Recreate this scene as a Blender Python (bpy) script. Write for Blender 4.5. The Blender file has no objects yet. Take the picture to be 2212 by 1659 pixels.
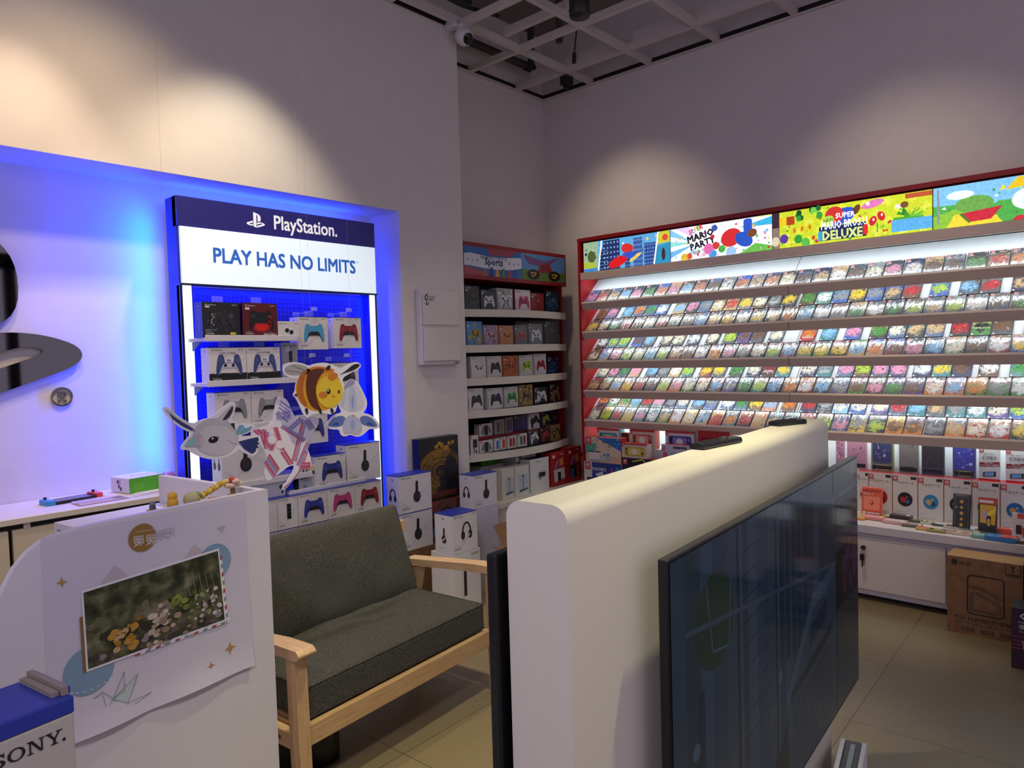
import bpy, math, random, re
from mathutils import Matrix, Vector
sc = bpy.context.scene
COL = sc.collection
rnd = random.Random(7)

# ------------------------------------------------------------------ camera
CX, CY, FPX = 1106.0, 829.5, 1538.8
YAW, PIT, ROLL = math.radians(42.0673), math.radians(-2.3183), math.radians(-1.6358)
_f = Vector((math.cos(PIT)*math.cos(YAW), math.cos(PIT)*math.sin(YAW), math.sin(PIT)))
_r0 = Vector((math.sin(YAW), -math.cos(YAW), 0)); _u0 = _r0.cross(_f)
_r = _r0*math.cos(ROLL) + _u0*math.sin(ROLL); _u = -_r0*math.sin(ROLL) + _u0*math.cos(ROLL)
EYE = Vector((0, 0, 1.6))
cam = bpy.data.cameras.new('camera'); cam.sensor_width = 36; cam.lens = 36*FPX/2212
cam.clip_start = .02
cam_o = bpy.data.objects.new('camera', cam); COL.objects.link(cam_o)
cam_o.matrix_world = Matrix(((_r.x, _u.x, -_f.x, EYE.x), (_r.y, _u.y, -_f.y, EYE.y), (_r.z, _u.z, -_f.z, EYE.z), (0, 0, 0, 1)))
sc.camera = cam_o

# ------------------------------------------------------------------ world and exposure
sc.view_settings.view_transform = 'Standard'; sc.view_settings.look = 'None'
sc.view_settings.gamma = 1; sc.view_settings.use_curve_mapping = False
sc.view_settings.exposure = 0.1
W = bpy.data.worlds.new('shop_front_light'); sc.world = W; W.use_nodes = True
W.node_tree.nodes['Background'].inputs[0].default_value = (.61, .54, .715, 1)
W.node_tree.nodes['Background'].inputs[1].default_value = .82
sc.cycles.max_bounces = 6; sc.cycles.diffuse_bounces = 3; sc.cycles.glossy_bounces = 3
sc.cycles.transmission_bounces = 4; sc.cycles.transparent_max_bounces = 6
sc.cycles.caustics_reflective = False; sc.cycles.caustics_refractive = False
sc.cycles.sample_clamp_indirect = 4; sc.cycles.adaptive_threshold = .02

def lamp(name, kind, loc, energy, color, target=None, **kw):
    L = bpy.data.lights.new(name, kind); L.energy = energy; L.color = color
    for k, v in kw.items(): setattr(L, k, v)
    o = bpy.data.objects.new(name, L); COL.objects.link(o); o.location = loc
    if target is not None:
        o.rotation_euler = (Vector(target)-Vector(loc)).to_track_quat('-Z', 'Y').to_euler()
    return o
BLUE = (.0, .03, 1)
WARM = (1, .80, .58)
# track spots under the ceiling grid, with one added front fill
lamp('wall_wash_lamp', 'SPOT', (1.97, 3.12, 3.80), 92, (1, .85, .62), (1.94, 3.46, 1.9), spot_size=1.38, spot_blend=.65, shadow_soft_size=.05)
lamp('wall_wash_lamp', 'SPOT', (1.25, 2.70, 3.80), 75, (1, .74, .42), (1.15, 3.60, 2.0), spot_size=1.6, spot_blend=1, shadow_soft_size=.08)
lamp('counter_lamp', 'SPOT', (.9, 3.2, 3.80), 72, (1, .74, .54), (1.0, 4.1, 1.2), spot_size=.80, spot_blend=.8, shadow_soft_size=.03)
lamp('side_wall_lamp', 'SPOT', (4.0, 3.35, 3.80), 40, (1, .80, .55), (5.2, 3.3, 2.2), spot_size=1.3, spot_blend=.9, shadow_soft_size=.05)
lamp('side_wall_lamp', 'SPOT', (3.7, 1.3, 3.80), 40, (1, .82, .62), (5.2, 1.2, 2.2), spot_size=1.2, spot_blend=1, shadow_soft_size=.05)
lamp('partition_lamp', 'SPOT', (2.2, .30, 3.80), 200, (1, .92, .52), (1.5, .85, 1.1), spot_size=.85, spot_blend=1, shadow_soft_size=.05)
lamp('partition_lamp', 'SPOT', (1.7, 1.15, 3.80), 40, (1, .94, .62), (1.8, .9, 1.3), spot_size=.8, spot_blend=.7, shadow_soft_size=.06)
lamp('sofa_lamp', 'SPOT', (2.2, 1.55, 3.80), 190, (1, .90, .60), (2.1, 1.95, .3), spot_size=1.0, spot_blend=.6, shadow_soft_size=.05)
lamp('front_fill', 'SPOT', (-.9, -.2, 3.80), 150, (.88, .82, 1), (.95, 1.7, .7), spot_size=1.25, spot_blend=1, shadow_soft_size=.15)  # added lavender fill, no fixture there; brightens partition end and poster panel
lamp('aisle_lamp', 'SPOT', (3.69, 2.67, 3.69), 30, (1, .86, .66), (3.4, 3.2, .5), spot_size=1.2, spot_blend=.7, shadow_soft_size=.06)
lamp('aisle_lamp', 'SPOT', (3.7, 1.5, 3.80), 110, (1, .80, .46), (4.65, 1.35, .2), spot_size=.62, spot_blend=.9, shadow_soft_size=.06)
# blue strips on the back of the lit wall display, and inside it
def strip(name, loc, target, sx, sy, e, c):
    return lamp(name, 'AREA', loc, e, c, target, shape='RECTANGLE', size=sx, size_y=sy)
# ------------------------------------------------------------------ small helpers
def at(px, py, axis, val):
    d = _f + _r*((px-CX)/FPX) - _u*((py-CY)/FPX)
    i = 'xyz'.index(axis); return EYE + d*((val-EYE[i])/d[i])
def atp(px, py, P0, n):
    d = _f + _r*((px-CX)/FPX) - _u*((py-CY)/FPX)
    return EYE + d*((Vector(P0)-EYE).dot(n)/d.dot(n))
def lin(h):
    h = h.lstrip('#'); o = []
    for i in (0, 2, 4):
        c = int(h[i:i+2], 16)/255; o.append(c/12.92 if c <= .04045 else ((c+.055)/1.055)**2.4)
    return (*o, 1)
_MC = {}
def M(h, rough=.5, metal=0., emit=0., coat=0., noise=0., bump=0., nscale=30., alpha=1., trans=0., stretch=None, mix=None, spec=.5):
    key = (h, rough, metal, emit, coat, noise, bump, nscale, alpha, trans, stretch, mix, spec)
    if key in _MC: return _MC[key]
    m = bpy.data.materials.new('mat_%s_%d' % (h.strip('#'), len(_MC))); m.use_nodes = True; _MC[key] = m
    t = m.node_tree; b = t.nodes['Principled BSDF']; I = b.inputs; c = lin(h)
    I['Base Color'].default_value = c; I['Roughness'].default_value = rough; I['Metallic'].default_value = metal
    I['Specular IOR Level'].default_value = spec
    if emit: I['Emission Color'].default_value = c; I['Emission Strength'].default_value = emit
    if coat: I['Coat Weight'].default_value = coat; I['Coat Roughness'].default_value = .08
    if alpha < 1: I['Alpha'].default_value = alpha
    if trans: I['Transmission Weight'].default_value = trans
    if noise or bump:
        tc = t.nodes.new('ShaderNodeTexCoord'); mp = t.nodes.new('ShaderNodeMapping')
        n = t.nodes.new('ShaderNodeTexNoise'); n.inputs['Scale'].default_value = nscale; n.inputs['Detail'].default_value = 4
        if stretch: mp.inputs['Scale'].default_value = stretch
        t.links.new(tc.outputs['Object'], mp.inputs[0]); t.links.new(mp.outputs[0], n.inputs['Vector'])
        if noise:
            mx = t.nodes.new('ShaderNodeMix'); mx.data_type = 'RGBA'
            c2 = lin(mix) if mix else tuple(x*(1-noise) for x in c[:3])+(1,)
            mx.inputs[6].default_value = c; mx.inputs[7].default_value = c2
            r = t.nodes.new('ShaderNodeValToRGB'); r.color_ramp.elements[0].position = .35; r.color_ramp.elements[1].position = .65
            t.links.new(n.outputs[0], r.inputs[0]); t.links.new(r.outputs[0], mx.inputs[0]); t.links.new(mx.outputs[2], I['Base Color'])
        if bump:
            bp = t.nodes.new('ShaderNodeBump'); bp.inputs['Strength'].default_value = bump; bp.inputs['Distance'].default_value = .004
            t.links.new(n.outputs[0], bp.inputs['Height']); t.links.new(bp.outputs[0], I['Normal'])
    return m

_TC = {}
def text_geo(s, bold=0., res=1):
    key = (s, bold, res)
    if key in _TC: return _TC[key]
    cu = bpy.data.curves.new('lettering', 'FONT'); cu.body = s; cu.size = 1; cu.resolution_u = res; cu.offset = bold
    o = bpy.data.objects.new('lettering', cu); COL.objects.link(o)
    dg = bpy.context.evaluated_depsgraph_get(); me = bpy.data.meshes.new_from_object(o.evaluated_get(dg))
    V = [(v.co.x, v.co.y) for v in me.vertices]; F = [tuple(p.vertices) for p in me.polygons]
    COL.objects.unlink(o); bpy.data.objects.remove(o); bpy.data.curves.remove(cu); bpy.data.meshes.remove(me)
    if V:
        x0 = min(v[0] for v in V); x1 = max(v[0] for v in V); y0 = min(v[1] for v in V); y1 = max(v[1] for v in V)
    else: x0 = x1 = y0 = y1 = 0
    _TC[key] = (V, F, x0, x1, y0, y1); return _TC[key]

class Frame:            # a flat drawing area: origin, right, up, outward
    def __init__(s, O, U, V, N): s.O, s.U, s.V, s.N = Vector(O), Vector(U), Vector(V), Vector(N)
    def __call__(s, u, v, k=0): return s.O + s.U*u + s.V*v + s.N*(.0006*k)

class MB:               # gathers shapes into one mesh
    def __init__(s): s.v = []; s.f = []; s.fm = []; s.sm = []; s.mats = []
    def add(s, V, F, mat, smooth=False):
        if mat not in s.mats: s.mats.append(mat)
        mi = s.mats.index(mat); b = len(s.v); s.v += [tuple(v) for v in V]
        for f in F: s.f.append(tuple(i+b for i in f)); s.fm.append(mi); s.sm.append(smooth)
    def box(s, x0, y0, z0, x1, y1, z1, mat, **faces):
        V = [(x0,y0,z0),(x1,y0,z0),(x1,y1,z0),(x0,y1,z0),(x0,y0,z1),(x1,y0,z1),(x1,y1,z1),(x0,y1,z1)]
        Fs = dict(bottom=(0,3,2,1), top=(4,5,6,7), front=(0,1,5,4), back=(2,3,7,6), left=(3,0,4,7), right=(1,2,6,5))
        if not faces: s.add(V, list(Fs.values()), mat)
        else:
            base = len(s.v); s.v += V
            for k, f in Fs.items():
                m = faces.get(k, mat)
                if m not in s.mats: s.mats.append(m)
                s.f.append(tuple(i+base for i in f)); s.fm.append(s.mats.index(m)); s.sm.append(False)
    def prism(s, pts, d, mat, smooth=False):      # pts: 3-D polygon, pushed along d
        n = len(pts); d = Vector(d); V = [Vector(p) for p in pts]+[Vector(p)+d for p in pts]
        s.add(V, [tuple(range(n))[::-1], tuple(range(n, 2*n))], mat)
        s.add(V, [(i, (i+1) % n, n+(i+1) % n, n+i) for i in range(n)], mat, smooth)
    def tube(s, path, r, mat, n=8, cap=True):
        path = [Vector(p) for p in path]; V = []; F = []; rr = r if isinstance(r, (list, tuple)) else [r]*len(path)
        t = (path[1]-path[0]).normalized(); a = t.orthogonal().normalized()
        for i, p in enumerate(path):
            t = (path[min(i+1, len(path)-1)]-path[max(i-1, 0)]).normalized()
            a = (a-t*a.dot(t)).normalized(); b = t.cross(a)
            V += [p+(a*math.cos(2*math.pi*k/n)+b*math.sin(2*math.pi*k/n))*rr[i] for k in range(n)]
        for i in range(len(path)-1):
            F += [(i*n+k, i*n+(k+1) % n, (i+1)*n+(k+1) % n, (i+1)*n+k) for k in range(n)]
        s.add(V, F, mat, True)
        if cap: s.add(V[:n], [tuple(range(n))[::-1]], mat); s.add(V[-n:], [tuple(range(n))], mat)
    def lathe(s, prof, c, mat, n=20, axis='z'):   # prof: (radius, height)
        c = Vector(c); V = []
        for r, h in prof:
            for k in range(n):
                a = 2*math.pi*k/n; p = (r*math.cos(a), r*math.sin(a), h)
                V.append(c+Vector(p if axis == 'z' else ((p[0], h, p[1]) if axis == 'y' else (h, p[0], p[1]))))
        F = [(i*n+k, i*n+(k+1) % n, (i+1)*n+(k+1) % n, (i+1)*n+k) for i in range(len(prof)-1) for k in range(n)]
        s.add(V, F, mat, True); m = len(prof)-1
        s.add(V[:n], [tuple(range(n))[::-1]], mat); s.add(V[m*n:], [tuple(range(n))], mat)
    def ball(s, c, r, mat, n=12, m=8):
        r = (r, r, r) if not isinstance(r, (tuple, list)) else r; c = Vector(c); V = []
        for i in range(m+1):
            th = math.pi*i/m
            for k in range(n):
                a = 2*math.pi*k/n; V.append(c+Vector((r[0]*math.sin(th)*math.cos(a), r[1]*math.sin(th)*math.sin(a), r[2]*math.cos(th))))
        s.add(V, [(i*n+k, (i+1)*n+k, (i+1)*n+(k+1) % n, i*n+(k+1) % n) for i in range(m) for k in range(n)], mat, True)
    # flat printing
    def poly(s, fr, pts, mat, k=1): s.add([fr(u, v, k) for u, v in pts], [tuple(range(len(pts)))], mat)
    def rect(s, fr, u0, v0, u1, v1, mat, k=1): s.poly(fr, [(u0, v0), (u1, v0), (u1, v1), (u0, v1)], mat, k)
    def ell(s, fr, u, v, a, b, mat, k=1, n=20, rot=0):
        c, d = math.cos(rot), math.sin(rot)
        P = [(a*math.cos(2*math.pi*i/n), b*math.sin(2*math.pi*i/n)) for i in range(n)]
        s.poly(fr, [(u+x*c-y*d, v+x*d+y*c) for x, y in P], mat, k)
    def rrect(s, fr, u0, v0, u1, v1, r, mat, k=1, n=4):
        P = []
        for cx, cy, a0 in ((u1-r, v1-r, 0), (u0+r, v1-r, 90), (u0+r, v0+r, 180), (u1-r, v0+r, 270)):
            for i in range(n+1):
                a = math.radians(a0+90*i/n); P.append((cx+r*math.cos(a), cy+r*math.sin(a)))
        s.poly(fr, P, mat, k)
    def line(s, fr, pts, w, mat, k=1, closed=False):
        pts = list(pts)+([pts[0]] if closed else [])
        for j, ((a, b), (c, d)) in enumerate(zip(pts, pts[1:])):
            L = math.hypot(c-a, d-b) or 1e-6; nx, ny = -(d-b)/L*w/2, (c-a)/L*w/2
            s.poly(fr, [(a+nx, b+ny), (a-nx, b-ny), (c-nx, d-ny), (c+nx, d+ny)], mat, k+.03*(j % 8))
    def text(s, fr, t, u, v, h, mat, k=2, align='l', bold=0., width=None, rot=0, mirror=False, res=1):
        V, F, x0, x1, y0, y1 = text_geo(t, 0., res)
        if not V: return
        sy = h/(.73 if True else 1); sx = sy if width is None else width/(x1-x0)
        off = {'l': x0, 'c': (x0+x1)/2, 'r': x1}[align]; c, d = math.cos(rot), math.sin(rot); e = bold*h
        for ei, (ex, ey) in enumerate(((0, 0),) if not bold else (((-e, 0), (e, 0)) if h < .03 else ((-e, -e), (e, -e), (e, e), (-e, e)))):
            P = []
            for x, y in V:
                x = (x-off)*sx*(-1 if mirror else 1)+ex; y = y*sy+ey; P.append(fr(u+x*c-y*d, v+x*d+y*c, k+.04*ei))
            s.add(P, F, mat)
    def build(s, name, parent=None, loc=(0, 0, 0), rz=0, bevel=0, seg=2, rx=0, sub=0):
        me = bpy.data.meshes.new(name); me.from_pydata(s.v, [], s.f); me.update()
        for m in s.mats: me.materials.append(m)
        me.polygons.foreach_set('material_index', s.fm); me.polygons.foreach_set('use_smooth', s.sm)
        o = bpy.data.objects.new(name, me); COL.objects.link(o); o.location = loc; o.rotation_euler = (rx, 0, rz)
        if parent: o.parent = parent
        if bevel:
            b = o.modifiers.new('edge', 'BEVEL'); b.width = bevel; b.segments = seg; b.limit_method = 'ANGLE'; b.angle_limit = math.radians(40)
        if sub:
            b = o.modifiers.new('soft', 'SUBSURF'); b.levels = sub; b.render_levels = sub
        return o
def tag(o, label, cat, group=None):
    o['label'] = label; o['category'] = cat
    if group: o['group'] = group
    return o
def struct(o): o['kind'] = 'structure'; return o
def empty(name, loc=(0, 0, 0), rz=0):
    o = bpy.data.objects.new(name, None); COL.objects.link(o); o.location = loc; o.rotation_euler = (0, 0, rz); o.empty_display_size = .05
    return o
def dup(o, parent=None, loc=None, rz=None):
    c = o.copy(); COL.objects.link(c)
    if parent: c.parent = parent
    if loc is not None: c.location = loc
    if rz is not None: c.rotation_euler = (0, 0, rz)
    for ch in list(o.children): dup(ch, c)
    return c
ORD = ['first','second','third','fourth','fifth','sixth','seventh','eighth','ninth','tenth','eleventh','twelfth','thirteenth','fourteenth',
       'fifteenth','sixteenth','seventeenth','eighteenth','nineteenth','twentieth','twenty-first','twenty-second','twenty-third','twenty-fourth',
       'twenty-fifth','twenty-sixth','twenty-seventh','twenty-eighth','twenty-ninth','thirtieth']
def svg(path):          # outlines of a drawn mark, y up
    tok = re.findall(r'[MmLlHhVvCcSsZz]|-?\d*\.?\d+', path); i = 0; out = []; cur = []; x = y = sx = sy = 0; cmd = ''; pc = None
    def num():
        nonlocal i; i += 1; return float(tok[i-1])
    while i < len(tok):
        if tok[i].isalpha():
            cmd = tok[i]; i += 1
            if cmd in 'Zz': out.append(cur); x, y = sx, sy; cur = []; continue
        r = cmd.islower(); bx, by = (x, y) if r else (0, 0); C = cmd.upper()
        if C == 'M':
            x, y = bx+num(), by+num(); sx, sy = x, y; cur = [(x, y)]; cmd = 'l' if r else 'L'
        elif C == 'L': x, y = bx+num(), by+num(); cur.append((x, y))
        elif C == 'H': x = bx+num(); cur.append((x, y))
        elif C == 'V': y = by+num(); cur.append((x, y))
        elif C in 'CS':
            if not cur: cur = [(x, y)]
            if C == 'C': p1 = (bx+num(), by+num())
            else: p1 = (2*x-pc[0], 2*y-pc[1]) if pc else (x, y)
            p2 = (bx+num(), by+num()); p3 = (bx+num(), by+num())
            for k in range(1, 9):
                t = k/8; a = (1-t)**3; b = 3*t*(1-t)**2; c = 3*t*t*(1-t); d = t**3
                cur.append((a*x+b*p1[0]+c*p2[0]+d*p3[0], a*y+b*p1[1]+c*p2[1]+d*p3[1]))
            x, y = p3; pc = p2
        if C not in 'CS': pc = None
    if cur: out.append(cur)
    res = []
    for P in out:
        Q = []
        for p in P:
            if not Q or math.hypot(p[0]-Q[-1][0], p[1]-Q[-1][1]) > .02: Q.append(p)
        if len(Q) > 2 and math.hypot(Q[0][0]-Q[-1][0], Q[0][1]-Q[-1][1]) < .02: Q.pop()
        if len(Q) > 2: res.append([(a, 24-b) for a, b in Q])
    return res
PS_MARK = svg("M8.985 2.596v17.548l3.915 1.261V6.688c0-.69.304-1.151.794-.991.636.181.76.814.76 1.505v5.876c2.441 1.193 4.362-.002 4.362-3.153 0-3.237-1.126-4.675-4.438-5.827-1.307-.448-3.728-1.186-5.391-1.502zM13.641 18.838l6.296-2.275c.715-.258.826-.625.246-.818-.586-.192-1.637-.139-2.357.123l-4.205 1.499v-2.385l.24-.085s1.201-.42 2.913-.615c1.696-.18 3.785.029 5.437.661 1.848.601 2.04 1.472 1.576 2.072s-1.622 1.036-1.622 1.036l-8.544 3.107zM1.808 18.6c-1.9-.545-2.214-1.668-1.352-2.321.801-.585 2.159-1.051 2.159-1.051l5.616-2.013v2.313L4.206 17c-.705.271-.825.632-.239.826.586.195 1.637.15 2.343-.12L8.248 17v2.074c-.121.029-.256.044-.391.073-1.938.33-3.995.196-6.037-.479z")
def ps_mark(b, fr, u, v, s, mat, k=2):         # s: height of the mark; (u, v) its lower left
    for P in PS_MARK: b.poly(fr, [(u+x*s/20, v+(y-2.6)*s/20) for x, y in P], mat, k)
# slab-serif letters for one wordmark, unit height
def _serif(L):
    R = lambda a, b, c, d: [(a, b), (c, b), (c, d), (a, d)]
    if L == 'S':
        return ([[(.08,.0),(.16,0),(.16,.34),(.08,.34)], [(.84,.66),(.92,.66),(.92,1),(.84,1)]] +
                [[(.12,.12),(.3,.0),(.7,0),(.95,.14),(.97,.33),(.82,.5),(.35,.62),(.28,.74),(.38,.87),(.62,.88),(.88,.7),(.86,.9),(.68,1.0),(.3,1.0),(.08,.88),(.06,.66),(.2,.52),(.66,.4),(.74,.27),(.64,.14),(.4,.12),(.14,.33)]])
    if L == 'O':
        n = 20; o = [(.6+.6*math.cos(2*math.pi*i/n), .5+.5*math.sin(2*math.pi*i/n)) for i in range(n)]
        q = [(.6+.38*math.cos(2*math.pi*i/n), .5+.40*math.sin(2*math.pi*i/n)) for i in range(n)]
        return [[o[i], o[(i+1) % n], q[(i+1) % n], q[i]] for i in range(n)]
    if L == 'N':
        return [R(0,0,.4,.09), R(.14,0,.26,1), R(0,.91,.3,1), R(.8,.91,1.2,1), R(.94,0,1.06,1), [(.14,1),(.38,1),(1.06,0),(.86,0)]]
    return [R(.35,0,.85,.09), R(.5,0,.7,.45), R(-.02,.91,.46,1), R(.74,.91,1.2,1), [(.06,.95),(.32,.95),(.68,.42),(.5,.42)], [(.9,.95),(1.04,.95),(.7,.42),(.56,.42)]]
def sony(b, fr, u, v, h, mat, k=2):
    for L, w in (('S', 1.1), ('O', 1.32), ('N', 1.28), ('Y', 1.1)):
        for P in _serif(L): b.poly(fr, [(u+x*h, v+y*h) for x, y in P], mat, k)
        u += w*h
    return u
# ------------------------------------------------------------------ the room
YP, NB, YB, XW, ZC, ZS = 3.81, 4.12, 4.29, 5.30, 3.975, 4.55
NX0, NX1, NZ, XC = .10, 3.124, 2.597, 3.72
wall_m = M('#dcd6d2', .62, noise=.03, bump=.05, nscale=9)
b = MB(); b.box(-3, YP, NZ, NX1, YB+.2, ZS, wall_m); b.box(-3, YP, 0, NX0, YB+.2, NZ, wall_m); b.box(NX1, YP, 0, XC, YB+.2, ZS, wall_m)
b.box(NX0, NB, 0, NX1, YB+.2, NZ, wall_m); struct(b.build('wall_left'))
b = MB(); b.box(XC, YB, 0, XW+.2, YB+.2, ZS, wall_m); struct(b.build('wall_back'))
b = MB(); b.box(XW, -3, 0, XW+.2, YB, ZS, wall_m); struct(b.build('wall_right'))
# floor of large stone-look tiles
fm = bpy.data.materials.new('floor_tile'); fm.use_nodes = True; t = fm.node_tree; P = t.nodes['Principled BSDF']
tc = t.nodes.new('ShaderNodeTexCoord'); mp = t.nodes.new('ShaderNodeMapping'); mp.inputs['Location'].default_value = (.16, -.845, 0); mp.inputs['Rotation'].default_value = (0, 0, math.radians(-2))
br = t.nodes.new('ShaderNodeTexBrick'); br.offset = 0; br.inputs['Scale'].default_value = 1; br.inputs['Brick Width'].default_value = .67; br.inputs['Row Height'].default_value = .67
br.inputs['Mortar Size'].default_value = .0022; br.inputs['Color1'].default_value = lin('#8f8062'); br.inputs['Color2'].default_value = lin('#897b5e'); br.inputs['Mortar'].default_value = lin('#5a5143')
nz = t.nodes.new('ShaderNodeTexNoise'); nz.inputs['Scale'].default_value = 60; nz.inputs['Detail'].default_value = 6
mx = t.nodes.new('ShaderNodeMix'); mx.data_type = 'RGBA'; mx.blend_type = 'MULTIPLY'; mx.inputs[0].default_value = .25
t.links.new(tc.outputs['Object'], mp.inputs[0]); t.links.new(mp.outputs[0], br.inputs['Vector']); t.links.new(tc.outputs['Object'], nz.inputs['Vector'])
t.links.new(br.outputs[0], mx.inputs[6]); t.links.new(nz.outputs[0], mx.inputs[7]); t.links.new(mx.outputs[2], P.inputs['Base Color']); P.inputs['Roughness'].default_value = .38
b = MB(); b.box(-3, -3, -.1, XW+.2, YB+.2, 0, fm); struct(b.build('floor'))
b = MB(); b.box(-3, -3, ZS, XW+.2, YB+.2, ZS+.15, M('#8f8782', .8, noise=.15, nscale=3)); struct(b.build('ceiling'))
# open ceiling grid of white bars, 60 cm apart
gm = M('#cfc8c2', .5); dk = M('#15130f', .6)
def bar(name, x0, y0, x1, y1, z0, z1, m=None):
    b = MB(); b.box(x0, y0, z0, x1, y1, z1, m or gm); o = b.build(name); return struct(o)
for y in (3.72, 3.127, 2.527, 1.93, 1.33, .73): bar('ceiling_trim', (XC-2.0 if y > 3.6 else XC-3.5), y-.02, XW-.005, y+.02, ZC, ZC+.05)
for x in (4.92, 4.32, 3.70, 3.10): bar('ceiling_trim', x-.02, -.5, x+.02, (YB-.005 if x > XC else YP-.005), ZC+.001, ZC+.049)
bar('ceiling_trim', XC+.005, YB-.03, XW-.005, YB, ZC-.005, ZC+.008); bar('ceiling_trim', XW-.03, -.5, XW, YB-.03, ZC-.005, ZC+.008)
bar('ceiling_trim', XC+.005, YB-.012, XW-.005, YB, ZC+.009, ZC+.05, dk); bar('ceiling_trim', XW-.012, -.5, XW, YB-.012, ZC+.009, ZC+.05, dk)  # the near-black strips stand in for the shaded gap above the trim
bar('ceiling_trim', -1, YP-.012, XC-.02, YP, ZC+.01, ZC+.05, dk)  # near-black strip in place of the shaded gap along the left wall
bar('ceiling_trim', 4.905, 3.2, 4.935, 4.1, ZC+.051, ZC+.12); bar('ceiling_trim', 4.905, 2.0, 4.935, 3.05, ZC+.051, ZC+.13); bar('ceiling_trim', 4.1, 3.0, 4.14, 3.69, ZC+.051, ZC+.11)
# pipes and hangers in the ceiling void
b = MB(); b.tube([(3.75, 4.17, 4.17), (5.0, 4.17, 4.17)], .034, M('#3b3733', .5)); b.tube([(4.92, 4.17, 4.17), (5.02, 4.17, 4.17)], .042, M('#2b2826', .5))
b.tube([(5.0, 4.17, 4.17), (5.0, 4.17, 4.54)], .03, M('#3b3733', .5)); tag(b.build('ceiling_pipe'), 'dark horizontal steel pipe running above the open white ceiling grid by back wall', 'pipe')
b = MB(); b.tube([(4.55, 3.50, 4.54), (4.55, 3.50, 4.13)], .024, M('#4a4744', .45, noise=.3, nscale=40)); b.tube([(4.55, 3.5, 4.14), (4.55, 3.5, 4.08)], .036, M('#9a7f5a', .35, .6)); b.tube([(4.55, 3.5, 4.09), (4.55, 3.5, 4.05)], .03, M('#5d5852', .35, .7), n=6)
tag(b.build('sprinkler_pipe'), 'short vertical grey pipe with brass end cap hanging in ceiling grid', 'sprinkler')
b = MB(); b.tube([(4.75, 3.42, 4.54), (4.88, 3.60, 4.1)], .006, dk); b.tube([(4.88, 3.60, 4.1), (4.90, 3.62, 4.02)], .016, dk)
b.tube([(4.9, 3.62, 4.05), (4.93, 3.60, 4.03), (5.0, 3.56, 4.05)], .004, dk); tag(b.build('hanger_rod'), 'thin black rod and wire tie holding the ceiling grid near the corner', 'ceiling hanger')
b = MB(); b.tube([(3.45, 3.55, 4.54), (3.45, 3.55, 4.1)], .007, dk); b.tube([(3.3, 3.6, 4.07), (3.45, 3.55, 4.11), (3.62, 3.6, 4.05), (3.9, 3.55, 4.06)], .014, dk); b.box(3.44, 3.52, 4.03, 3.6, 3.6, 4.1, dk)
tag(b.build('cable_bundle'), 'black cable bundle with junction box above the security camera', 'cable')
b = MB(); b.box(4.93, 3.72, 3.90, 5.02, 3.80, 3.972, dk); b.box(4.96, 3.75, 3.87, 5.0, 3.79, 3.9, dk); tag(b.build('ceiling_clip', bevel=.006), 'small black fitting under the ceiling grid near the room corner', 'fitting')
# track spotlight
sx, sy = 3.70, 2.68
r = empty('track_spotlight', (sx, sy, 3.70)); tag(r, 'black cylinder spotlight hanging from the ceiling grid', 'spotlight')
b = MB(); b.lathe([(.012, .0), (.062, 0), (.066, .008), (.066, .27), (.062, .275), (.02, .277)], (0, 0, 0), M('#171515', .35), 28); b.build('housing', r)
b = MB(); b.lathe([(.018, .262), (.018, .275)], (0, 0, 0), M('#171515', .35), 12); b.build('stem', r)
b = MB(); b.lathe([(.0, .004), (.044, .004), (.044, .001), (0, .001)], (0, 0, -.003), M('#1c1a19', .3), 24); b.build('lens', r)
# security camera on the outer wall corner
p = at(1003, 78, 'y', 3.70); r = empty('security_camera', p); tag(r, 'white dome security camera mounted at the top of the wall corner', 'camera')
wm = M('#d8d3d6', .35)
b = MB(); b.ball((0, 0, 0), .068, wm, 24, 16); b.build('camera_body', r)
b = MB(); b.box(-.09, .0, .05, -.03, YP-p.y-.002, .10, wm); b.box(-.05, -.03, .045, .03, .03, .075, wm); b.build('bracket', r, bevel=.006)
dv = (EYE-p).normalized(); rt = dv.cross(Vector((0, 0, 1))).normalized(); fd = (dv*.75-rt*.5-Vector((0, 0, .35))).normalized()
b = MB(); a = fd.orthogonal().normalized(); c = fd.cross(a); V = [fd*.0725]
for ring, (rr, dd) in enumerate(((.022, .070), (.043, .060))):
    V += [fd*dd+(a*math.cos(k*math.pi/10)*rr*.9+c*math.sin(k*math.pi/10)*rr) for k in range(20)]
b.add(V, [(0, 1+k, 1+(k+1) % 20) for k in range(20)]+[(1+k, 21+k, 21+(k+1) % 20, 1+(k+1) % 20) for k in range(20)], M('#0c0c0e', .12), True); b.build('lens_window', r)
# consumer unit on the column
r = empty('electric_box', (0, 0, 0)); tag(r, 'flat white electric box with two covers on the white column', 'electric box')
em = M('#d6d0cc', .45); b = MB(); b.box(3.245, YP-.05, 1.545, 3.615, YP-.001, 2.075, em); b.build('casing', r, bevel=.008)
b = MB(); b.box(3.262, YP-.062, 1.83, 3.60, YP-.051, 2.045, em)
fr = Frame((3.262, YP-.0635, 1.83), (1, 0, 0), (0, 0, 1), (0, -1, 0)); ik = M('#23232a', .5)
b.ell(fr, .03, .185, .016, .02, ik); b.ell(fr, .03, .185, .008, .011, em, 2); b.ell(fr, .036, .145, .013, .012, ik); b.ell(fr, .036, .145, .006, .005, em, 2); b.line(fr, [(.034, .205), (.046, .215)], .006, ik)
for i in range(4): b.rrect(fr, .055+i*.014, .178, .067+i*.014, .2, .003, M('#9fb0c4', .5))
b.rect(fr, .055, .168, .095, .173, ik); b.build('upper_cover', r)
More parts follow.
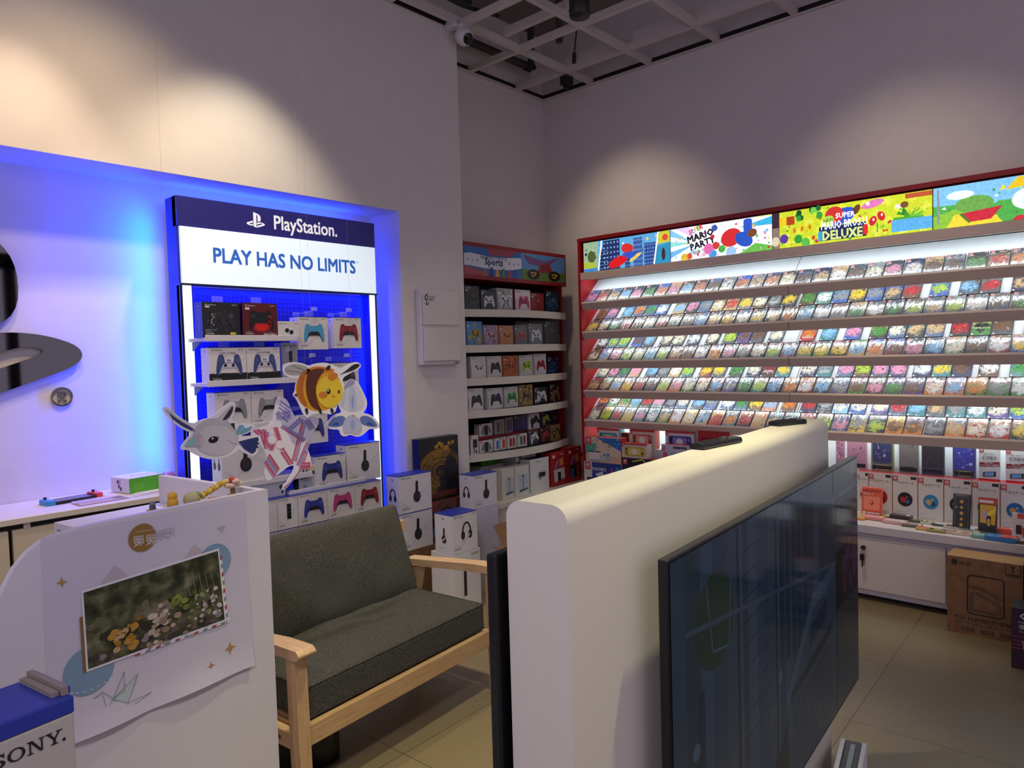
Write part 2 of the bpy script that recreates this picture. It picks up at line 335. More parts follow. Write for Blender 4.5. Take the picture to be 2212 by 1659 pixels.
b = MB(); b.box(3.262, YP-.066, 1.575, 3.608, YP-.051, 1.80, em); b.box(3.555, YP-.056, 1.552, 3.59, YP-.0495, 1.562, M('#6b665f', .4)); b.build('lower_cover', r, bevel=.003)
# the shop front behind the photographer: frame only, daylight of the arcade comes through
b = MB(); fmx = M('#2c2a2c', .4)
for x in (-3, -1.6, -.2, 1.2, 2.5, 3.8, 5.15): b.box(x, -2.95, 0, x+.12, -2.83, 3.0, fmx)
b.box(-3, -2.95, 2.9, 5.3, -2.83, 3.1, fmx); b.box(-3, -2.95, 1.0, 5.3, -2.87, 1.06, fmx); struct(b.build('window_1'))
# ------------------------------------------------------------------ lit wall display in the niche
YD = 3.80; DX0, DX1 = 1.628, 2.897; DZ = 2.483
navy = M('#2b2a86', .35, noise=.03); white_e = M('#d9e8f2', .4, emit=.64); blu = M('#2326a8', .45); dark = M('#10112a', .4); whm = M('#d9d9de', .45)
disp = empty('wall_display', (0, 0, 0)); tag(disp, 'tall blue backlit wall display with white slogan panel and side light strips', 'display')
b = MB(); b.box(DX0, YD+.002, .02, DX0+.03, YD+.125, DZ, blu); b.box(DX1-.03, YD+.002, .02, DX1, YD+.125, DZ, blu); b.box(DX0+.03, YD+.002, DZ-.03, DX1-.03, YD+.125, DZ, blu); b.build('cabinet_frame', disp)
b = MB(); b.box(DX0, YD-.012, 2.327, DX1, YD+.04, DZ, navy, front=navy)
fr = Frame((DX0, YD-.0125, 2.327), (1, 0, 0), (0, 0, 1), (0, -1, 0)); sg = M('#e8ecf6', .4, emit=.35)
ps_mark(b, fr, .385, .036, .092, sg, 1); b.text(fr, 'PlayStation.', .555, .042, .082, sg, 1, width=.425, bold=.02, res=3); b.build('header_sign', disp)
b = MB(); b.box(DX0+.012, YD-.016, 2.027, DX1-.004, YD+.04, 2.325, white_e); fr = Frame((DX0, YD-.0165, 2.027), (1, 0, 0), (0, 0, 1), (0, -1, 0)); bl = M('#2f66c4', .5, emit=.35)
b.text(fr, 'PLAY HAS NO LIMITS', .185, .122, .082, bl, 1, width=.92, bold=.03, res=3); b.text(fr, 'TM', 1.112, .187, .012, bl, 1, width=.02)
b.build('slogan_panel', disp)
b = MB(); b.box(DX0-.001, YD-.02, 2.017, DX1+.001, YD+.03, 2.027, dark); b.build('divider', disp)
for x0, x1 in ((DX0+.012, DX0+.062), (DX1-.05, DX1-.01)):
    b = MB(); b.box(x0, YD-.006, .12, x1, YD+.03, 2.017, M('#e4eefc', .4, emit=.95)); b.build('light_strip', disp)
for x0, x1 in ((DX0, DX0+.012), (DX1-.01, DX1)):
    b = MB(); b.box(x0, YD-.01, .02, x1, YD+.03, 2.017, dark); b.build('edge_strip', disp)
# pegboard with real round holes shown as dark discs
b = MB(); pg = M('#2a2cae', .5); PX0, PX1, PY = DX0+.062, DX1-.05, YD+.05
b.box(PX0, PY, .12, PX1, PY+.01, 2.017, pg); fr = Frame((PX0, PY, 0), (1, 0, 0), (0, 0, 1), (0, -1, 0)); hole = M('#07081c', .7)
for i in range(44):
    for j in range(40): b.ell(fr, .028+i*.0254, .98+j*.0254, .0042, .0042, hole, 1, 6)
b.box(PX0, YD, .12, PX0+.008, PY, 2.017, pg); b.box(PX1-.008, YD, .12, PX1, PY, 2.017, pg)
b.build('pegboard', disp)
SHY = 3.60          # front edge of the little shelves
def plank(x0, x1, z, nm='shelf'):
    b = MB(); b.box(x0, SHY, z-.018, x1, PY-.001, z, whm); b.box(x0, SHY-.004, z-.02, x1, SHY, z+.012, whm); o = b.build(nm, disp, bevel=.002)
    for x in (x0+.02, x1-.05):
        b = MB(); b.prism([(x, PY-.002, z-.019), (x, PY-.002, z-.09), (x, SHY+.08, z-.019)], (.004, 0, 0), blu); b.build('shelf_bracket', o)
z1 = 1.735; z2 = 1.50; z3 = 1.262; z4 = .955
plank(1.66, 2.19, z1); plank(1.66, 2.17, z2); plank(1.68, 2.24, z3); plank(1.70, 2.25, z4)
plank(2.10, 2.62, .862)
# blue light strips behind it and inside
strip('halo_lamp', (DX0-.006, 4.0, 1.35), (DX0-.20, 4.12, 1.35), .03, 2.2, 46, (.0, .04, 1))
strip('halo_lamp', (DX1+.006, 4.0, 1.35), (DX1+.20, 4.12, 1.35), .03, 2.2, 3.5, BLUE)
strip('halo_lamp', ((DX0+DX1)/2, 4.03, DZ+.012), ((DX0+DX1)/2, 4.06, 2.6), 1.2, .03, 6, BLUE)
strip('inner_lamp', (PX0+.012, YD+.015, 1.55), (PX0+.4, PY+.03, 1.55), .02, .9, 2.5, BLUE)
strip('inner_lamp', (PX1-.012, YD+.015, 1.35), (PX1-.4, PY+.03, 1.35), .02, 1.3, 3.5, BLUE)
strip('inner_lamp', ((PX0+PX1)/2, YD+.015, 2.008), ((PX0+PX1)/2, PY+.01, 1.6), 1.1, .02, 3, BLUE)
# big mirror mark on the niche wall
b = MB(); chrome = M('#6f6c6e', .03, 1.); tipx, s = 1.222, .0505
for P in PS_MARK:
    b.prism([(tipx+(x-23.55)*s, NB-.001, 1.655+(y-7.35)*s) for x, y in P][::-1], (0, -.03, 0), chrome)
tag(b.build('wall_emblem'), 'large polished mirror emblem on the lilac niche wall', 'emblem')
b = MB(); fr = Frame((1.15, NB-.001, 1.455), (1, 0, 0), (0, 0, 1), (0, -1, 0)); n = 32
for i in range(n):
    a, c = 2*math.pi*i/n, 2*math.pi*(i+1)/n
    b.prism([(1.15+r*math.cos(t), NB-.001, 1.455+r*math.sin(t)) for r, t in ((.048, a), (.048, c), (.042, c), (.042, a))], (0, -.012, 0), chrome)
for q in ([(-.018, -.026), (-.01, -.026), (-.01, .026), (-.018, .026)], [(-.01, .019), (.012, .019), (.012, .026), (-.01, .026)], [(-.01, -.004), (.012, -.004), (.012, .003), (-.01, .003)], [(.012, -.002), (.02, .004), (.02, .019), (.012, .025)], [(.0, -.004), (.009, -.004), (.022, -.026), (.013, -.026)]):
    b.prism([(1.15+x, NB-.001, 1.455+z) for x, z in q], (0, -.012, 0), chrome)
tag(b.build('registered_mark'), 'small round registered mark on the niche wall below the mirror emblem', 'emblem')
# ------------------------------------------------------------------ printed retail boxes
INK = M('#26262c', .5); PAPER = M('#dcdadb', .38, coat=.2); PBLUE = M('#27379c', .4); GREY = M('#b9b9bd', .5); SHADE = M('#cfcfd3', .42)
def box_frames(w, h, d):
    return (Frame((-w/2, 0, 0), (1, 0, 0), (0, 0, 1), (0, -1, 0)), Frame((-w/2, d, 0), (0, -1, 0), (0, 0, 1), (-1, 0, 0)))
DS = [(0,.30),(.20,.31),(.23,.36),(.33,.38),(.40,.33),(.445,.18),(.48,-.05),(.50,-.24),(.475,-.36),(.42,-.38),(.37,-.33),(.315,-.19),(.25,-.11),(0,-.10)]
DSI = [(0,.06),(.17,.06),(.235,.02),(.325,-.15),(.40,-.345),(.37,-.33),(.315,-.19),(.25,-.11),(0,-.10)]
XB = [(0,.30),(.12,.31),(.19,.37),(.31,.36),(.385,.28),(.45,.05),(.50,-.20),(.485,-.36),(.41,-.40),(.33,-.28),(.25,-.15),(.18,-.11),(0,-.11)]
def mirrored(h): return h + [(-x, y) for x, y in h[::-1] if x > 0]
def dualsense(b, fr, u, v, w, col, mid='#1d1d22', k=1, touch=None, rot=0, trim=None):
    c, s = math.cos(rot), math.sin(rot); T = lambda P, f=1: [(u+(x*c-y*s)*w*f, v+(x*s+y*c)*w*f) for x, y in P]
    b.poly(fr, T([(.22,.33),(.25,.385),(.36,.375),(.41,.31)]), M('#202024', .5), k); b.poly(fr, T([(-.22,.33),(-.25,.385),(-.36,.375),(-.41,.31)]), M('#202024', .5), k)
    b.poly(fr, T(mirrored(DS)), M(col, .4), k+1); b.poly(fr, T(mirrored(DSI)), M(mid, .4), k+2)
    if touch: b.poly(fr, T([(-.19,.30),(.19,.30),(.165,.08),(-.165,.08)]), M(touch, .4), k+3)
    for sx in (-1, 1):
        x, y = T([(sx*.15, -.02)])[0]; b.ell(fr, x, y, .06*w, .06*w, M('#101013', .4), k+3, 12)
    for dx, dy in ((0,.055),(0,-.055),(.055,0),(-.055,0)):
        for sx, mm in ((-1, trim or '#8b8f9a'), (1, trim or '#a7abb5')):
            x, y = T([(sx*.33+dx, .16+dy)])[0]; b.ell(fr, x, y, .018*w, .018*w, M(mm, .4), k+3, 8)
def xpad(b, fr, u, v, w, col, k=1, ink='#17171a', spots=None, rot=.05, seed=1):
    c, s = math.cos(rot), math.sin(rot); T = lambda P: [(u+(x*c-y*s)*w, v+(x*s+y*c)*w) for x, y in P]; r = random.Random(seed)
    b.poly(fr, T(mirrored(XB)), M(col, .45), k)
    if spots:
        for i in range(16):
            x, y = T([(r.uniform(-.4, .4), r.uniform(-.05, .28))])[0]; b.ell(fr, x, y, r.uniform(.02, .07)*w, r.uniform(.015, .04)*w, M(spots[i % len(spots)], .5), k+1+.03*i, 9, r.uniform(0, 3))
    for px, py, q in ((-.26,.15,.085),(.14,-.0,.085),(-.13,-.0,.07)):
        x, y = T([(px, py)])[0]; b.ell(fr, x, y, q*w, q*w, M(ink, .45), k+2, 12); b.ell(fr, x, y, q*w*.6, q*w*.6, M('#3b3b40' if ink < '#4' else ink, .45), k+3, 10)
    for dx, dy in ((0,.06),(0,-.06),(.06,0),(-.06,0)):
        x, y = T([(.27+dx, .15+dy)])[0]; b.ell(fr, x, y, .025*w, .025*w, M(ink, .45), k+2, 8)
    x, y = T([(0, .22)])[0]; b.ell(fr, x, y, .04*w, .04*w, M('#e6e6e8', .4), k+2, 10)
def headphones(b, fr, u, v, h, cup='#17171b', side=False, white=False, k=1):
    m = M(cup, .4); g = M('#3a3a42', .4)
    if side:       # seen from the front: both cups and the hoop
        P = [(math.cos(a)*.34*h*(1.0), math.sin(a)*.5*h) for a in [math.pi*i/12 for i in range(13)]]
        b.line(fr, [(u+x*.75, v+y*.9) for x, y in P], .09*h, m, k)
        for sx in (-1, 1): b.ell(fr, u+sx*.23*h, v-.12*h, .12*h, .2*h, m, k+1); b.ell(fr, u+sx*.2*h, v-.12*h, .06*h, .14*h, g, k+2)
    else:
        b.poly(fr, [(u-.03*h, v+.5*h), (u+.11*h, v+.5*h), (u+.11*h, v+.12*h), (u+.06*h, v-.05*h), (u-.08*h, v-.1*h), (u-.05*h, v+.1*h)], m, k)
        b.ell(fr, u+.03*h, v-.22*h, .22*h, .26*h, M('#232329', .35), k+1); b.ell(fr, u+.05*h, v-.2*h, .16*h, .2*h, M('#2f2f36', .35), k+2)
    if white: b.poly(fr, [(u-.24*h, v-.34*h), (u+.2*h, v-.08*h), (u+.22*h, v-.14*h), (u-.22*h, v-.42*h)], PAPER, k+3)
def ps_face(b, fr, w, h, ink=INK, small=True, sony_ink=True, lines=('DualSense', '无线控制器')):
    u = .075*w; ps_mark(b, fr, u, h*.9, h*.055, ink, 1); b.text(fr, 'PlayStation', u+h*.085, h*.905, h*.04, ink, 1, bold=.01)
    if sony_ink: sony(b, fr, w*.79, h*.915, h*.032, ink, 1)
    if small:
        for i, t in enumerate(lines): b.text(fr, t, u, h*(.15-.055*i), h*.035, ink if i else GREY, 1)
        b.rect(fr, u, h*.045, u+.1*w, h*.052, GREY, 1)
def ps_box(name, w, h, d, kind, col='#2a3390', face=None, side=None, mid='#1d1d22', touch=None, ink=None):
    b = MB(); f = M(face, .38, coat=.2) if face else PAPER; sd = M(side, .4) if side else f
    b.box(-w/2, 0, 0, w/2, d, h, f, top=PBLUE, bottom=PBLUE, left=sd, right=sd, back=f); fr, fl = box_frames(w, h, d); ik = ink or INK
    if not face: b.rect(fr, 0, h*.982, w, h, PBLUE, 1); b.rect(fl, 0, h*.982, d, h, PBLUE, 1)
    ps_mark(b, fl, d*.42, h*.86, h*.06, ik, 1)
    if kind != 'plain' and not face:   # pale printed swirls
        b.line(fr, [(w*.05, h*.3), (w*.3, h*.12), (w*.55, h*.34), (w*.98, h*.7)], w*.045, SHADE, .4); b.line(fr, [(w*.3, h*.98), (w*.62, h*.5), (w*.98, h*.42)], w*.03, SHADE, .4)
    if kind == 'pad':
        ps_face(b, fr, w, h, ik); dualsense(b, fr, w*.53, h*.5, w*.70, col, mid, 2, touch)
    elif kind == 'headset':
        ps_face(b, fr, w, h, ik, sony_ink=False, lines=('PULSE 3D', '无线耳机组')); headphones(b, fr, w*.52, h*.52, h*.58, k=2)
        headphones(b, fl, d*.5, h*.45, h*.42, side=True); b.text(fl, '| ~ •', d*.3, h*.1, h*.05, ik, 1)
    elif kind == 'elite':
        ps_face(b, fr, w, h, ik, lines=('PULSE Elite', '无线耳机组')); headphones(b, fr, w*.56, h*.5, h*.55, side=True, k=2, white=True); headphones(b, fl, d*.5, h*.45, h*.4, k=1, white=True); b.text(fl, 'L o C', d*.25, h*.1, h*.05, ik, 1)
    elif kind == 'remote':
        ps_face(b, fr, w, h, ik, lines=('DualSense', '充电座')); b.rect(fr, w*.45, h*.3, w*.66, h*.78, M('#121215', .35), 2); b.rect(fr, w*.47, h*.52, w*.64, h*.525, GREY, 3); b.rect(fr, w*.47, h*.64, w*.64, h*.645, GREY, 3)
        b.ell(fr, w*.4, h*.84, w*.12, h*.1, SHADE, .5)
    return b
def put(b, name, label, cat, L, rz=0, group=None, bevel=.0015):
    o = b.build(name, None, L, rz, bevel=bevel, seg=1); return tag(o, label, cat, group)
def facepx(pl, pr, pt, pb, y, z0=None, h=None):
    mu = (pt+pb)/2; A, B = at(pl, mu, 'y', y), at(pr, mu, 'y', y); m = (pl+pr)/2
    zt, zb = at(m, pt, 'y', y).z, at(m, pb, 'y', y).z
    if z0 is not None: zb = z0
    return (A.x+B.x)/2, B.x-A.x, zb, (h or zt-zb)
def hang_tab(o, w, h, d):
    b = MB(); b.box(-.03, d*.45, h+.0005, .03, d*.45+.001, h+.035, M('#cdd4f0', .15, alpha=.13)); b.build('hang_tab', o)
G1 = 'boxes on the blue wall display'
YF = 3.612
# upper left: two special controllers and the earbuds on the first shelf
x, w, z, h = facepx(437, 518.5, 653, 730, YF, z1); b = ps_box('', w, h, .085, 'pad', '#26282e', '#15161a', '#101116', '#2b2d33', None, M('#d8d8dc', .5))
fr, fl = box_frames(w, h, .085)
for i in range(16): b.ell(fr, rnd.uniform(.1, .9)*w, rnd.uniform(.15, .8)*h, .002, .0015, M('#b9a98c', .5), 6, 6)
for i in range(7): b.ell(fr, w*(.22+rnd.uniform(0, .1)), h*(.36+.05*i), .004, .003, M('#c9c0b0', .5), 7, 7)
b.text(fr, 'LIMITED EDITION', .07*w, .2*h, .03*h, PAPER, 2); b.text(fr, 'Wireless Controller', .07*w, .05*h, .035*h, PAPER, 2); b.rect(fr, .72*w, .08*h, .86*w, .15*h, M('#d9c531', .5), 2); b.text(fr, '+', .88*w, .08*h, .05*h, PAPER, 2); b.rect(fr, .08*w, .84*h, .19*w, .89*h, PAPER, 3)
for i in range(7): b.text(fl, 'PLAY'[i % 4], .045, h*(.2+.09*i), h*.06, PAPER, 2)
hang_tab(put(b, 'controller_box', 'black limited edition controller box with speckled print at left of top shelf', 'box', (x, YF, z), 0, G1), w, h, .085)
x, w, z, h = facepx(524, 599, 655, 728, YF, z1); b = ps_box('', w, h, .085, 'pad', '#17171b', '#5a1014', '#2c0a0d', '#1d1d20', None, M('#e6dcdc', .5)); fr, fl = box_frames(w, h, .085)
b.ell(fr, .53*w, .36*h, .28*w, .2*h, M('#b3161a', .4), 1.2, 20)
b.ell(fr, .53*w, .33*h, .18*w, .13*h, M('#d5211f', .4), 1.4, 20)
for i in range(10): b.ell(fr, w*(.76+rnd.uniform(-.03, .07)), h*rnd.uniform(.32, .66), .004, .006, M('#b0161b', .4), 5, 6)
b.text(fr, 'MARVEL', .75*w, .145*h, .02*h, PAPER, 2); b.text(fr, 'SPIDER-MAN 2', .58*w, .06*h, .07*h, PAPER, 2, width=.38*w, bold=.03); b.rect(fr, .08*w, .8*h, .2*w, .87*h, PAPER, 3)
hang_tab(put(b, 'controller_box', 'dark red controller box glowing red in its middle on the top shelf', 'box', (x, YF, z), 0, G1), w, h, .085)
x, w, z, h = facepx(600.5, 646, 694, 727, YF, z1); b = MB(); b.box(-w/2, 0, 0, w/2, .06, h, PAPER, top=PBLUE); fr, fl = box_frames(w, h, .06); ps_mark(b, fr, .06*w, .82*h, .09*h, INK, 1); b.text(fr, 'PlayStation', .16*w, .83*h, .06*h, INK, 1); sony(b, fr, .8*w, .83*h, .05*h, INK, 1)
for u, v in ((.42, .44), (.62, .33)): b.ell(fr, u*w, v*h, .1*w, .13*h, M('#1b1b1f', .3), 2, 14, .5); b.ell(fr, (u-.03)*w, (v+.16)*h, .07*w, .14*h, M('#e8e8ec', .3), 1, 12, .4)
put(b, 'earbuds_box', 'small white earbuds box beside the red box on top shelf', 'box', (x, YF, z), 0, G1)
# boxes on hooks at the right
def hook(x, z, label):
    r = empty('display_hook', (x, PY-.001, z)); tag(r, label, 'hook', 'clear hooks on the pegboard')
    hm = M('#cfd6ee', .2, alpha=.3)
    b = MB(); b.box(-.022, -.006, -.012, .022, 0, .012, hm); b.build('back_plate', r)
    b = MB(); b.tube([(0, -.004, 0), (0, -.17, .004), (0, -.185, .012), (0, -.19, .022)], .003, M('#d5d8e6', .25, .6), 6); b.build('rod', r)
    b = MB(); b.box(-.02, -.2, .008, .02, -.197, .03, hm); b.build('price_flag', r)
YH = 3.67
for (pl, pr, pt, pb, c, mid, lab) in ((643.5, 708, 684, 755, '#4aa3d6', '#1b1b1f', 'sky blue'), (721.5, 780, 685.5, 752, '#8d1b34', '#1d1d20', 'crimson')):
    x, w, z, h = facepx(pl, pr, pt, pb, YH); b = ps_box('', w, h, .085, 'pad', c, mid=mid)
    o = put(b, 'controller_box', 'white box with %s controller hanging upper right on the pegboard' % lab, 'box', (x, YH, z), 0, G1); hang_tab(o, w, h, .085)
    hook(x, z+h+.025, 'clear hook above the box with %s controller' % lab)
x, w, z, h = facepx(718, 775, 783, 852, YH); o = put(ps_box('', w, h, .085, 'pad', '#26262b'), 'controller_box', 'white box with black controller hanging behind the bee cutout', 'box', (x, YH, z), 0, G1); hook(x, z+h+.025, 'clear hook right of the bee cutout, above its antenna'); hook(x-.24, z+h+.03, 'empty clear hook above the bee cutout wing')
x, w, z, h = facepx(641, 708, 893, 958, YH); put(ps_box('', w, h, .085, 'pad', '#2b3590'), 'controller_box', 'white box with blue controller hanging half behind the star cutout', 'box', (x, YH, z), 0, G1); hook(x, z+h+.025, 'clear hook behind the star cutout')
# second shelf
for pl, pr, pt, pb, lab in ((451, 532.3, 750, 820, 'left'), (533.3, 605, 749, 818, 'right')):
    x, w, z, h = facepx(pl, pr, pt, pb, YF, z2); b = ps_box('', w, h, .085, 'pad', '#3c4a86', mid='#c9ccd6', touch='#d9dce4'); fr, fl = box_frames(w, h, .085)
    P = [(0, 0), (w, 0), (w, .27*h)]+[(w*(1-i/14), h*(.25+.02*rnd.random())) for i in range(1, 14)]+[(0, .25*h)]
    b.poly(fr, P, M('#141416', .5), 1.5); b.text(fr, 'GOD OF WAR', .5*w, .8*h, .06*h, M('#3a3d45', .5), 2, 'c', width=.4*w); b.text(fr, 'RAGNARÖK', .5*w, .755*h, .03*h, GREY, 2, 'c'); b.text(fr, 'DualSense', .09*w, .1*h, .04*h, PAPER, 3); b.text(fr, '无线控制器', .09*w, .05*h, .04*h, PAPER, 3)
    b.poly(fr, [(.47*w, .6*h), (.51*w, .6*h), (.5*w, .69*h)], M('#2b3d63', .5), 7); b.poly(fr, [(.53*w, .6*h), (.57*w, .6*h), (.54*w, .67*h)], M('#2b3d63', .5), 7)
    hang_tab(put(b, 'controller_box', '%s box of the two with white and blue controller above a black torn edge' % lab, 'box', (x, YF, z), 0, G1), w, h, .085)
x, w, z, h = facepx(606, 640, 748, 826, 3.68, z2-.03); b = ps_box('', w, h, .08, 'remote', face='#a9abb2'); fr, fl = box_frames(w, h, .08); b.rect(fr, 0, 0, w, h*.45, PAPER, .6)
put(b, 'charger_box', 'grey box with a black upright charger, beside the second shelf boxes', 'box', (x+.01, 3.68, 1.49), 0, G1)
# third shelf
for pl, pr, pt, pb, lab in ((464, 542.6, 846, 914, 'left'), (543.6, 613, 842, 909, 'right')):
    x, w, z, h = facepx(pl, pr, pt, pb, YF, z3); b = ps_box('', w, h, .09, 'pad', '#8d8f97', touch='#a2a4ab')
    put(b, 'controller_box', '%s box of the two with silver controller, above the bird cutout' % lab, 'box', (x, YF, z), 0, G1)
# fourth shelf: headset box behind the bird
x, w, z, h = facepx(478, 573, 940, 1026, YF, z4); put(ps_box('', w, h, .11, 'headset'), 'headset_box', 'white box with one black headphone cup behind the bird cutout', 'box', (x, YF, z4), 0, G1)
x, w, z, h = facepx(556, 624, 1024, 1056, YF); b = MB(); b.box(-w/2, 0, 0, w/2, .16, h, M('#b9b9c4', .4), top=PBLUE); fr, fl = box_frames(w, h, .16); b.ell(fr, .86*w, .6*h, .06*w, .12*h, INK, 1, 12); b.ell(fr, .88*w, .25*h, .04*w, .1*h, INK, 1, 12); ps_mark(b, fl, .06, h*.7, h*.12, INK, 1)
flat_l = (x, w)
# stacked rows on the plinth
YS = 3.55; zA, zB, zC = .678, .500, .322
b = MB(); b.box(1.78, YS-.01, 0, 2.822, YD-.022, zB-.001, whm); tag(b.build('display_plinth', bevel=.004), 'low white plinth under the stacked controller boxes behind the sofa', 'plinth')
xs = [at(583, 1100, 'y', YS).x, at(599.5, 1097, 'y', YS).x, at(644, 1090, 'y', YS).x, at(707.7, 1077, 'y', YS).x, at(767.5, 1063, 'y', YS).x, at(824.5, 1052, 'y', YS).x]
hA = .176
def stack(k, z, kind, c, lab, mid='#1d1d22', x0=None):
    a = x0 if x0 is not None else xs[k]; wd = xs[k+1]-a-.003
    put(ps_box('', wd, hA, .10, kind, c, mid=mid), {'pad': 'controller_box', 'headset': 'headset_box', 'remote': 'charger_box'}[kind], lab, 'box', (a+wd/2, YS, z), 0, 'stacked boxes behind the sofa')
stack(0, zA, 'remote', '#000000', 'white charger box half hidden by the counter edge, top row of stack', x0=xs[0]-.13)
stack(1, zA, 'remote', '#000000', 'white box with slim black charger in the top row behind the sofa')
stack(2, zA, 'pad', '#2c3a9e', 'white box with royal blue controller in top row of stack')
stack(3, zA, 'pad', '#c23a82', 'white box with bright pink controller in top row of stack')
stack(4, zA, 'pad', '#8f1a1e', 'white box with red controller at right end of top stack row')
stack(1, zB, 'headset', '#000000', 'white headset box at left end of second stack row above sofa back', x0=xs[0]-.1)
stack(2, zB, 'pad', '#22264f', 'white box with navy controller, first above the sofa back from left')
stack(3, zB, 'pad', '#1e2244', 'white box with navy controller below the pink controller box')
stack(4, zB, 'pad', '#9a1f35', 'white box with crimson controller below the red controller box')
# on top of the stack
zT = zA+hA+.001
x, w, z, h = facepx(683, 747, 982, 1054, 3.60, zT); put(ps_box('', w, h, .09, 'pad', '#2b3590'), 'controller_box', 'white box with blue controller standing on stack beside the cable box', 'box', (x, 3.60, zT), 0, G1)
x, w, z, h = facepx(749, 821, 957, 1034, 3.62, zT); put(ps_box('', w, h, .11, 'headset'), 'headset_box', 'white box with black headphone cup standing at right end atop stack', 'box', (x, 3.62, zT), 0, G1)
x, w, z, h = facepx(645, 682, 1004, 1056, 3.62, zT); b = MB(); b.box(-w/2, 0, 0, w/2, .06, h, M('#b4b6bc', .4), top=PBLUE, left=M('#2a2c45', .5)); fr, fl = box_frames(w, h, .06)
b.rect(fr, .7*w, .5*h, w, h, PAPER, .5); b.rect(fr, .75*w, .82*h, .95*w, .9*h, M('#d9c131', .5), 1); b.rect(fr, .75*w, .6*h, .95*w, .75*h, INK, 1)
for u in (.25, .45): b.rect(fr, u*w, .6*h, (u+.08)*w, .8*h, INK, 1); b.line(fr, [((u+.04)*w, .8*h), ((u+.04)*w, .97*h)], .05*w, INK, 1)
b.text(fr, 'HDMI', .15*w, .45*h, .08*h, INK, 1, bold=.03); b.text(fr, 'ULTRA HIGH', .15*w, .36*h, .05*h, INK, 1); b.text(fr, '2m', .25*w, .14*h, .1*h, INK, 1, bold=.03)
put(b, 'cable_box', 'grey cable box marked HDMI between the star cutout and blue controller box', 'box', (x, 3.62, zT), 0, G1)
x, w = flat_l; b = MB(); h = .085; b.box(-w/2, 0, 0, w/2, .16, h, M('#b9b9c4', .4), top=PBLUE, left=M('#33356a', .4)); fr, fl = box_frames(w, h, .16); b.ell(fr, .86*w, .6*h, .06*w, .14*h, INK, 1, 12); b.ell(fr, .9*w, .25*h, .04*w, .1*h, INK, 1, 12)
put(b, 'flat_box', 'flat grey box lying behind the tail of the star cutout', 'box', (x-.03, 3.60, zT), 0, G1)
# headset boxes standing by the column
G2 = 'headset boxes beside the sofa'
cb = M('#7d5a3a', .75, noise=.15, nscale=25)
b = MB(); b.box(-.16, 0, 0, .138, .17, .36, cb); put(b, 'cardboard_box', 'brown carton under the two stacked headset boxes by column', 'box', (2.99, YS, 0), 0)
for z, lab in ((.362, 'lower white headset box of the pair stacked by the column'), (.607, 'upper white headset box with blue top, stacked by the column')):
    put(ps_box('', .27, .243, .13, 'headset'), 'headset_box', lab, 'box', (2.972, YS, z), 0, G2)
b = MB(); b.box(-.125, 0, 0, .125, .145, .535, M('#c9c6d2', .45), top=PBLUE); put(b, 'white_carton', 'plain white carton under the rightmost headset box', 'box', (3.565, 3.5, 0), 0)
put(ps_box('', .235, .235, .14, 'headset'), 'headset_box', 'white headset box with blue top on the plain carton, rightmost', 'box', (3.565, 3.5, .537), 0, G2)
# console box with the white headset box on it
b = MB(); b.box(-.115, 0, 0, .125, .2, .376, PAPER); fr = Frame((-.115, 0, 0), (1, 0, 0), (0, 0, 1), (0, -1, 0)); b.rect(fr, .09, .1, .115, .3, INK, 1); b.rect(fr, .07, .08, .09, .32, SHADE, 1); b.text(fr, 'PS5', .02, .03, .03, INK, 1); sony(b, fr, .16, .345, .014, INK, 1)
put(b, 'console_box', 'white console box standing on the floor under the white-banded headset box', 'box', (3.07, 3.2, 0), 0)
put(ps_box('', .215, .245, .16, 'elite'), 'headset_box', 'white headset box with white-banded headset, in front of the others', 'box', (3.067, 3.2, .378), 0, G2)
# black and gold boxed edition leaning at the column, over another dark box
b = MB(); b.box(-.19, 0, 0, .19, .12, .30, M('#2a2730', .5, noise=.5, nscale=14, mix='#7c2f22')); fr = Frame((-.19, 0, 0), (1, 0, 0), (0, 0, 1), (0, -1, 0)); 
for i in range(6): b.ell(fr, .05+i*.055, .12+.05*math.sin(i*2), .04, .07, M(['#46647f', '#8c3b28', '#33302f', '#62707c', '#a1573a', '#2b4a3c'][i], .5), 1, 12, i)
b.line(fr, [(.04, .05), (.08, .2), (.2, .26), (.3, .2)], .02, M('#141416', .4), 2); put(b, 'game_box', 'dark box with painted battle art below the gold dragon box', 'box', (3.33, 3.66, .30), 0)
b = MB(); b.box(-.19, 0, 0, .19, .12, .299, cb); put(b, 'cardboard_box', 'brown carton on floor under the dark painted box', 'box', (3.33, 3.66, 0), 0)
b = MB(); w, h, d = .37, .44, .07; b.box(-w/2, 0, 0, w/2, d, h, M('#131216', .4)); fr, fl = box_frames(w, h, d); gold = M('#b98a35', .35, .5); r2 = random.Random(3)
cl_ = lambda P: [(min(max(u, .015), w-.015), min(max(v, .05), h-.03)) for u, v in P]
for i in range(11):          # coiling bands with scales, and sprays of fine curls
    rr = .05+.012*i; b.line(fr, cl_([(.20+rr*1.25*math.cos(a*.3+.2), .20+rr*.95*math.sin(a*.3+.2)) for a in range(3, 15)]), .003 if i % 3 else .006, gold, 1)
for i in range(26):
    a = .2+i*.09; b.line(fr, cl_([(.20+.13*1.25*math.cos(a), .20+.13*.95*math.sin(a)), (.20+.165*1.25*math.cos(a+.12), .20+.165*.95*math.sin(a+.12))]), .003, gold, 1.5)
for i in range(22):
    x0_, y0_ = r2.uniform(.03, .2), r2.uniform(.08, .34); t0 = r2.uniform(0, 6); rr = r2.uniform(.015, .05)
    b.line(fr, cl_([(x0_+rr*(1-.13*q_)*math.cos(t0+q_*.8), y0_+rr*(1-.13*q_)*math.sin(t0+q_*.8)) for q_ in range(7)]), .0028, gold, 2)
for i in range(7): b.ell(fr, .16+.025*i, .375+.02*math.sin(i*1.4), .02, .014, gold, 2.5, 9, i*.6)
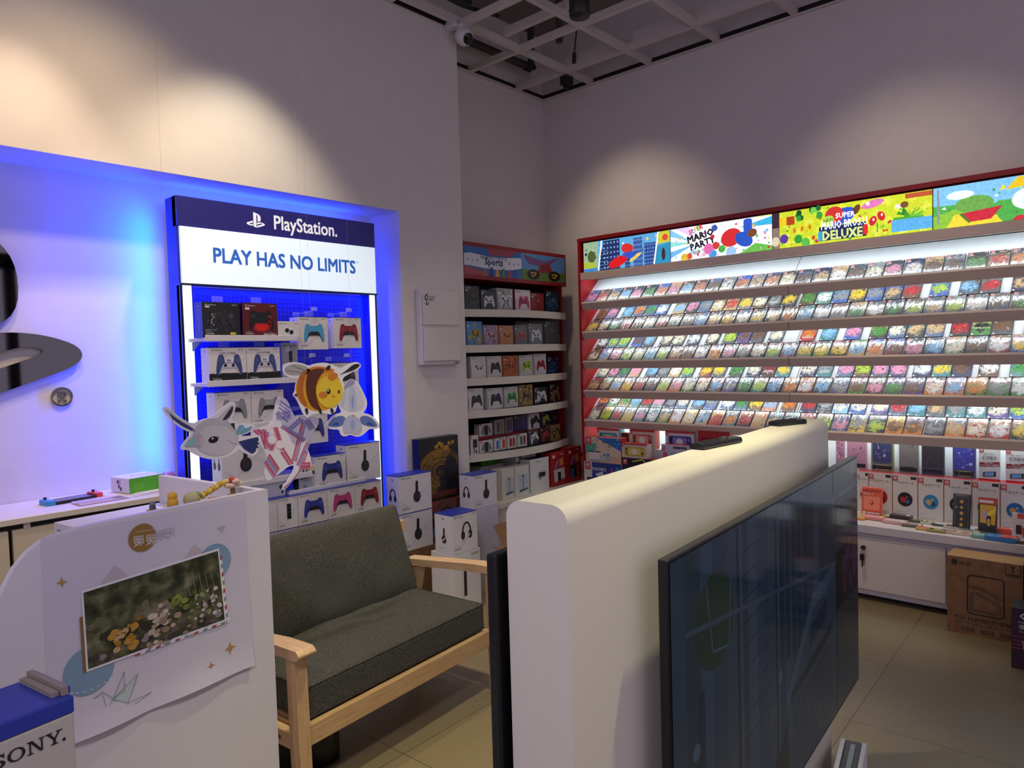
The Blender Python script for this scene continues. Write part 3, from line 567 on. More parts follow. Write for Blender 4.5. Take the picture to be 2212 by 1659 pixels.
b.rect(fr, .03, .02, .34, .06, M('#5a2416', .6), 1)
put(b, 'collector_box', 'black box with gold dragon line art leaning against the column', 'box', (3.335, 3.715, .602), 0)
# open carton beside the sofa
r = empty('open_carton', (3.52, 2.95, 0), .1); tag(r, 'open brown carton with raised flaps behind the sofa arm', 'box'); cb2 = M('#8a6440', .75, noise=.18, nscale=18)
b = MB()
for q in ((-.2, -.16, .2, -.155), (-.2, .155, .2, .16), (-.2, -.155, -.195, .155), (.195, -.155, .2, .155)): b.box(q[0], q[1], 0, q[2], q[3], .37, cb2)
b.box(-.195, -.155, .002, .195, .155, .02, cb2); b.build('carton_body', r)
for P, dd in (([(-.2, .16, .371), (.2, .16, .371), (.2, .24, .50), (-.2, .24, .50)], (0, .004, 0)), ([(.2, -.16, .371), (.2, .16, .371), (.33, .16, .44), (.33, -.16, .44)], (0, 0, .004)), ([(-.2, -.16, .371), (-.2, .16, .371), (-.33, .16, .40), (-.33, -.16, .40)], (0, 0, .004))):
    b = MB(); b.prism([Vector(p) for p in P], dd, cb2); b.build('flap', r)
# ------------------------------------------------------------------ controller shelf in the recess
SX0, SX1, SF = 3.79, 5.02, 3.92          # left, right, front line of the uprights
blk = M('#1d1b1c', .55); redm = M('#8e1a20', .45, noise=.08, nscale=6); cream = M('#d6cfbf', .45)
r = empty('controller_shelf', (0, 0, 0)); tag(r, 'tall dark shelf unit with bowed cream shelf fronts and unlit sports header', 'shelf unit')
b = MB(); b.box(SX0, YB-.03, .47, SX1, YB-.002, 2.47, blk); b.build('back_panel', r)
for x0, m in ((SX0-.02, blk), (SX1, redm)):
    b = MB(); b.box(x0, SF, .47, x0+.02, YB-.002, 2.47, m); b.build('side_panel', r)
hz0, hz1 = 2.222, 2.44
b = MB(); b.box(SX0-.02, SF-.05, hz0-.03, SX1+.02, YB-.031, hz1+.03, redm); fr = Frame((SX0-.005, SF-.0505, hz0), (1, 0, 0), (0, 0, 1), (0, -1, 0)); hw = SX1-SX0+.01; H_ = hz1-hz0; hm = hw*.53
b.rect(fr, 0, 0, hm, H_, M('#2f67a8', .3), 1); b.poly(fr, [(.25, H_), (.62, H_), (.5, H_*.75), (.28, H_*.78)], M('#a0434e', .4), 2); b.poly(fr, [(0, 0), (.3, 0), (.12, H_*.25), (0, H_*.3)], M('#a84a50', .4), 2)
P = [(0, H_*.72)]+[(hm*i/10, H_*(.80-.10*math.sin(i*.31))) for i in range(1, 10)]+[(hm, H_*.78), (hm, H_*.40)]+[(hm*i/10, H_*(.36-.10*math.sin(i*.31))) for i in range(9, 0, -1)]+[(0, H_*.32)]
b.poly(fr, P, M('#d9dbe4', .3), 3); tx = M('#27345f', .4)
b.text(fr, 'NINTENDO SWITCH', hm*.50, H_*.60, .024, tx, 4, 'c', bold=.02); b.text(fr, 'Sports', hm*.50, H_*.40, .058, tx, 4, 'c', bold=.04)
for i, u in enumerate((.06, .14, .22, .78, .86, .94)): b.ell(fr, hm*u, H_*(.53-.03*(i % 3 == 1)), .010, .010, tx, 4, 12); b.ell(fr, hm*u, H_*(.53-.03*(i % 3 == 1)), .006, .006, M('#d9dbe4', .3), 5, 12)
for i in range(6): b.poly(fr, [(.2+i*.07, 0), (.25+i*.07, 0), (.24+i*.07, .05+.03*(i % 2)), (.21+i*.07, .06)], M(['#b25a4a', '#2a3d78', '#d2a24a', '#4f8a5b', '#a94361', '#34558f'][i], .4), 4)
b.rect(fr, hm, 0, hw, H_, M('#5b8fc4', .3), 1); b.poly(fr, [(hm, 0), (hw, 0), (hw, H_*.38), (hm+.2, H_*.3), (hm, H_*.42)], M('#5d7a3b', .4), 2)
b.poly(fr, [(hm+.02, H_*.95), (hm+.3, H_*.75), (hm+.5, H_*.98), (hm+.33, H_*.55), (hm+.1, H_*.6)], M('#7a4a86', .4), 3); b.poly(fr, [(hm+.2, H_*.3), (hm+.42, H_*.36), (hm+.36, H_*.7), (hm+.24, H_*.6)], M('#8a2f33', .4), 4)
for u in (.15, .43): b.ell(fr, hm+u, H_*.22, .085, .045, M('#19160f', .4), 5, 8); b.text(fr, '文', hm+u-.02, H_*.22, .045, M('#c9a13c', .4), 6, 'c', bold=.02) if False else b.line(fr, [(hm+u-.04, H_*.28), (hm+u+.04, H_*.28), (hm+u, H_*.14), (hm+u-.03, H_*.2)], .012, M('#b8943c', .4), 6)
b.build('header_sign', r)
LIPS = [(669, 677.5, 673), (753, 738, 749), (820, 803, 815), (890, 863, 880), (984, 943, 970)]
SZ = []
for i, (yl, yr, _) in enumerate(LIPS):
    z = (at(1010+i*3, yl, 'y', SF).z+at(1212+i*3, yr, 'y', SF).z)/2; SZ.append(z)
    b = MB(); n = 16; front = [(SX0+(SX1-SX0+.02)*k/n, SF-.02-.11*math.sin(math.pi*k/n)) for k in range(n+1)]
    zz = z-.004; b.prism([(x, y, zz-.022) for x, y in front]+[(SX1+.02, YB-.031, zz-.022), (SX0, YB-.031, zz-.022)], (0, 0, .02), blk)
    V = [(x, y-.004, zz-.055) for x, y in front]+[(x, y-.004, zz+.012) for x, y in front]; m = n+1
    b.prism([(x, y-.002, zz-.052) for x, y in front]+[(x, y-.014, zz-.052) for x, y in front[::-1]], (0, 0, .058), cream); o = b.build('shelf', r)
G3 = 'controller boxes on the tall dark shelf'
FY = SF-.03
def xbox(row, k, pl, pr, pt, face, pad, lab, ink='#17171a', dark=False, spots=None, side=None, bag=False):
    zb = SZ[row]-.004+.0006; m = (pl+pr)/2; A, B = at(pl, pt+20, 'y', FY), at(pr, pt+20, 'y', FY); w = B.x-A.x-.004; h = min(max(.12, at(m, pt, 'y', FY).z-zb), ((hz0-.036) if row == 0 else SZ[row-1]-.064)-zb); d = .085
    b = MB(); f = M(face, .4, coat=.15); sd = M(side, .45) if side else f; b.box(-w/2, 0, 0, w/2, d, h, f, left=sd, right=sd); fr, fl = box_frames(w, h, d); ik = PAPER if dark else INK
    if spots:
        q = random.Random(k+row*9)
        for i in range(14): b.ell(fr, q.uniform(.1, .9)*w, q.uniform(.1, .9)*h, .014, .01, M(spots[i % len(spots)], .5), 1+.03*i, 9, q.uniform(0, 3))
    b.ell(fr, .12*w, .91*h, .035*w, .035*w, ik, 2, 12); b.line(fr, [(.095*w, .885*h), (.145*w, .935*h)], .012*w, f, 3); b.line(fr, [(.145*w, .885*h), (.095*w, .935*h)], .012*w, f, 3); b.text(fr, 'XBOX', .18*w, .885*h, .05*h, ik, 2, bold=.01)
    xpad(b, fr, .55*w, .45*h, .72*w, pad, 2, ink, spots, .06, k+row*7)
    if not dark: b.rect(fr, .03*w, .1*h, .055*w, .55*h, ik, 2)
    b.rect(fr, .05*w, .78*h, .16*w, .84*h, PAPER, 2)
    o = put(b, 'controller_box', lab, 'box', ((A.x+B.x)/2, FY+.004, zb), 0, G3)
    if bag:
        g = MB(); n = 7
        V = [(-w/2-.004+(w+.008)*i/(n-1), -.006-.006*((i*7+j*5) % 3), (h+.03)*j/5) for j in range(6) for i in range(n)]
        g.add(V, [(j*n+i, j*n+i+1, (j+1)*n+i+1, (j+1)*n+i) for j in range(5) for i in range(n-1)], M('#dfe3e6', .12, alpha=.09, bump=.6, nscale=30)); g.build('plastic_bag', o)
T = ORD
xbox(0, 0, 1005, 1037, 617, '#191819', '#252426', 'all black controller box at left end of the top dark shelf row', dark=True, ink='#3a3a3c')
xbox(0, 1, 1039, 1072, 626, '#17171a', '#d9d2d4', 'black box with pale pink-white controller in the top shelf row', dark=True)
xbox(0, 2, 1074, 1109, 623, '#a9aaa6', '#d6d6d2', 'grey box with white camouflage controller in the top shelf row', spots=('#6e706e', '#e2e2df'))
xbox(0, 3, 1113, 1147, 626, '#d8d2d2', '#c23f66', 'white box with pink controller and red side in top shelf row', side='#8d1a27')
xbox(0, 4, 1148, 1176, 633, '#7d1f1d', '#9a2b22', 'small dark red box with red controller, top shelf row', dark=True, ink='#3a0f0e')
xbox(0, 5, 1180, 1207, 629, '#132638', '#27506b', 'dark blue box at right end of the top shelf row', dark=True, spots=('#2c5d7a', '#18324a'))
xbox(1, 0, 1008, 1043, 694, '#4f86bd', '#9a8a2c', 'blue beach box with yellow purple controller, second shelf row', spots=('#c3a23b', '#8d3f78', '#d0b277'))
xbox(1, 1, 1045, 1077, 702, '#a58aa0', '#b892a8', 'mauve box with marbled pink controller on second shelf row', spots=('#c9a5b8', '#8a6d88'))
xbox(1, 2, 1079, 1110, 703, '#c98a63', '#d98a35', 'orange and purple box with orange controller, second shelf row', spots=('#b57fa8', '#e0a05a'))
xbox(1, 3, 1112, 1140, 702, '#6e6d6b', '#c24a32', 'bagged grey box with red controller on the second shelf row', bag=True)
xbox(1, 4, 1142, 1173, 699, '#7a7a78', '#dedede', 'bagged grey box with white controller on the second shelf row', bag=True)
xbox(1, 5, 1176, 1207, 694, '#2a2628', '#383436', 'bagged dark box at the right end of second shelf row', dark=True, bag=True)
xbox(2, 0, 1017, 1051, 770, '#d3d0cb', '#cdcbc8', 'white box with white controller, left on third shelf row')
xbox(2, 1, 1053, 1085, 769, '#d3d0cb', '#2b2b2e', 'white box with black controller on third shelf row')
xbox(2, 2, 1087, 1120, 768, '#c0602a', '#b65a26', 'orange box with patterned orange controller on third shelf row', spots=('#5a2a16', '#d07a3a'), ink='#33160b')
xbox(2, 3, 1122, 1152, 767, '#d3d0cb', '#a8c71f', 'white box with lime green controller on third shelf row')
xbox(2, 4, 1154, 1181, 764, '#d3d0cb', '#a8262a', 'white box with red controller on third shelf row')
xbox(2, 5, 1184, 1208, 771, '#151a2c', '#24365e', 'small dark blue box at right end of third shelf row', dark=True, spots=('#3557a0', '#1a2342'))
xbox(3, 0, 1011, 1045, 839, '#d3d0cb', '#2a2a2c', 'white box with upright black controller, left end of fourth shelf row')
xbox(3, 1, 1053, 1087, 838, '#d3d0cb', '#2c2046', 'white box with dark purple controller on fourth shelf row')
xbox(3, 2, 1089.5, 1120, 835, '#d3d0cb', '#3f9a44', 'white box with green controller on fourth shelf row')
xbox(3, 3, 1121.5, 1152, 831, '#a0803f', '#5d4e34', 'gold box with gold to black controller on fourth shelf row', spots=('#caa95a', '#2c2722'))
xbox(3, 4, 1154.5, 1184, 836, '#1b1b1d', '#cfcfcf', 'black box with black and white controller on fourth shelf row', dark=True, spots=('#e0e0e0', '#222'*1 if False else '#2a2a2a'))
xbox(3, 5, 1188, 1211, 829, '#25201f', '#8a5a38', 'dark box with copper controller at right end of fourth shelf row', dark=True, spots=('#a9764a', '#3a2a20'))
# fifth shelf: small accessory boxes in two steps
G4 = 'accessory boxes on the fifth dark shelf'
sr = M('#8e2022', .45)
b = MB(); zst = SZ[4]+.115; b.box(SX0+.05, FY+.075, SZ[4]-.003, SX1-.02, FY+.20, zst, sr); tag(b.build('display_step'), 'dark red step block behind the front accessory boxes on fifth shelf', 'step')
def acc(pl, pr, pt, back, face, kind, cols, lab):
    zb = (zst+.0006) if back else SZ[4]-.0034+.0006; y = FY+.08 if back else FY+.004; m = (pl+pr)/2; A, B = at(pl, pt+15, 'y', y), at(pr, pt+15, 'y', y); w = B.x-A.x-.004; h = min(max(.09, at(m, pt, 'y', y).z-zb), SZ[3]-.064-zb); d = .06
    if not back: h = min(h, .19)
    b = MB(); f = M(face, .4, coat=.15); b.box(-w/2, 0, 0, w/2, d, h, f, top=sr); fr, fl = box_frames(w, h, d); b.rect(fr, .03*w, .84*h, .2*w, .98*h, M('#b5242a', .4), 1); b.rect(fr, .08*w, .88*h, .11*w, .95*h, PAPER, 2); b.rect(fr, .13*w, .88*h, .16*w, .95*h, PAPER, 2)
    if kind == 'pair':
        for i, u in enumerate((.36, .70)): b.rrect(fr, (u-.13)*w, .14*h, (u+.13)*w, .82*h, .09*w, M(cols[i], .4), 2); b.ell(fr, u*w, .63*h, .06*w, .06*w, INK, 3, 10); [b.ell(fr, u*w, (.42+j*.07)*h, .03*w, .03*w, INK, 3, 8) for j in (-1, 0, 1)]
    elif kind == 'one': b.rrect(fr, .34*w, .12*h, .8*w, .84*h, .2*w, M(cols[0], .4), 2); b.ell(fr, .57*w, .65*h, .09*w, .09*w, INK, 3, 10); [b.ell(fr, .57*w, (.42+j*.07)*h, .05*w, .05*w, INK, 3, 8) for j in (-1, 0, 1)]
    elif kind == 'grip':
        b.rect(fr, .36*w, .08*h, .66*w, .86*h, M('#232325', .4), 2); g = M('#6d6f70', .35)
        for s_ in (-1, 1): b.poly(fr, [((.51+s_*.17)*w, .8*h), ((.51+s_*.27)*w, .74*h), ((.51+s_*.38)*w, .3*h), ((.51+s_*.32)*w, .1*h), ((.51+s_*.2)*w, .3*h)], g, 2)
    elif kind == 'pad': xpad(b, fr, .55*w, .48*h, .78*w, cols[0], 2, cols[1] if len(cols) > 1 else '#3c3c40', None, .4)
    elif kind == 'plug': b.rrect(fr, .3*w, .36*h, .82*w, .78*h, .03*w, INK, 2); b.rect(fr, .4*w, .1*h, .5*w, .36*h, INK, 2); b.ell(fr, .7*w, .15*h, .08*w, .1*h, INK, 2, 10)
    put(b, 'accessory_box', lab, 'box', ((A.x+B.x)/2, y, zb), 0, G4)
acc(1035, 1064, 915, True, '#cfccc6', 'grip', (), 'white grip box with grey handles, upper step of fifth shelf')
acc(1068, 1090, 906, True, '#8a8a92', 'pair', ('#463a5a', '#9a7a35'), 'box with purple and yellow half-controllers, upper step')
acc(1091, 1109, 901, True, '#77787f', 'pair', ('#3f2f4f', '#6a4a72'), 'box with two purple half-controllers, upper step')
acc(1110, 1138, 897, True, '#2b2447', 'pair', ('#3a3468', '#4a4088'), 'dark purple patterned box in the middle of upper step')
acc(1141, 1166, 893, True, '#cfccc6', 'pad', ('#26262a',), 'white box with black gamepad on the upper step')
acc(1168, 1188, 888, True, '#2c2c38', 'pad', ('#b3b53a', '#2a2a60'), 'dark box with yellow-blue gamepad on the upper step')
acc(1190, 1206, 885, True, '#211f20', 'pad', ('#37342f', '#8f8b45'), 'black gamepad box at the right end of upper step')
acc(1016, 1034, 940, False, '#cfccc6', 'plug', (), 'white charger plug box at left end of fifth shelf front')
acc(1036, 1065, 951, False, '#cfccc6', 'grip', (), 'white grip box with grey handles, front of fifth shelf')
acc(1068, 1080, 947, False, '#cfccc6', 'one', ('#3a7fc0',), 'white box with one blue half-controller')
acc(1081, 1093.5, 944, False, '#cfccc6', 'one', ('#d0522c',), 'white box with one orange-red half-controller')
acc(1095.5, 1116, 941, False, '#cfccc6', 'pair', ('#b8402f', '#c8502f'), 'white box with two red half-controllers')
acc(1118, 1139, 936, False, '#cfccc6', 'pair', ('#3f8f50', '#b83a6a'), 'white box with green and pink half-controllers')
acc(1141, 1164, 930, False, '#3a3a3a', 'pad', ('#d0cec8', '#222224'), 'dark box with white trimmed gamepad, front of fifth shelf')
acc(1167, 1188, 925, False, '#3a2424', 'pad', ('#a8302c', '#1c1c1e'), 'dark box with red gamepad, front of fifth shelf')
acc(1190, 1211, 917, False, '#8a7040', 'pad', ('#2a2826', '#c8b068'), 'tan box with black gamepad at right end of shelf front')
# low counter under it with console boxes
CZ = .47
b = MB(); b.box(3.73, 3.72, .06, 5.20, YB-.002, CZ-.04, cream); b.box(3.735, 3.735, 0, 5.19, YB-.01, .06, dk); r = empty('low_counter', (0, 0, 0)); tag(r, 'low cream counter carrying console boxes under the dark shelf unit', 'counter'); b.build('cabinet', r, bevel=.003)
b = MB(); b.box(3.725, 3.695, CZ-.04, 5.22, YB-.002, CZ, cream); b.build('worktop', r, bevel=.004)
for x in (3.74, 4.23, 4.72):
    b = MB(); b.box(x, 3.708, .08, x+.47, 3.7195, CZ-.075, M('#cdc5b4', .45)); b.build('door', r, bevel=.003)
G5 = 'console boxes on the low cream counter'
CB = CZ+.001
def cbox(x0, x1, y, d, h, face, label, draw=None, name='console_box', z=None, rz=0, left=None, top=None):
    w = x1-x0; b = MB(); f = M(face, .4); kw = {}
    if left: kw['left'] = M(left, .45)
    if top: kw['top'] = M(top, .45)
    b.box(-w/2, 0, 0, w/2, d, h, f, **kw); fr, fl = box_frames(w, h, d)
    if draw: draw(b, fr, fl, w, h)
    return put(b, name, label, 'box', ((x0+x1)/2, y, CB if z is None else z), rz, G5)
def oled(white):
    def dr(b, fr, fl, w, h):
        P_ = M('#e8dcd8', .4); b.rrect(fr, .12*w, .83*h, .28*w, .92*h, .01, P_, 1); b.rect(fr, .19*w, .83*h, .21*w, .92*h, M('#b01c22', .4), 2); b.text(fr, 'OLED', .6*w, .9*h, .05*h, P_, 1)
        b.poly(fr, [(.2*w, .5*h), (.35*w, .62*h), (.35*w, .72*h)], M('#3a78b8', .4), 2); b.poly(fr, [(.2*w, .5*h), (.35*w, .72*h), (.8*w, .82*h), (.85*w, .6*h)], M('#d07a3a', .4), 1.5); b.poly(fr, [(.3*w, .5*h), (.55*w, .78*h), (.6*w, .55*h)], M('#7a3f7a', .4), 2)
        c1, c2 = ('#dedad6', '#dedad6') if white else ('#2f7fc4', '#c84a32')
        b.poly(fr, [(.18*w, .48*h), (.88*w, .52*h), (.9*w, .2*h), (.22*w, .12*h)], M('#232326' if not white else '#c9c4c0', .4), 2); b.rrect(fr, .26*w, .1*h, .42*w, .42*h, .02, M(c1, .4), 3); b.rrect(fr, .66*w, .16*h, .82*w, .5*h, .02, M(c2, .4), 3); b.rect(fr, .43*w, .14*h, .64*w, .4*h, M('#1a1a1c', .4), 3)
    return dr
cbox(4.66, 4.87, 3.79, .12, .29, '#a31f24', 'tall red console box with white controllers on the low counter', oled(True))
cbox(4.89, 5.10, 3.795, .12, .305, '#9c1d22', 'tall red console box with blue and red controllers', oled(False))
def standb(b, fr, fl, w, h): b.rect(fr, .25*w, .12*h, .95*w, .72*h, M('#b8c0c4', .4), 1); b.rect(fr, .55*w, .2*h, .58*w, .62*h, INK, 2); b.ell(fr, .565*w, .66*h, .05*w, .05*h, INK, 2, 10); b.poly(fr, [(.3*w, .14*h), (.9*w, .2*h), (.9*w, .24*h), (.3*w, .2*h)], INK, 2)
cbox(4.02, 4.16, 3.76, .12, .24, '#d2cfc4', 'cream stand box left of the tower stand box', standb, 'accessory_box')
cbox(4.17, 4.34, 3.76, .12, .24, '#d2cfc4', 'cream box printed with a black tower stand', standb, 'accessory_box')
def xst(b, fr, fl, w, h):
    ps_mark(b, fr, .3*w, .88*h, .06*h, INK, 1); b.text(fr, 'PlayStation', .4*w, .885*h, .035*h, INK, 1); b.line(fr, [(.2*w, .1*h), (.7*w, .5*h)], .03*w, SHADE, 1); b.line(fr, [(.6*w, .1*h), (.45*w, .5*h)], .03*w, SHADE, 1)
    b.ell(fr, .6*w, .5*h, .28*w, .13*h, GREY, 1, 20, .2); b.rrect(fr, .45*w, .42*h, .8*w, .56*h, .01, INK, 2)
cbox(4.38, 4.62, 3.78, .11, .27, '#d2cfc8', 'white box printed with a black stand in an oval', xst, 'accessory_box', top='#24294f')
cbox(4.03, 4.30, 4.0, .2, .24, '#c9c6bd', 'cream carton at the back of the low counter', None); 
cbox(4.06, 4.27, 4.02, .12, .085, '#3c8a2e', 'small bright green box lying on the cream carton', None, 'accessory_box', CB+.2405)
b = MB(); b.box(-.17, 0, 0, .17, .2, .245, M('#bdb9ae', .45)); put(b, 'console_box', 'grey cream carton under the white lying console box', 'box', (4.50, 3.93, CB), 0, G5)
b = MB(); b.box(-.15, -.02, 0, .15, .2, .07, M('#cfccc4', .4)); fr = Frame((-.15, -.02, 0), (1, 0, 0), (0, 0, 1), (0, -1, 0)); b.ell(fr, .06, .035, .014, .014, INK, 1, 12); b.text(fr, '.....', .17, .03, .05, INK, 1); put(b, 'console_box', 'white console box lying flat above the stand boxes', 'box', (4.48, 3.93, CB+.2455), .12, G5)
# things leaning in the corner
b = MB(); p = at(1230, 945, 'y', 4.2); q = at(1222, 1030, 'y', 4.15); b.tube([(5.2, 4.22, 1.02), (5.13, 4.1, .48)], .012, M('#4b3a44', .5)); b.tube([(5.2, 4.22, 1.02), (5.215, 4.25, 1.12), (5.23, 4.23, 1.12), (5.21, 4.21, 1.0)], .006, dk); tag(b.build('broom_handle'), 'grey pole with black loop leaning in the corner right of dark shelf', 'pole')
b = MB(); b.box(5.06, 3.95, .471, 5.11, 4.08, .50, dk); tag(b.build('cable_tray'), 'small black box at the back corner of the low counter', 'box')
b = MB(); b.tube([(5.29, 3.80, .92), (5.22, 3.98, .48), (5.10, 4.0, .476)], .006, dk); tag(b.build('black_cable'), 'thin black cable hanging down the corner beside the red panel', 'cable')
# ------------------------------------------------------------------ game wall
XG, GY0, GY1 = 4.96, -.50, 3.645
wood = M('#d8c2b0', .42, noise=.06, nscale=12, stretch=(8, 1, 8)); wht = M('#d8dcde', .4); redp = M('#b01319', .35, noise=.15, nscale=4); redf = M('#8c1014', .4)
TIP = [2.028-.2505*k for k in range(5)]; SL = (.731, .682)
g = empty('game_wall_unit', (0, 0, 0)); tag(g, 'long red and white game wall with five tilted shelves and lit picture banner', 'display unit')
b = MB(); b.box(XG-.01, GY1, .5, XW-.002, GY1+.025, 2.575, redp); b.build('side_panel', g)
b = MB(); b.box(XG-.012, GY0, 2.545, XW-.002, GY1+.026, 2.575, redf); b.build('top_board', g)
b = MB(); b.box(XG+.035, GY0, 2.285, XW-.002, GY1-.001, 2.544, redf); b.build('sign_box', g)
b = MB(); b.box(XG-.015, GY0, 2.222, XG+.03, GY1-.001, 2.283, wood); b.box(XG+.03, GY0, 2.252, XW-.002, GY1-.001, 2.283, wht); b.build('cornice', g, bevel=.003)
led = M('#eaf6ff', .4, emit=9)
b = MB(); b.box(XG+.036, GY0, 2.240, XG+.05, GY1-.02, 2.2515, led); b.build('light_strip', g)
b = MB(); b.box(XW-.09, GY0, .5, XW-.002, GY1-.001, 2.222, wht); b.build('back_panel', g)
for k, z in enumerate(TIP):
    m_ = wood if k < 4 else wood
    for y0, y1 in ((1.885, GY1-.001), (GY0, 1.880)):
        b = MB(); L = .355 if k else .345
        c = [(XG-.012, z-.005), (XG-.004, z+.008), (XG+.006, z+.002), (XG+.006, z-.020), (XG+.006+SL[0]*L, z-.020+SL[1]*L), (XG+.006+SL[0]*L+.004, z-.032+SL[1]*L), (XG+.055, z-.032+SL[1]*.049/SL[0]), (XG+.045, z-.062), (XG+.018, z-.062)]
        b.prism([(x, y0, zz) for x, zz in c], (0, y1-y0, 0), wood)
        b.prism([(XG+.0062, y0, z-.0195), (XG+.0062+SL[0]*L, y0, z-.0195+SL[1]*L), (XG+.0062+SL[0]*L-.001, y0, z-.0185+SL[1]*L), (XG+.0062-.001, y0, z-.0185)], (0, y1-y0, 0), wht)
        sh = b.build('tilted_shelf', g)
        b = MB(); q0, q1 = .125, .143; b.prism([(XG+.006+SL[0]*q+dn*SL[1], y0+.01, z-.032+SL[1]*q-dn*SL[0]) for q, dn in ((q0, .004), (q0, .010), (q1, .010), (q1, .004))], (0, y1-y0-.02, 0), led); b.build('light_strip', sh)
for k, z in enumerate([2.25]+TIP):
    e = (.85 if k == 0 else 1.2) if k < 5 else 2.0
    for yc, ln in ((2.75, 1.7), (.7, 2.3)):
        if k == 0: strip('shelf_lamp', (XG+.056, yc, z-.012), (XG+.15, yc, z-.2), ln, .014, e*ln/1.7, (.86, .97, 1))
        else:
            p0 = Vector((XG+.006+SL[0]*.134+SL[1]*.014, yc, z-.032+SL[1]*.134-SL[0]*.014)); strip('shelf_lamp', p0, p0+Vector((SL[1]*.55, 0, -SL[0])), ln, .02, e*ln/1.7, (.86, .97, 1))
# banner pictures: lit panels with plain shapes
def E(h, s=.9):
    m = M(h, .3, emit=s, noise=.2, nscale=55)
    t = m.node_tree
    mixn = next(n for n in t.nodes if n.type == 'MIX'); p_ = t.nodes['Principled BSDF']
    if not p_.inputs['Emission Color'].is_linked: t.links.new(mixn.outputs[2], p_.inputs['Emission Color'])
    return m
def conf(b, fr, w, h, cols):
    for i in range(int(95*w)):
        u, v = q.random(), q.random()**1.6*.9+.03; a = q.uniform(.004, .016); u = min(max(u, .03), .97)
        if v*h+a > h or v*h-a < 0: continue
        if q.random() < .5: b.ell(fr, u*w, v*h, a, a*q.uniform(.5, 1), E(cols[i % len(cols)]), 2.6+i*.002, 9, q.uniform(0, 3))
        else: b.poly(fr, [(u*w-a, v*h), (u*w+a*.6, v*h-a*.5), (u*w+a*.4, v*h+a*.7)], E(cols[i % len(cols)]), 2.6+i*.002)
def panel(y1, y0, label, draw, cols):
    w = y1-y0; b = MB(); b.box(-w/2, 0, 0, w/2, .028, .246, E('#ffffff', .3) if False else M('#303034', .4)); fr = Frame((-w/2, 0, 0), (1, 0, 0), (0, 0, 1), (0, -1, 0)); draw(b, fr, w, .246)
    conf(b, fr, w, .246, cols)
    o = b.build('picture_panel', None, (XG+.004, (y0+y1)/2, 2.2865), -math.pi/2); tag(o, label, 'sign', 'lit picture panels of the banner')
q = random.Random(5)
def clip(P, w, h): return [(min(max(u, 0), w), min(max(v, 0), h)) for u, v in P]
def p1(b, fr, w, h):
    b.rect(fr, 0, 0, w, h, E('#5aa6d8'), 1); b.rect(fr, 0, 0, .18*w, h, E('#8fae8c'), 2); b.ell(fr, .1*w, .5*h, .05*w, .2*h, E('#4a5a2e'), 3); b.poly(fr, [(0, 0), (.16*w, 0), (.13*w, .3*h), (0, .34*h)], E('#a4b93a'), 3)
    b.poly(fr, [(.175*w, 0), (.19*w, 0), (.235*w, h), (.22*w, h)], E('#ffffff'), 6)
    for i, (u0, u1, v) in enumerate(((.24, .44, .97), (.50, .56, .75), (.60, .70, .92), (.72, .86, .7), (.2, .3, .7))):
        b.rect(fr, u0*w, 0, u1*w, v*h, E(['#20305e', '#27406e', '#39599a', '#2c4a8c', '#18244a'][i]), 3)
        for a in range(5):
            for c in range(6): b.rect(fr, (u0+(u1-u0)*(a+.25)/5)*w, (v*(c+.3)/6)*h, (u0+(u1-u0)*(a+.65)/5)*w, (v*(c+.65)/6)*h, E('#7fa6e0'), 4)
    b.ell(fr, .42*w, .22*h, .12*w, .16*h, E('#d01c20'), 5, 20, .3); b.ell(fr, .53*w, .62*h, .07*w, .16*h, E('#c9302c'), 5, 16, -.2); b.ell(fr, .55*w, .4*h, .08*w, .12*h, E('#2a56c0'), 5); b.ell(fr, .62*w, .3*h, .08*w, .06*h, E('#e8c860'), 5, 14, .5)
    b.poly(fr, [(.82*w, 0), (.835*w, 0), (.885*w, h), (.87*w, h)], E('#ffffff'), 6); b.poly(fr, [(.836*w, 0), (w, 0), (w, .62*h), (.86*w, .56*h)], E('#2f8fb8'), 5); b.poly(fr, [(.887*w, h), (w, h), (w, .64*h), (.86*w, .62*h)], E('#c7c43a'), 5); b.ell(fr, .95*w, .8*h, .03*w, .1*h, E('#d2492a'), 6); b.ell(fr, .93*w, .28*h, .02*w, .2*h, E('#3a2a26'), 6)
    b.rect(fr, 0, 0, .2*w, .1*h, E('#3a7fd0'), 5)
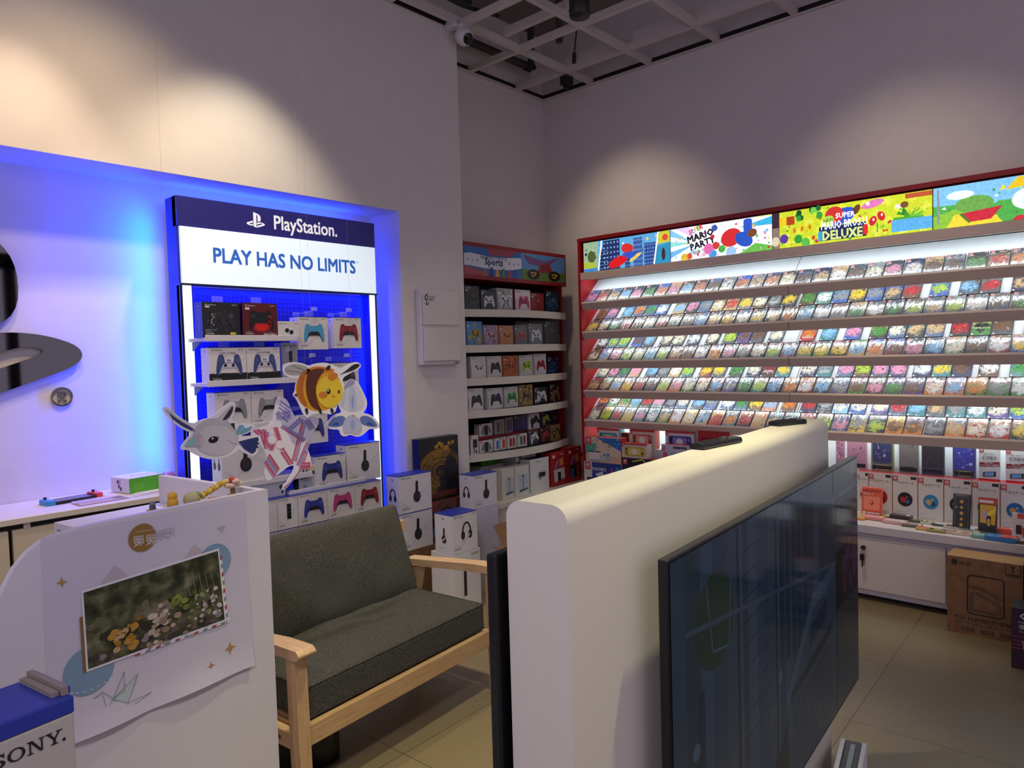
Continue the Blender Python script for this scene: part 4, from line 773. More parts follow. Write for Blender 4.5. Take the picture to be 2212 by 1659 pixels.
def p2(b, fr, w, h):
    b.rect(fr, 0, 0, w, h, E('#f4f9ff'), 1)
    for P, c in ((((0, 1), (.0, .78), (.22, .55)), '#7fc8ec'), (((0, .62), (0, .45), (.25, .5)), '#8fe0d8'), (((0, .3), (0, .1), (.25, .45)), '#6fb8e8'), (((.1, 0), (.2, 0), (.28, .4)), '#8fd8f0'), (((.05, 1), (.2, 1), (.26, .62)), '#e3d0f4'), (((.7, .75), (1, .95), (1, .72)), '#39b8e8'), (((.75, .97), (1, 1), (1, .97)), '#cfe04a'), (((.7, 0), (1, 0), (1, .12), (.85, .25)), '#6cc04a')):
        b.poly(fr, [(u*w, v*h) for u, v in P], E(c), 2)
    ik = M('#17171c', .3)
    for ch, u, c in (('S', .205, '#e0303a'), ('U', .232, '#2a6ad0'), ('P', .262, '#f0c020'), ('E', .288, '#3aa84a'), ('R', .312, '#e0303a')): b.text(fr, ch, u*w, .74*h+(u-.2)*.28, .038, E(c), 4, bold=.04, rot=.2)
    b.text(fr, 'MARIO', .19*w, .50*h, .052, ik, 4, bold=.045, rot=.2); b.text(fr, 'PARTY', .22*w, .27*h, .050, ik, 4, bold=.045, rot=.2); b.text(fr, '超级 马力欧派对', .245*w, .13*h, .022, ik, 4, bold=.02, rot=.2)
    for u, v, a, c_, d in (('', 0, 0, 0, 0),)[1:]: pass
    b.ell(fr, .62*w, .5*h, .10*w, .26*h, E('#d62a2c'), 3, 20, .3); b.ell(fr, .74*w, .4*h, .09*w, .2*h, E('#2456c0'), 4, 18, -.5); b.rrect(fr, .74*w, .55*h, .82*w, .98*h, .02, E('#2a5ac8'), 3); b.ell(fr, .82*w, .55*h, .045*w, .12*h, E('#7a4526'), 5, 14, .3)
    for u, v, r, c in ((.4, .25, .05, '#e26aa8'), (.47, .32, .035, '#c9402c'), (.53, .2, .035, '#4fae4a'), (.15, .07, .04, '#d8b83a'), (.2, .1, .03, '#c9522c'), (.44, .08, .04, '#4a9ad8'), (.62, .08, .05, '#9fc6f0'), (.35, .1, .02, '#e2b3c8'), (.44, .6, .02, '#d0282c'), (.46, .85, .03, '#3f56b0')): b.ell(fr, u*w, v*h, r*w, r*w*1.0, E(c), 6, 14)
def p3(b, fr, w, h):
    b.rect(fr, 0, 0, w, h, E('#c8d92a'), 1)
    for i in range(14):
        for j in range(4):
            if (i+j) % 2: b.poly(fr, clip([(w*i/14, h*j/4+h/8), (w*(i+.5)/14, h*j/4), (w*(i+1)/14, h*j/4+h/8), (w*(i+.5)/14, h*j/4+h/4)], w, h), E('#d8e34a'), 2)
    b.rect(fr, 0, 0, .05*w, h, E('#8a766a'), 3); b.rect(fr, 0, .58*h, .05*w, h, E('#3a2430'), 4)
    b.rect(fr, .045*w, .62*h, .10*w, .85*h, E('#e8c81c'), 4)
    b.rect(fr, .10*w, .62*h, .155*w, .85*h, E('#b8481c'), 4)
    for j in range(4): b.line(fr, [(.10*w, (.62+.058*j)*h), (.155*w, (.62+.058*j)*h)], .002, E('#5a1e0c'), 5); b.line(fr, [((.118+.018*(j % 2))*w, (.62+.058*j)*h), ((.118+.018*(j % 2))*w, (.678+.058*j)*h)], .002, E('#5a1e0c'), 5)
    for i in range(14): b.ell(fr, (.17+.16*q.random())*w, (.72+.26*q.random())*h, .02*w, .07*h, E(['#1e6a2c', '#2f9a3a', '#174a24', '#6ac44a'][i % 4]), 4+i*.1, 10, q.random()*3)
    for i in range(3): b.ell(fr, (.155+.052*i)*w, (.45+.02*i)*h, .017*w, .1*h, E('#e0b41e'), 5, 16); b.ell(fr, (.155+.052*i)*w, (.45+.02*i)*h, .005*w, .06*h, E('#8a6a10'), 6, 10)
    for u, v, a, c in ((.08, .25, .03, '#5a3a9a'), (.02, .2, .03, '#d8cfb0'), (.18, .2, .028, '#2f9a3a'), (.23, .08, .03, '#58b84a')): b.ell(fr, u*w, v*h, a*w, a*w*1.1, E(c), 5, 14)
    b.ell(fr, .42*w, .72*h, .06*w, .22*h, E('#c8302c'), 4, 18); b.ell(fr, .47*w, .66*h, .09*w, .2*h, E('#2a54c0'), 3.5, 18, .3); b.ell(fr, .56*w, .78*h, .02*w, .14*h, E('#6a3a20'), 5, 12, -.5)
    b.rect(fr, .32*w, .06*h, .62*w, .44*h, E('#1d2a5a'), 5); wt = M('#f2f6ff', .3, emit=.95)
    b.ell(fr, .385*w, .6*h, .035*w, .12*h, E('#a8d84a'), 6, 12); b.text(fr, 'NEW', .385*w, .56*h, .02, E('#2a6a2a'), 7, 'c', bold=.03, rot=.15)
    b.text(fr, 'SUPER', .43*w, .62*h, .034, wt, 7, bold=.03, width=.12*w); b.text(fr, 'MARIO BROS.U', .335*w, .36*h, .052, wt, 7, bold=.015, width=.29*w); b.text(fr, 'DELUXE', .345*w, .08*h, .06, E('#d6e88a'), 7, bold=.04, width=.25*w)
    b.rrect(fr, .315*w, .06*h, .342*w, .33*h, .01, E('#3aa0d8'), 8); b.rrect(fr, .6*w, .1*h, .63*w, .36*h, .01, E('#d8282c'), 8)
    for u, v in ((.66, .42), (.71, .52)): b.ell(fr, u*w, v*h, .022*w, .13*h, E('#c8262c'), 5, 14, (-.4 if u < .7 else .4)); b.ell(fr, (u+.004)*w, (v+.03)*h, .006*w, .04*h, E('#f4f0ea'), 6, 8)
    b.rect(fr, .683*w, .12*h, .69*w, .36*h, E('#3a9a3a'), 5); b.ell(fr, .66*w, .86*h, .07*w, .1*h, E('#d87ab8'), 5, 16, .2); b.ell(fr, .63*w, .88*h, .012*w, .05*h, E('#f6e3f0'), 6, 10)
    b.rect(fr, .77*w, .06*h, w, .36*h, E('#5aaee8'), 3); b.rect(fr, .78*w, .36*h, .95*w, .42*h, E('#4aa83a'), 4)
    for i in range(12): b.poly(fr, [(.88*w, .42*h), ((.8+.014*i)*w, (.5+.12*math.sin(i*1.7))*h), ((.81+.014*i)*w, (.58+.1*math.sin(i))*h)], E(['#3f9a2a', '#7ac43a', '#2a7a24'][i % 3]), 5+i*.1)
    b.ell(fr, .845*w, .72*h, .024*w, .08*h, E('#7a4a2c'), 5); b.ell(fr, .81*w, .7*h, .02*w, .06*h, E('#e8e4dc'), 4.5); b.rect(fr, .85*w, .86*h, w, .98*h, E('#b8552c'), 4)
def p4(b, fr, w, h):
    b.rect(fr, 0, 0, w, h, E('#7fc4f0'), 1); b.poly(fr, [(0, 0), (w, 0), (w, .45*h), (0, .55*h)], E('#4fae4a'), 2); b.poly(fr, [(0, 0), (.3*w, 0), (.2*w, .45*h), (0, .3*h)], E('#8ac43a'), 3)
    b.rect(fr, .03*w, .1*h, .045*w, .95*h, E('#8a8f9a'), 4)
    b.ell(fr, .30*w, .5*h, .14*w, .2*h, E('#6aa84a'), 4, 24); b.ell(fr, .2*w, .75*h, .1*w, .1*h, E('#eaf3fb'), 4, 20); b.poly(fr, [(.1*w, 0), (.5*w, 0), (.42*w, .3*h), (.16*w, .3*h)], E('#e8d838'), 5)
    b.poly(fr, [(.2*w, .3*h), (.5*w, .38*h), (.42*w, .1*h), (.26*w, .08*h)], E('#c8283a'), 6); b.poly(fr, [(.19*w, .3*h), (.22*w, .31*h), (.28*w, .08*h), (.26*w, .06*h)], E('#3a8a3a'), 6)
    b.ell(fr, .70*w, .46*h, .14*w, .26*h, E('#eaf3fb'), 4, 24); b.ell(fr, .85*w, .4*h, .13*w, .24*h, E('#dcebf8'), 4.2, 24); b.poly(fr, clip([(.52*w, .72*h), (1.0*w, .85*h), (.9*w, 1.0*h), (.6*w, .98*h)], w, h), E('#e8c41e'), 5); b.ell(fr, .78*w, .28*h, .13*w, .18*h, E('#d8486a'), 5, 20); b.poly(fr, [(.56*w, 0), (1*w, 0), (1*w, .06*h), (.6*w, .1*h)], E('#c82a3a'), 6)
panel(3.615, 2.79, 'leftmost lit banner panel, blue city blocks with white dividing lines', p1, ('#20305e','#c23a2e','#e8c860','#7fb0e0','#f0f0f0','#2a3a26'))
panel(2.785, 1.99, 'lit banner panel with white rays and party lettering', p2, ('#e26aa8','#f0c020','#3aa84a','#7fc8ec','#d62a2c','#c9b0e8'))
panel(1.985, 1.005, 'lit yellow-green checkered banner panel with deluxe lettering', p3, ('#7ac43a','#e0b41e','#5a9a2a','#f2f0a0','#c8302c'))
panel(1.0, .30, 'rightmost lit banner panel, blue sky over green field', p4, ('#8ad0f4','#3f9a3a','#e8d838','#ffffff'))

# ------------------------------------------------------------------ game cases
TITLES = [(1, 1660, 'HADES', .05, .016, '#e8e4dc', ('black','charcoal','grey')), (1, 1694, 'DAVE', .06, .016, '#d8b93a', ('black','navy','yellow')), (2, 1750, '2|SWITCH', .05, .017, '#e8ecf4', ('navy','red','orange')), (2, 2060, 'WORLD WAR Z', .09, .010, '#b83a3a', ('navy','black','red')),
 (2, 2115, 'SNIPER ELITE', .06, .012, '#e8e0c0', ('tan','green','black')), (3, 1790, 'OCTOPATH|TRAVELER', .055, .011, '#e0e0dc', ('charcoal','teal','grey')), (3, 1662, 'RED DEAD|REDEMPTION', .06, .011, '#e8e4e0', ('red','black','crimson')), (4, 1826, 'Sports', .07, .017, '#2a62b8', ('white','azure','cream')), (4, 1790, 'ZELDA', .06, .014, '#d8d8c8', ('teal','charcoal','grey')), (4, 2118, 'TRUCK|DRIVER', .075, .014, '#eef2f2', ('charcoal','teal','white'))]
def cover_material():
    m = bpy.data.materials.new('printed_cover'); m.use_nodes = True; t = m.node_tree; N = t.nodes.new; K = t.links.new; P = t.nodes['Principled BSDF']
    tc = N('ShaderNodeTexCoord'); oi = N('ShaderNodeObjectInfo')
    rs = N('ShaderNodeVectorMath'); rs.operation = 'SCALE'; K(oi.outputs['Random'], rs.inputs['Scale']); rs.inputs[0].default_value = (37, 19, 53)
    ad = N('ShaderNodeVectorMath'); ad.operation = 'ADD'; K(tc.outputs['Object'], ad.inputs[0]); K(rs.outputs[0], ad.inputs[1])
    def attr(n): a = N('ShaderNodeAttribute'); a.attribute_type = 'OBJECT'; a.attribute_name = n; return a.outputs['Color']
    def noise(sc_, det, off=0):
        n = N('ShaderNodeTexNoise'); n.noise_dimensions = '4D'; n.inputs['W'].default_value = off; n.inputs['Scale'].default_value = sc_; n.inputs['Detail'].default_value = det; n.inputs['Distortion'].default_value = 1.2; K(ad.outputs[0], n.inputs['Vector']); return n.outputs[0]
    def mask(src, a, b_): r = N('ShaderNodeMapRange'); r.inputs[1].default_value = a; r.inputs[2].default_value = b_; K(src, r.inputs[0]); return r.outputs[0]
    def mix(f, a, b_): x = N('ShaderNodeMix'); x.data_type = 'RGBA'; K(f, x.inputs[0]); K(a, x.inputs[6]); K(b_, x.inputs[7]); return x.outputs[2]
    sp = N('ShaderNodeSeparateXYZ'); K(tc.outputs['Object'], sp.inputs[0])
    col = mix(mask(sp.outputs['Z'], .02, .15), attr('c2'), attr('c1'))
    rad = N('ShaderNodeVectorMath'); rad.operation = 'DISTANCE'; rad.inputs[1].default_value = (0, 0, .075); K(tc.outputs['Object'], rad.inputs[0])
    rn = N('ShaderNodeMath'); rn.operation = 'ADD'; K(rad.outputs['Value'], rn.inputs[0]); sc2 = N('ShaderNodeMath'); sc2.operation = 'MULTIPLY_ADD'; K(noise(30, 5, 2), sc2.inputs[0]); sc2.inputs[1].default_value = .09; sc2.inputs[2].default_value = -.045; K(sc2.outputs[0], rn.inputs[1])
    col = mix(mask(rn.outputs[0], .058, .034), col, attr('c3'))
    col = mix(mask(noise(40, 5, 5), .54, .64), col, attr('c2')); 
    dkm = N('ShaderNodeRGB'); dkm.outputs[0].default_value = (.012, .012, .016, 1); lt = N('ShaderNodeRGB'); lt.outputs[0].default_value = (.75, .74, .70, 1)
    col = mix(mask(noise(52, 5, 9), .57, .66), col, dkm.outputs[0]); col = mix(mask(noise(70, 5, 13), .62, .70), col, lt.outputs[0])
    K(col, P.inputs['Base Color']); P.inputs['Roughness'].default_value = .4; P.inputs['Coat Weight'].default_value = 1; P.inputs['Coat Roughness'].default_value = .07
    # creased shrink film
    mp = N('ShaderNodeMapping'); mp.inputs['Rotation'].default_value = (0, .6, 0); mp.inputs['Scale'].default_value = (45, 1, 11); K(ad.outputs[0], mp.inputs[0]); nn = N('ShaderNodeTexNoise'); nn.inputs['Scale'].default_value = 1; nn.inputs['Detail'].default_value = 2; nn.inputs['Distortion'].default_value = .6; K(mp.outputs[0], nn.inputs['Vector'])
    bp = N('ShaderNodeBump'); bp.inputs['Strength'].default_value = .8; bp.inputs['Distance'].default_value = .004; K(nn.outputs[0], bp.inputs['Height']); K(bp.outputs[0], P.inputs['Coat Normal'])
    return m
cover = cover_material(); case_m = M('#3d3537', .25); swr = M('#a8242a', .35, coat=.6); swl = M('#d8d4d0', .35, coat=.6)
CW, CH, CD = .104, .168, .011
b = MB(); b.box(-CW/2, 0, 0, CW/2, CD, CH, case_m); b.box(-CW/2+.0025, -.0006, .002, CW/2-.002, .0, CH-.002, cover)
fr = Frame((-CW/2, -.0007, 0), (1, 0, 0), (0, 0, 1), (0, -1, 0)); b.rect(fr, .004, CH-.026, .028, CH-.004, swr, .4); b.rect(fr, .009, CH-.02, .0145, CH-.009, swl, .8); b.rect(fr, .0175, CH-.02, .023, CH-.009, swl, .8); b.rect(fr, .004, CH-.033, .031, CH-.027, swl, .5); b.rect(fr, .085, CH-.010, .099, CH-.005, swl, .5); b.rect(fr, .005, .005, .016, .017, swl, .5)
case0 = b.build('game_case'); used = [False]
PAL = {'slate': '#4a5560', 'seafoam': '#5f8f88', 'denim': '#4f6c94', 'navy': '#1c2a5a', 'blue': '#2a5cb8', 'azure': '#7fb6e2', 'teal': '#2a7f88', 'green': '#3f8a3c', 'lime': '#a9c63a', 'yellow': '#e2c232', 'orange': '#d67c2a', 'red': '#b8282c', 'crimson': '#7d1c30', 'pink': '#dc8fae', 'purple': '#5c3d92', 'brown': '#6a4a32', 'tan': '#c6a678', 'cream': '#e4dcc4', 'white': '#e6e6e6', 'grey': '#8b8d91', 'charcoal': '#34363c', 'black': '#17171b'}
ROWP = [['charcoal','grey','black','tan','brown','slate','navy','denim','blue','charcoal'], ['navy','denim','slate','charcoal','teal','grey','purple','brown','tan','black'], ['blue','navy','slate','green','seafoam','charcoal','tan','brown','crimson','black'], ['green','teal','brown','tan','orange','navy','charcoal','purple','slate','crimson'], ['orange','brown','red','green','teal','denim','tan','slate','navy','yellow']]
ACC = ['orange', 'tan', 'red', 'cream', 'yellow', 'white', 'brown', 'pink', 'azure', 'green', 'grey', 'lime']
TH = math.atan2(SL[0], SL[1])
def case(k, back, i, y, cols, words=None, dx=0, title=None):
    z = TIP[k]; s0 = .006 if not back else .178; lift = .0 if not back else .0
    x = XG+.0062+SL[0]*s0 - SL[1]*(CD+.002); zz = z-.0185+SL[1]*s0 + SL[0]*(CD+.002)
    o = case0 if not used[0] else dup(case0); used[0] = True
    o.location = (x, y, zz); o.rotation_euler = (-TH, 0, -math.pi/2)
    for n, c in zip(('c1', 'c2', 'c3'), cols): o[n] = lin(PAL[c])[:3]
    lab = '%s and %s game case, %s from left in %s row of %s tilted shelf' % (cols[0], cols[1], ORD[i], 'back' if back else 'front', ORD[k])
    tag(o, lab, 'game case', 'wrapped game cases on the tilted shelves')
    if title:
        txt, v, h, c = title; b = MB(); f2 = Frame((-CW/2, -.0012, 0), (1, 0, 0), (0, 0, 1), (0, -1, 0)); L = txt.split('|')
        for j, ln in enumerate(L): b.text(f2, ln, CW/2, v-j*h*1.25, h, M(c, .4), .2, 'c', bold=.03, width=min(CW*.86, len(ln)*h*.72))
        b.build('title', o)
    return o
def ycase(px, py, k): return at(px, py, 'x', XG+.07).y
q = random.Random(11)
FIX = {}
for k in range(5):
    ys = [3.575-.1115*i for i in range(29)]
    n = 0
    for i, y in enumerate(ys):
        if abs(y-1.882) < .05 and False: continue
        a, c = q.sample(ROWP[k], 2); d = q.choice(ACC); case(k, False, n, y+q.uniform(-.002, .002), (a, c, d)); n += 1
    if k == 0: continue
    n = 0; y = 3.56
    while y > .42:
        gap = q.choice((0, 0, 0, 0, .03, .05))
        if abs(y-1.88) < .055: y = 1.81
        pool = ROWP[k-1] if q.random() < .5 else ['blue', 'navy', 'teal', 'denim', 'seafoam', 'charcoal', 'slate']
        a, c = q.sample(pool, 2); d = q.choice(ACC); tt = None
        px = CX+FPX*((Vector((5.1, y, TIP[k]+.17))-EYE).dot(_r))/((Vector((5.1, y, TIP[k]+.17))-EYE).dot(_f))
        for (kk, pxx, txt, v, h, cl, cc) in TITLES:
            if kk == k and not FIX.get(txt) and abs(px-pxx) < 22: tt = (txt, v, h, cl); a, c, d = cc; FIX[txt] = 1; break
        case(k, True, n, y, (a, c, d), title=tt); n += 1; y -= .1085+gap
# ------------------------------------------------------------------ counter under the game wall
KZ, KX = .48, 4.715
r = empty('game_counter', (0, 0, 0)); tag(r, 'long low white counter with locked doors under the game wall', 'counter'); lav = M('#d2cdd0', .42); dm = M('#ddd6cd', .45)
b = MB(); b.box(KX, GY0, .43, XW-.092, GY1+.03, KZ, lav); b.build('worktop', r, bevel=.003)
b = MB(); b.box(KX+.035, GY0+.005, .035, XW-.1, GY1+.025, .43, lav); b.box(KX+.09, GY0+.01, .001, XW-.11, GY1+.02, .035, dk); b.build('cabinet', r)  # near-black base block stands in for the shadow gap at the floor
for i, (y1, y0) in enumerate(((3.55, 2.99), (2.985, 2.41), (2.405, 1.84), (1.835, 1.40), (1.397, .897), (.892, .40), (.395, -.2))):
    b = MB(); b.box(KX+.015, y0+.002, .072, KX+.034, y1-.002, .402, dm); d = b.build('door', r, bevel=.002)
    if i in (4,):
        p = Vector((KX+.014, 1.345, .335)); ch = M('#8d8a86', .25, .9); b = MB(); b.lathe([(.014, 0), (.014, -.012), (.011, -.016)], p, dk, 16, 'x'); b.tube([p+Vector((-.016, 0, 0)), p+Vector((-.03, 0, -.005)), p+Vector((-.028, 0, -.03))], .0025, ch, 6)
        b.box(p.x-.034, p.y-.012, p.z-.075, p.x-.024, p.y+.012, p.z-.035, dk); b.box(p.x-.031, p.y-.004, p.z-.115, p.x-.028, p.y+.004, p.z-.075, M('#3a3632', .35, .8)); b.box(p.x-.030, p.y-.014, p.z-.06, p.x-.027, p.y-.006, p.z-.105, ch); b.build('lock', d)
def facex(pl, pr, pt, pb, x, z0=None):
    mu = (pt+pb)/2; A, B = at(pl, mu, 'x', x), at(pr, mu, 'x', x); m = (pl+pr)/2; zt, zb = at(m, pt, 'x', x).z, at(m, pb, 'x', x).z
    if z0 is not None: zb = z0
    return (A.y+B.y)/2, A.y-B.y, zb, zt-zb
K1 = KZ+.001; RZ = -math.pi/2; G6 = 'console boxes at the left of the game wall counter'; REDB = M('#c2352e', .42); SWR = M('#c3242a', .4)
def swlogo(b, fr, u, v, s, k=2):
    b.rect(fr, u, v, u+s, v+s*1.15, SWR, k); b.rrect(fr, u+.2*s, v+.45*s, u+.46*s, v+.95*s, .08*s, PAPER, k+1); b.rrect(fr, u+.54*s, v+.45*s, u+.8*s, v+.95*s, .08*s, PAPER, k+1); b.ell(fr, u+.33*s, v+.8*s, .06*s, .06*s, SWR, k+2, 8); b.ell(fr, u+.67*s, v+.66*s, .06*s, .06*s, SWR, k+2, 8); b.rect(fr, u+.2*s, v+.2*s, u+.8*s, v+.28*s, PAPER, k+1)
def lite(b, fr, w, h, col, scr):
    b.rect(fr, 0, .9*h, w, h, REDB, 1); swlogo(b, fr, .01*w, .76*h, .1*w)
    b.rrect(fr, .12*w, .14*h, .9*w, .76*h, .06*w, M(col, .4), 2); b.rect(fr, .26*w, .22*h, .75*w, .69*h, M(scr, .25), 3); b.ell(fr, .5*w, .45*h, .12*w, .2*h, M('#e9e4dc', .3), 3.5, 14)
    for u, v in ((.19, .58), (.82, .34)): b.ell(fr, u*w, v*h, .035*w, .035*w, INK, 3, 10)
    for dx, dy in ((0, .06), (0, -.06), (.03, 0), (-.03, 0)): b.ell(fr, (.82+dx)*w, (.58+dy)*h, .015*w, .015*w, PAPER, 3, 8); b.ell(fr, (.19+dx)*w, (.34+dy)*h, .015*w, .015*w, INK, 3, 8)
    b.text(fr, 'Switch Lite', .6*w, .04*h, .06*h, M(col, .4), 2)
def bx(pl, pr, pt, pb, x, z0, d, face, draw, label, name='console_box', top=None, right=None, grp=G6):
    y, w, z, h = facex(pl, pr, pt, pb, x, z0); b = MB(); f = M(face, .4, coat=.1); kw = {}
    w -= .003; b.box(-w/2, 0, 0, w/2, d, h, f, top=M(top or face, .42), right=M(right or face, .42), left=M(right or face, .42)); fr, fl = box_frames(w, h, d)
    if draw: draw(b, fr, w, h)
    o = put(b, name, label, 'box', (x, y, z), RZ, grp); o['h'] = z+h; return z+h
def fort(b, fr, w, h):
    b.rect(fr, .22*w, .3*h, w, h, M('#2b3f8c', .4), 1); swlogo(b, fr, .03*w, .7*h, .15*w); b.text(fr, 'FORTNITE', .24*w, .68*h, .13*h, PAPER, 3, bold=.04, width=.36*w); b.ell(fr, .75*w, .72*h, .05*w, .1*h, M('#8a3f9a', .4), 2); b.ell(fr, .9*w, .75*h, .06*w, .14*h, M('#2f7fc4', .4), 2); b.poly(fr, [(.3*w, .55*h), (.5*w, .66*h), (.55*w, .5*h), (.4*w, .42*h)], M('#c9d0e0', .4), 2); b.rect(fr, .08*w, .1*h, .4*w, .4*h, INK, 2)
zf = bx(1262, 1343, 1000, 1060, 4.80, K1, .09, '#d9d4d2', fort, 'white and blue console box with game lettering at left end of counter', top='#c2352e')
def island(b, fr, w, h):
    b.poly(fr, [(.3*w, h*.98), (w, h*.98), (w, .5*h)], M('#2f6fc0', .4), 1); b.poly(fr, [(0, .3*h), (.3*w, .5*h), (.3*w, .75*h), (0, .7*h)], M('#4fa88c', .4), 1); r3 = random.Random(2)
    for i in range(46): b.ell(fr, w*r3.uniform(.15, .98), h*r3.uniform(.35, .95), .014*w*r3.uniform(.5, 1.8), .02*h*r3.uniform(.7, 2), M(['#e8d23a', '#3f9a78', '#e8e6e0', '#c9452f', '#26262c', '#7fb8d8', '#d8a878'][i % 7], .4), 2+i*.05, 9, r3.uniform(0, 3))
    b.rect(fr, 0, 0, w, .28*h, M('#d9b294', .4), 1.5); swlogo(b, fr, .02*w, .7*h, .15*w); b.rect(fr, .1*w, .1*h, .42*w, .42*h, M('#e2d8d0', .4), 4); b.rect(fr, .1*w, .40*h, .42*w, .44*h, INK, 5); b.rect(fr, .12*w, .06*h, .42*w, .11*h, M('#7f9fc8', .4), 5)
    for u, c in ((.5, '#9fd0d8'), (.6, '#8fb0dc')): b.rrect(fr, u*w, .08*h, (u+.08)*w, .4*h, .02*w, M(c, .4), 5); b.ell(fr, (u+.04)*w, .32*h, .02*w, .02*w, INK, 6, 8)
zi = bx(1265, 1342, 945, 999, 4.80, zf+.0006, .09, '#e3c9b0', island, 'island holiday console box with pale console on red-topped stack', top='#c2352e', right='#c2352e')
bx(1344, 1420, 991, 1060, 4.80, K1, .09, '#1d1f33', lambda b, fr, w, h: (swlogo(b, fr, .03*w, .8*h, .13*w), b.line(fr, [(.3*w, .9*h), (.6*w, .98*h), (.8*w, .8*h)], .03*w, M('#d8c83a', .4), 2), b.ell(fr, .6*w, .75*h, .1*w, .1*h, M('#e8e4d0', .4), 2)), 'dark navy console box with yellow streaks below the yellow console box', top='#c2352e')
bx(1343, 1398, 958.5, 990, 4.805, facex(1344, 1420, 991, 1060, 4.80, K1)[2]+facex(1344, 1420, 991, 1060, 4.80, K1)[3]+.0006, .07, '#d8c6b4', lambda b, fr, w, h: lite(b, fr, w, h, '#c9a522', '#e0cf70'), 'small console box with yellow console', top='#b8362c')
zp = bx(1429, 1500, 962, 1060, 4.86, K1, .08, '#c9c4d4', lambda b, fr, w, h: (swlogo(b, fr, .02*w, .88*h, .1*w), b.rect(fr, .3*w, .4*h, .7*w, .85*h, M('#6fa8dc', .4), 1), b.ell(fr, .55*w, .65*h, .1*w, .12*h, M('#d88ab0', .4), 2), b.rrect(fr, .05*w, .55*h, .2*w, .85*h, .03*w, M('#d0587a', .4), 2), [b.ell(fr, (.4+.06*i)*w, .95*h, .025*w, .03*h, INK, 2, 8) for i in range(7)]), 'pastel console box with pink and blue print beside the yellow one', top='#c2352e')
# wall step behind carrying the second line of console boxes
b = MB(); b.box(4.95, 2.3, K1, 5.20, 3.62, .815, wht); tag(b.build('display_step'), 'white step behind the front console boxes under lowest game shelf', 'step')
zs = .8156
bx(1289, 1338, 926, 953, 4.955, zs, .08, '#d9d6d0', lambda b, fr, w, h: lite(b, fr, w, h, '#2f8f94', '#7fc8cc'), 'small console box with turquoise console at the back left', top='#b8362c', right='#5fa8a8')
bx(1360, 1414, 929, 958, 4.955, zs, .08, '#d6c3ba', lambda b, fr, w, h: lite(b, fr, w, h, '#c8523f', '#e3a494'), 'small console box with coral pink console at the back', top='#b8362c', right='#b8453a')
bx(1437, 1500, 932, 964, 4.955, zs, .08, '#d3cfcf', lambda b, fr, w, h: lite(b, fr, w, h, '#2f3490', '#8a86c8'), 'small console box with indigo console left of the front remote', top='#b8362c', right='#34306a')
bx(1340, 1358, 935, 955, 4.99, zs, .06, '#7a1c1e', lambda b, fr, w, h: b.rect(fr, .2*w, .2*h, .9*w, .7*h, INK, 1), 'dark red box between the turquoise and coral console boxes')
bx(1507, 1576, 931, 962, 4.965, zs, .08, '#b02a26', lambda b, fr, w, h: (b.rect(fr, .1*w, .1*h, .7*w, .7*h, M('#7a1c1a', .4), 1), b.rect(fr, .3*w, .3*h, .75*w, .55*h, INK, 2), b.rect(fr, .15*w, .3*h, .4*w, .5*h, M('#c9a83a', .4), 3), swlogo(b, fr, .88*w, .6*h, .08*w)), 'long red console box behind the front remote control')
# tall white case boxes along the back of the counter
G7 = 'tall white case boxes at the back of the counter'; KXA = 5.06; ed = (1852, 1876.5, 1928, 1983, 2039, 2099.6, 2161, 2226)
def alu(j):
    def dr(b, fr, w, h):
        b.rect(fr, .985*w, 0, w, h, SWR, 1); swlogo(b, fr, .01*w, .845*h, .2*w); b.rect(fr, .72*w, .9*h, .95*w, .965*h, INK, 2); b.text(fr, 'アルミケース', .5*w, .79*h, .045*h, INK, 2, 'c', bold=.02); b.text(fr, 'for Nintendo Switch', .5*w, .75*h, .02*h, GREY, 2, 'c')
        c1, c2, c3 = [('#c9b8b0', '#8c1f24', '#d8d2cc'), ('#a02228', '#c9b8b0', '#7c1a20'), ('#15161a', '#b02a34', '#2a6ab0'), ('#2f86b8', '#c9a878', '#1c4a6a'), ('#1c1d22', '#8a8d92', '#34363c'), ('#1c1d22', '#8a8d92', '#34363c'), ('#1f66a8', '#c9986a', '#3f9ac8'), ('#1f66a8', '#c9986a', '#3f9ac8')][j]
        b.ell(fr, .5*w, .43*h, .30*w, .165*h, M(c1, .4), 2, 28); b.ell(fr, .42*w, .42*h, .11*w, .07*h, M(c2, .4), 3, 12, .5); b.ell(fr, .6*w, .38*h, .08*w, .05*h, M(c3, .4), 3, 12, -.5); b.ell(fr, .56*w, .48*h, .05*w, .03*h, M(c2, .4), 4, 10)
        b.line(fr, [(.08*w, .04*h), (.08*w, .14*h), (.4*w, .14*h)], .01*w, GREY, 2); b.rect(fr, .1*w, .045*h, .7*w, .06*h, GREY, 2)
    return dr
LW = ['edge of a tall white case box beside the screen corner', 'tall white case box with red round picture behind the orange box', 'tall white case box with black and red round picture', 'tall white case box with blue and tan round picture', 'tall white case box with dark round picture half hidden by black case', 'tall white case box behind the yellow-black case', 'tall white case box with blue map-like round picture at right']
ZA = K1+.278
for j in range(7):
    A, B = at(ed[j], 1070, 'x', KXA).y, at(ed[j+1], 1075, 'x', KXA).y; w = A-B-.003; h = .278; b = MB(); b.box(-w/2, 0, 0, w/2, .1, h, M('#d6d3ce', .4, coat=.1), top=SWR); alu(j)(b, *(lambda q_: (q_[0], w, h))(box_frames(w, h, .1))); put(b, 'case_box', LW[j], 'box', (KXA, (A+B)/2, K1), RZ, G7)
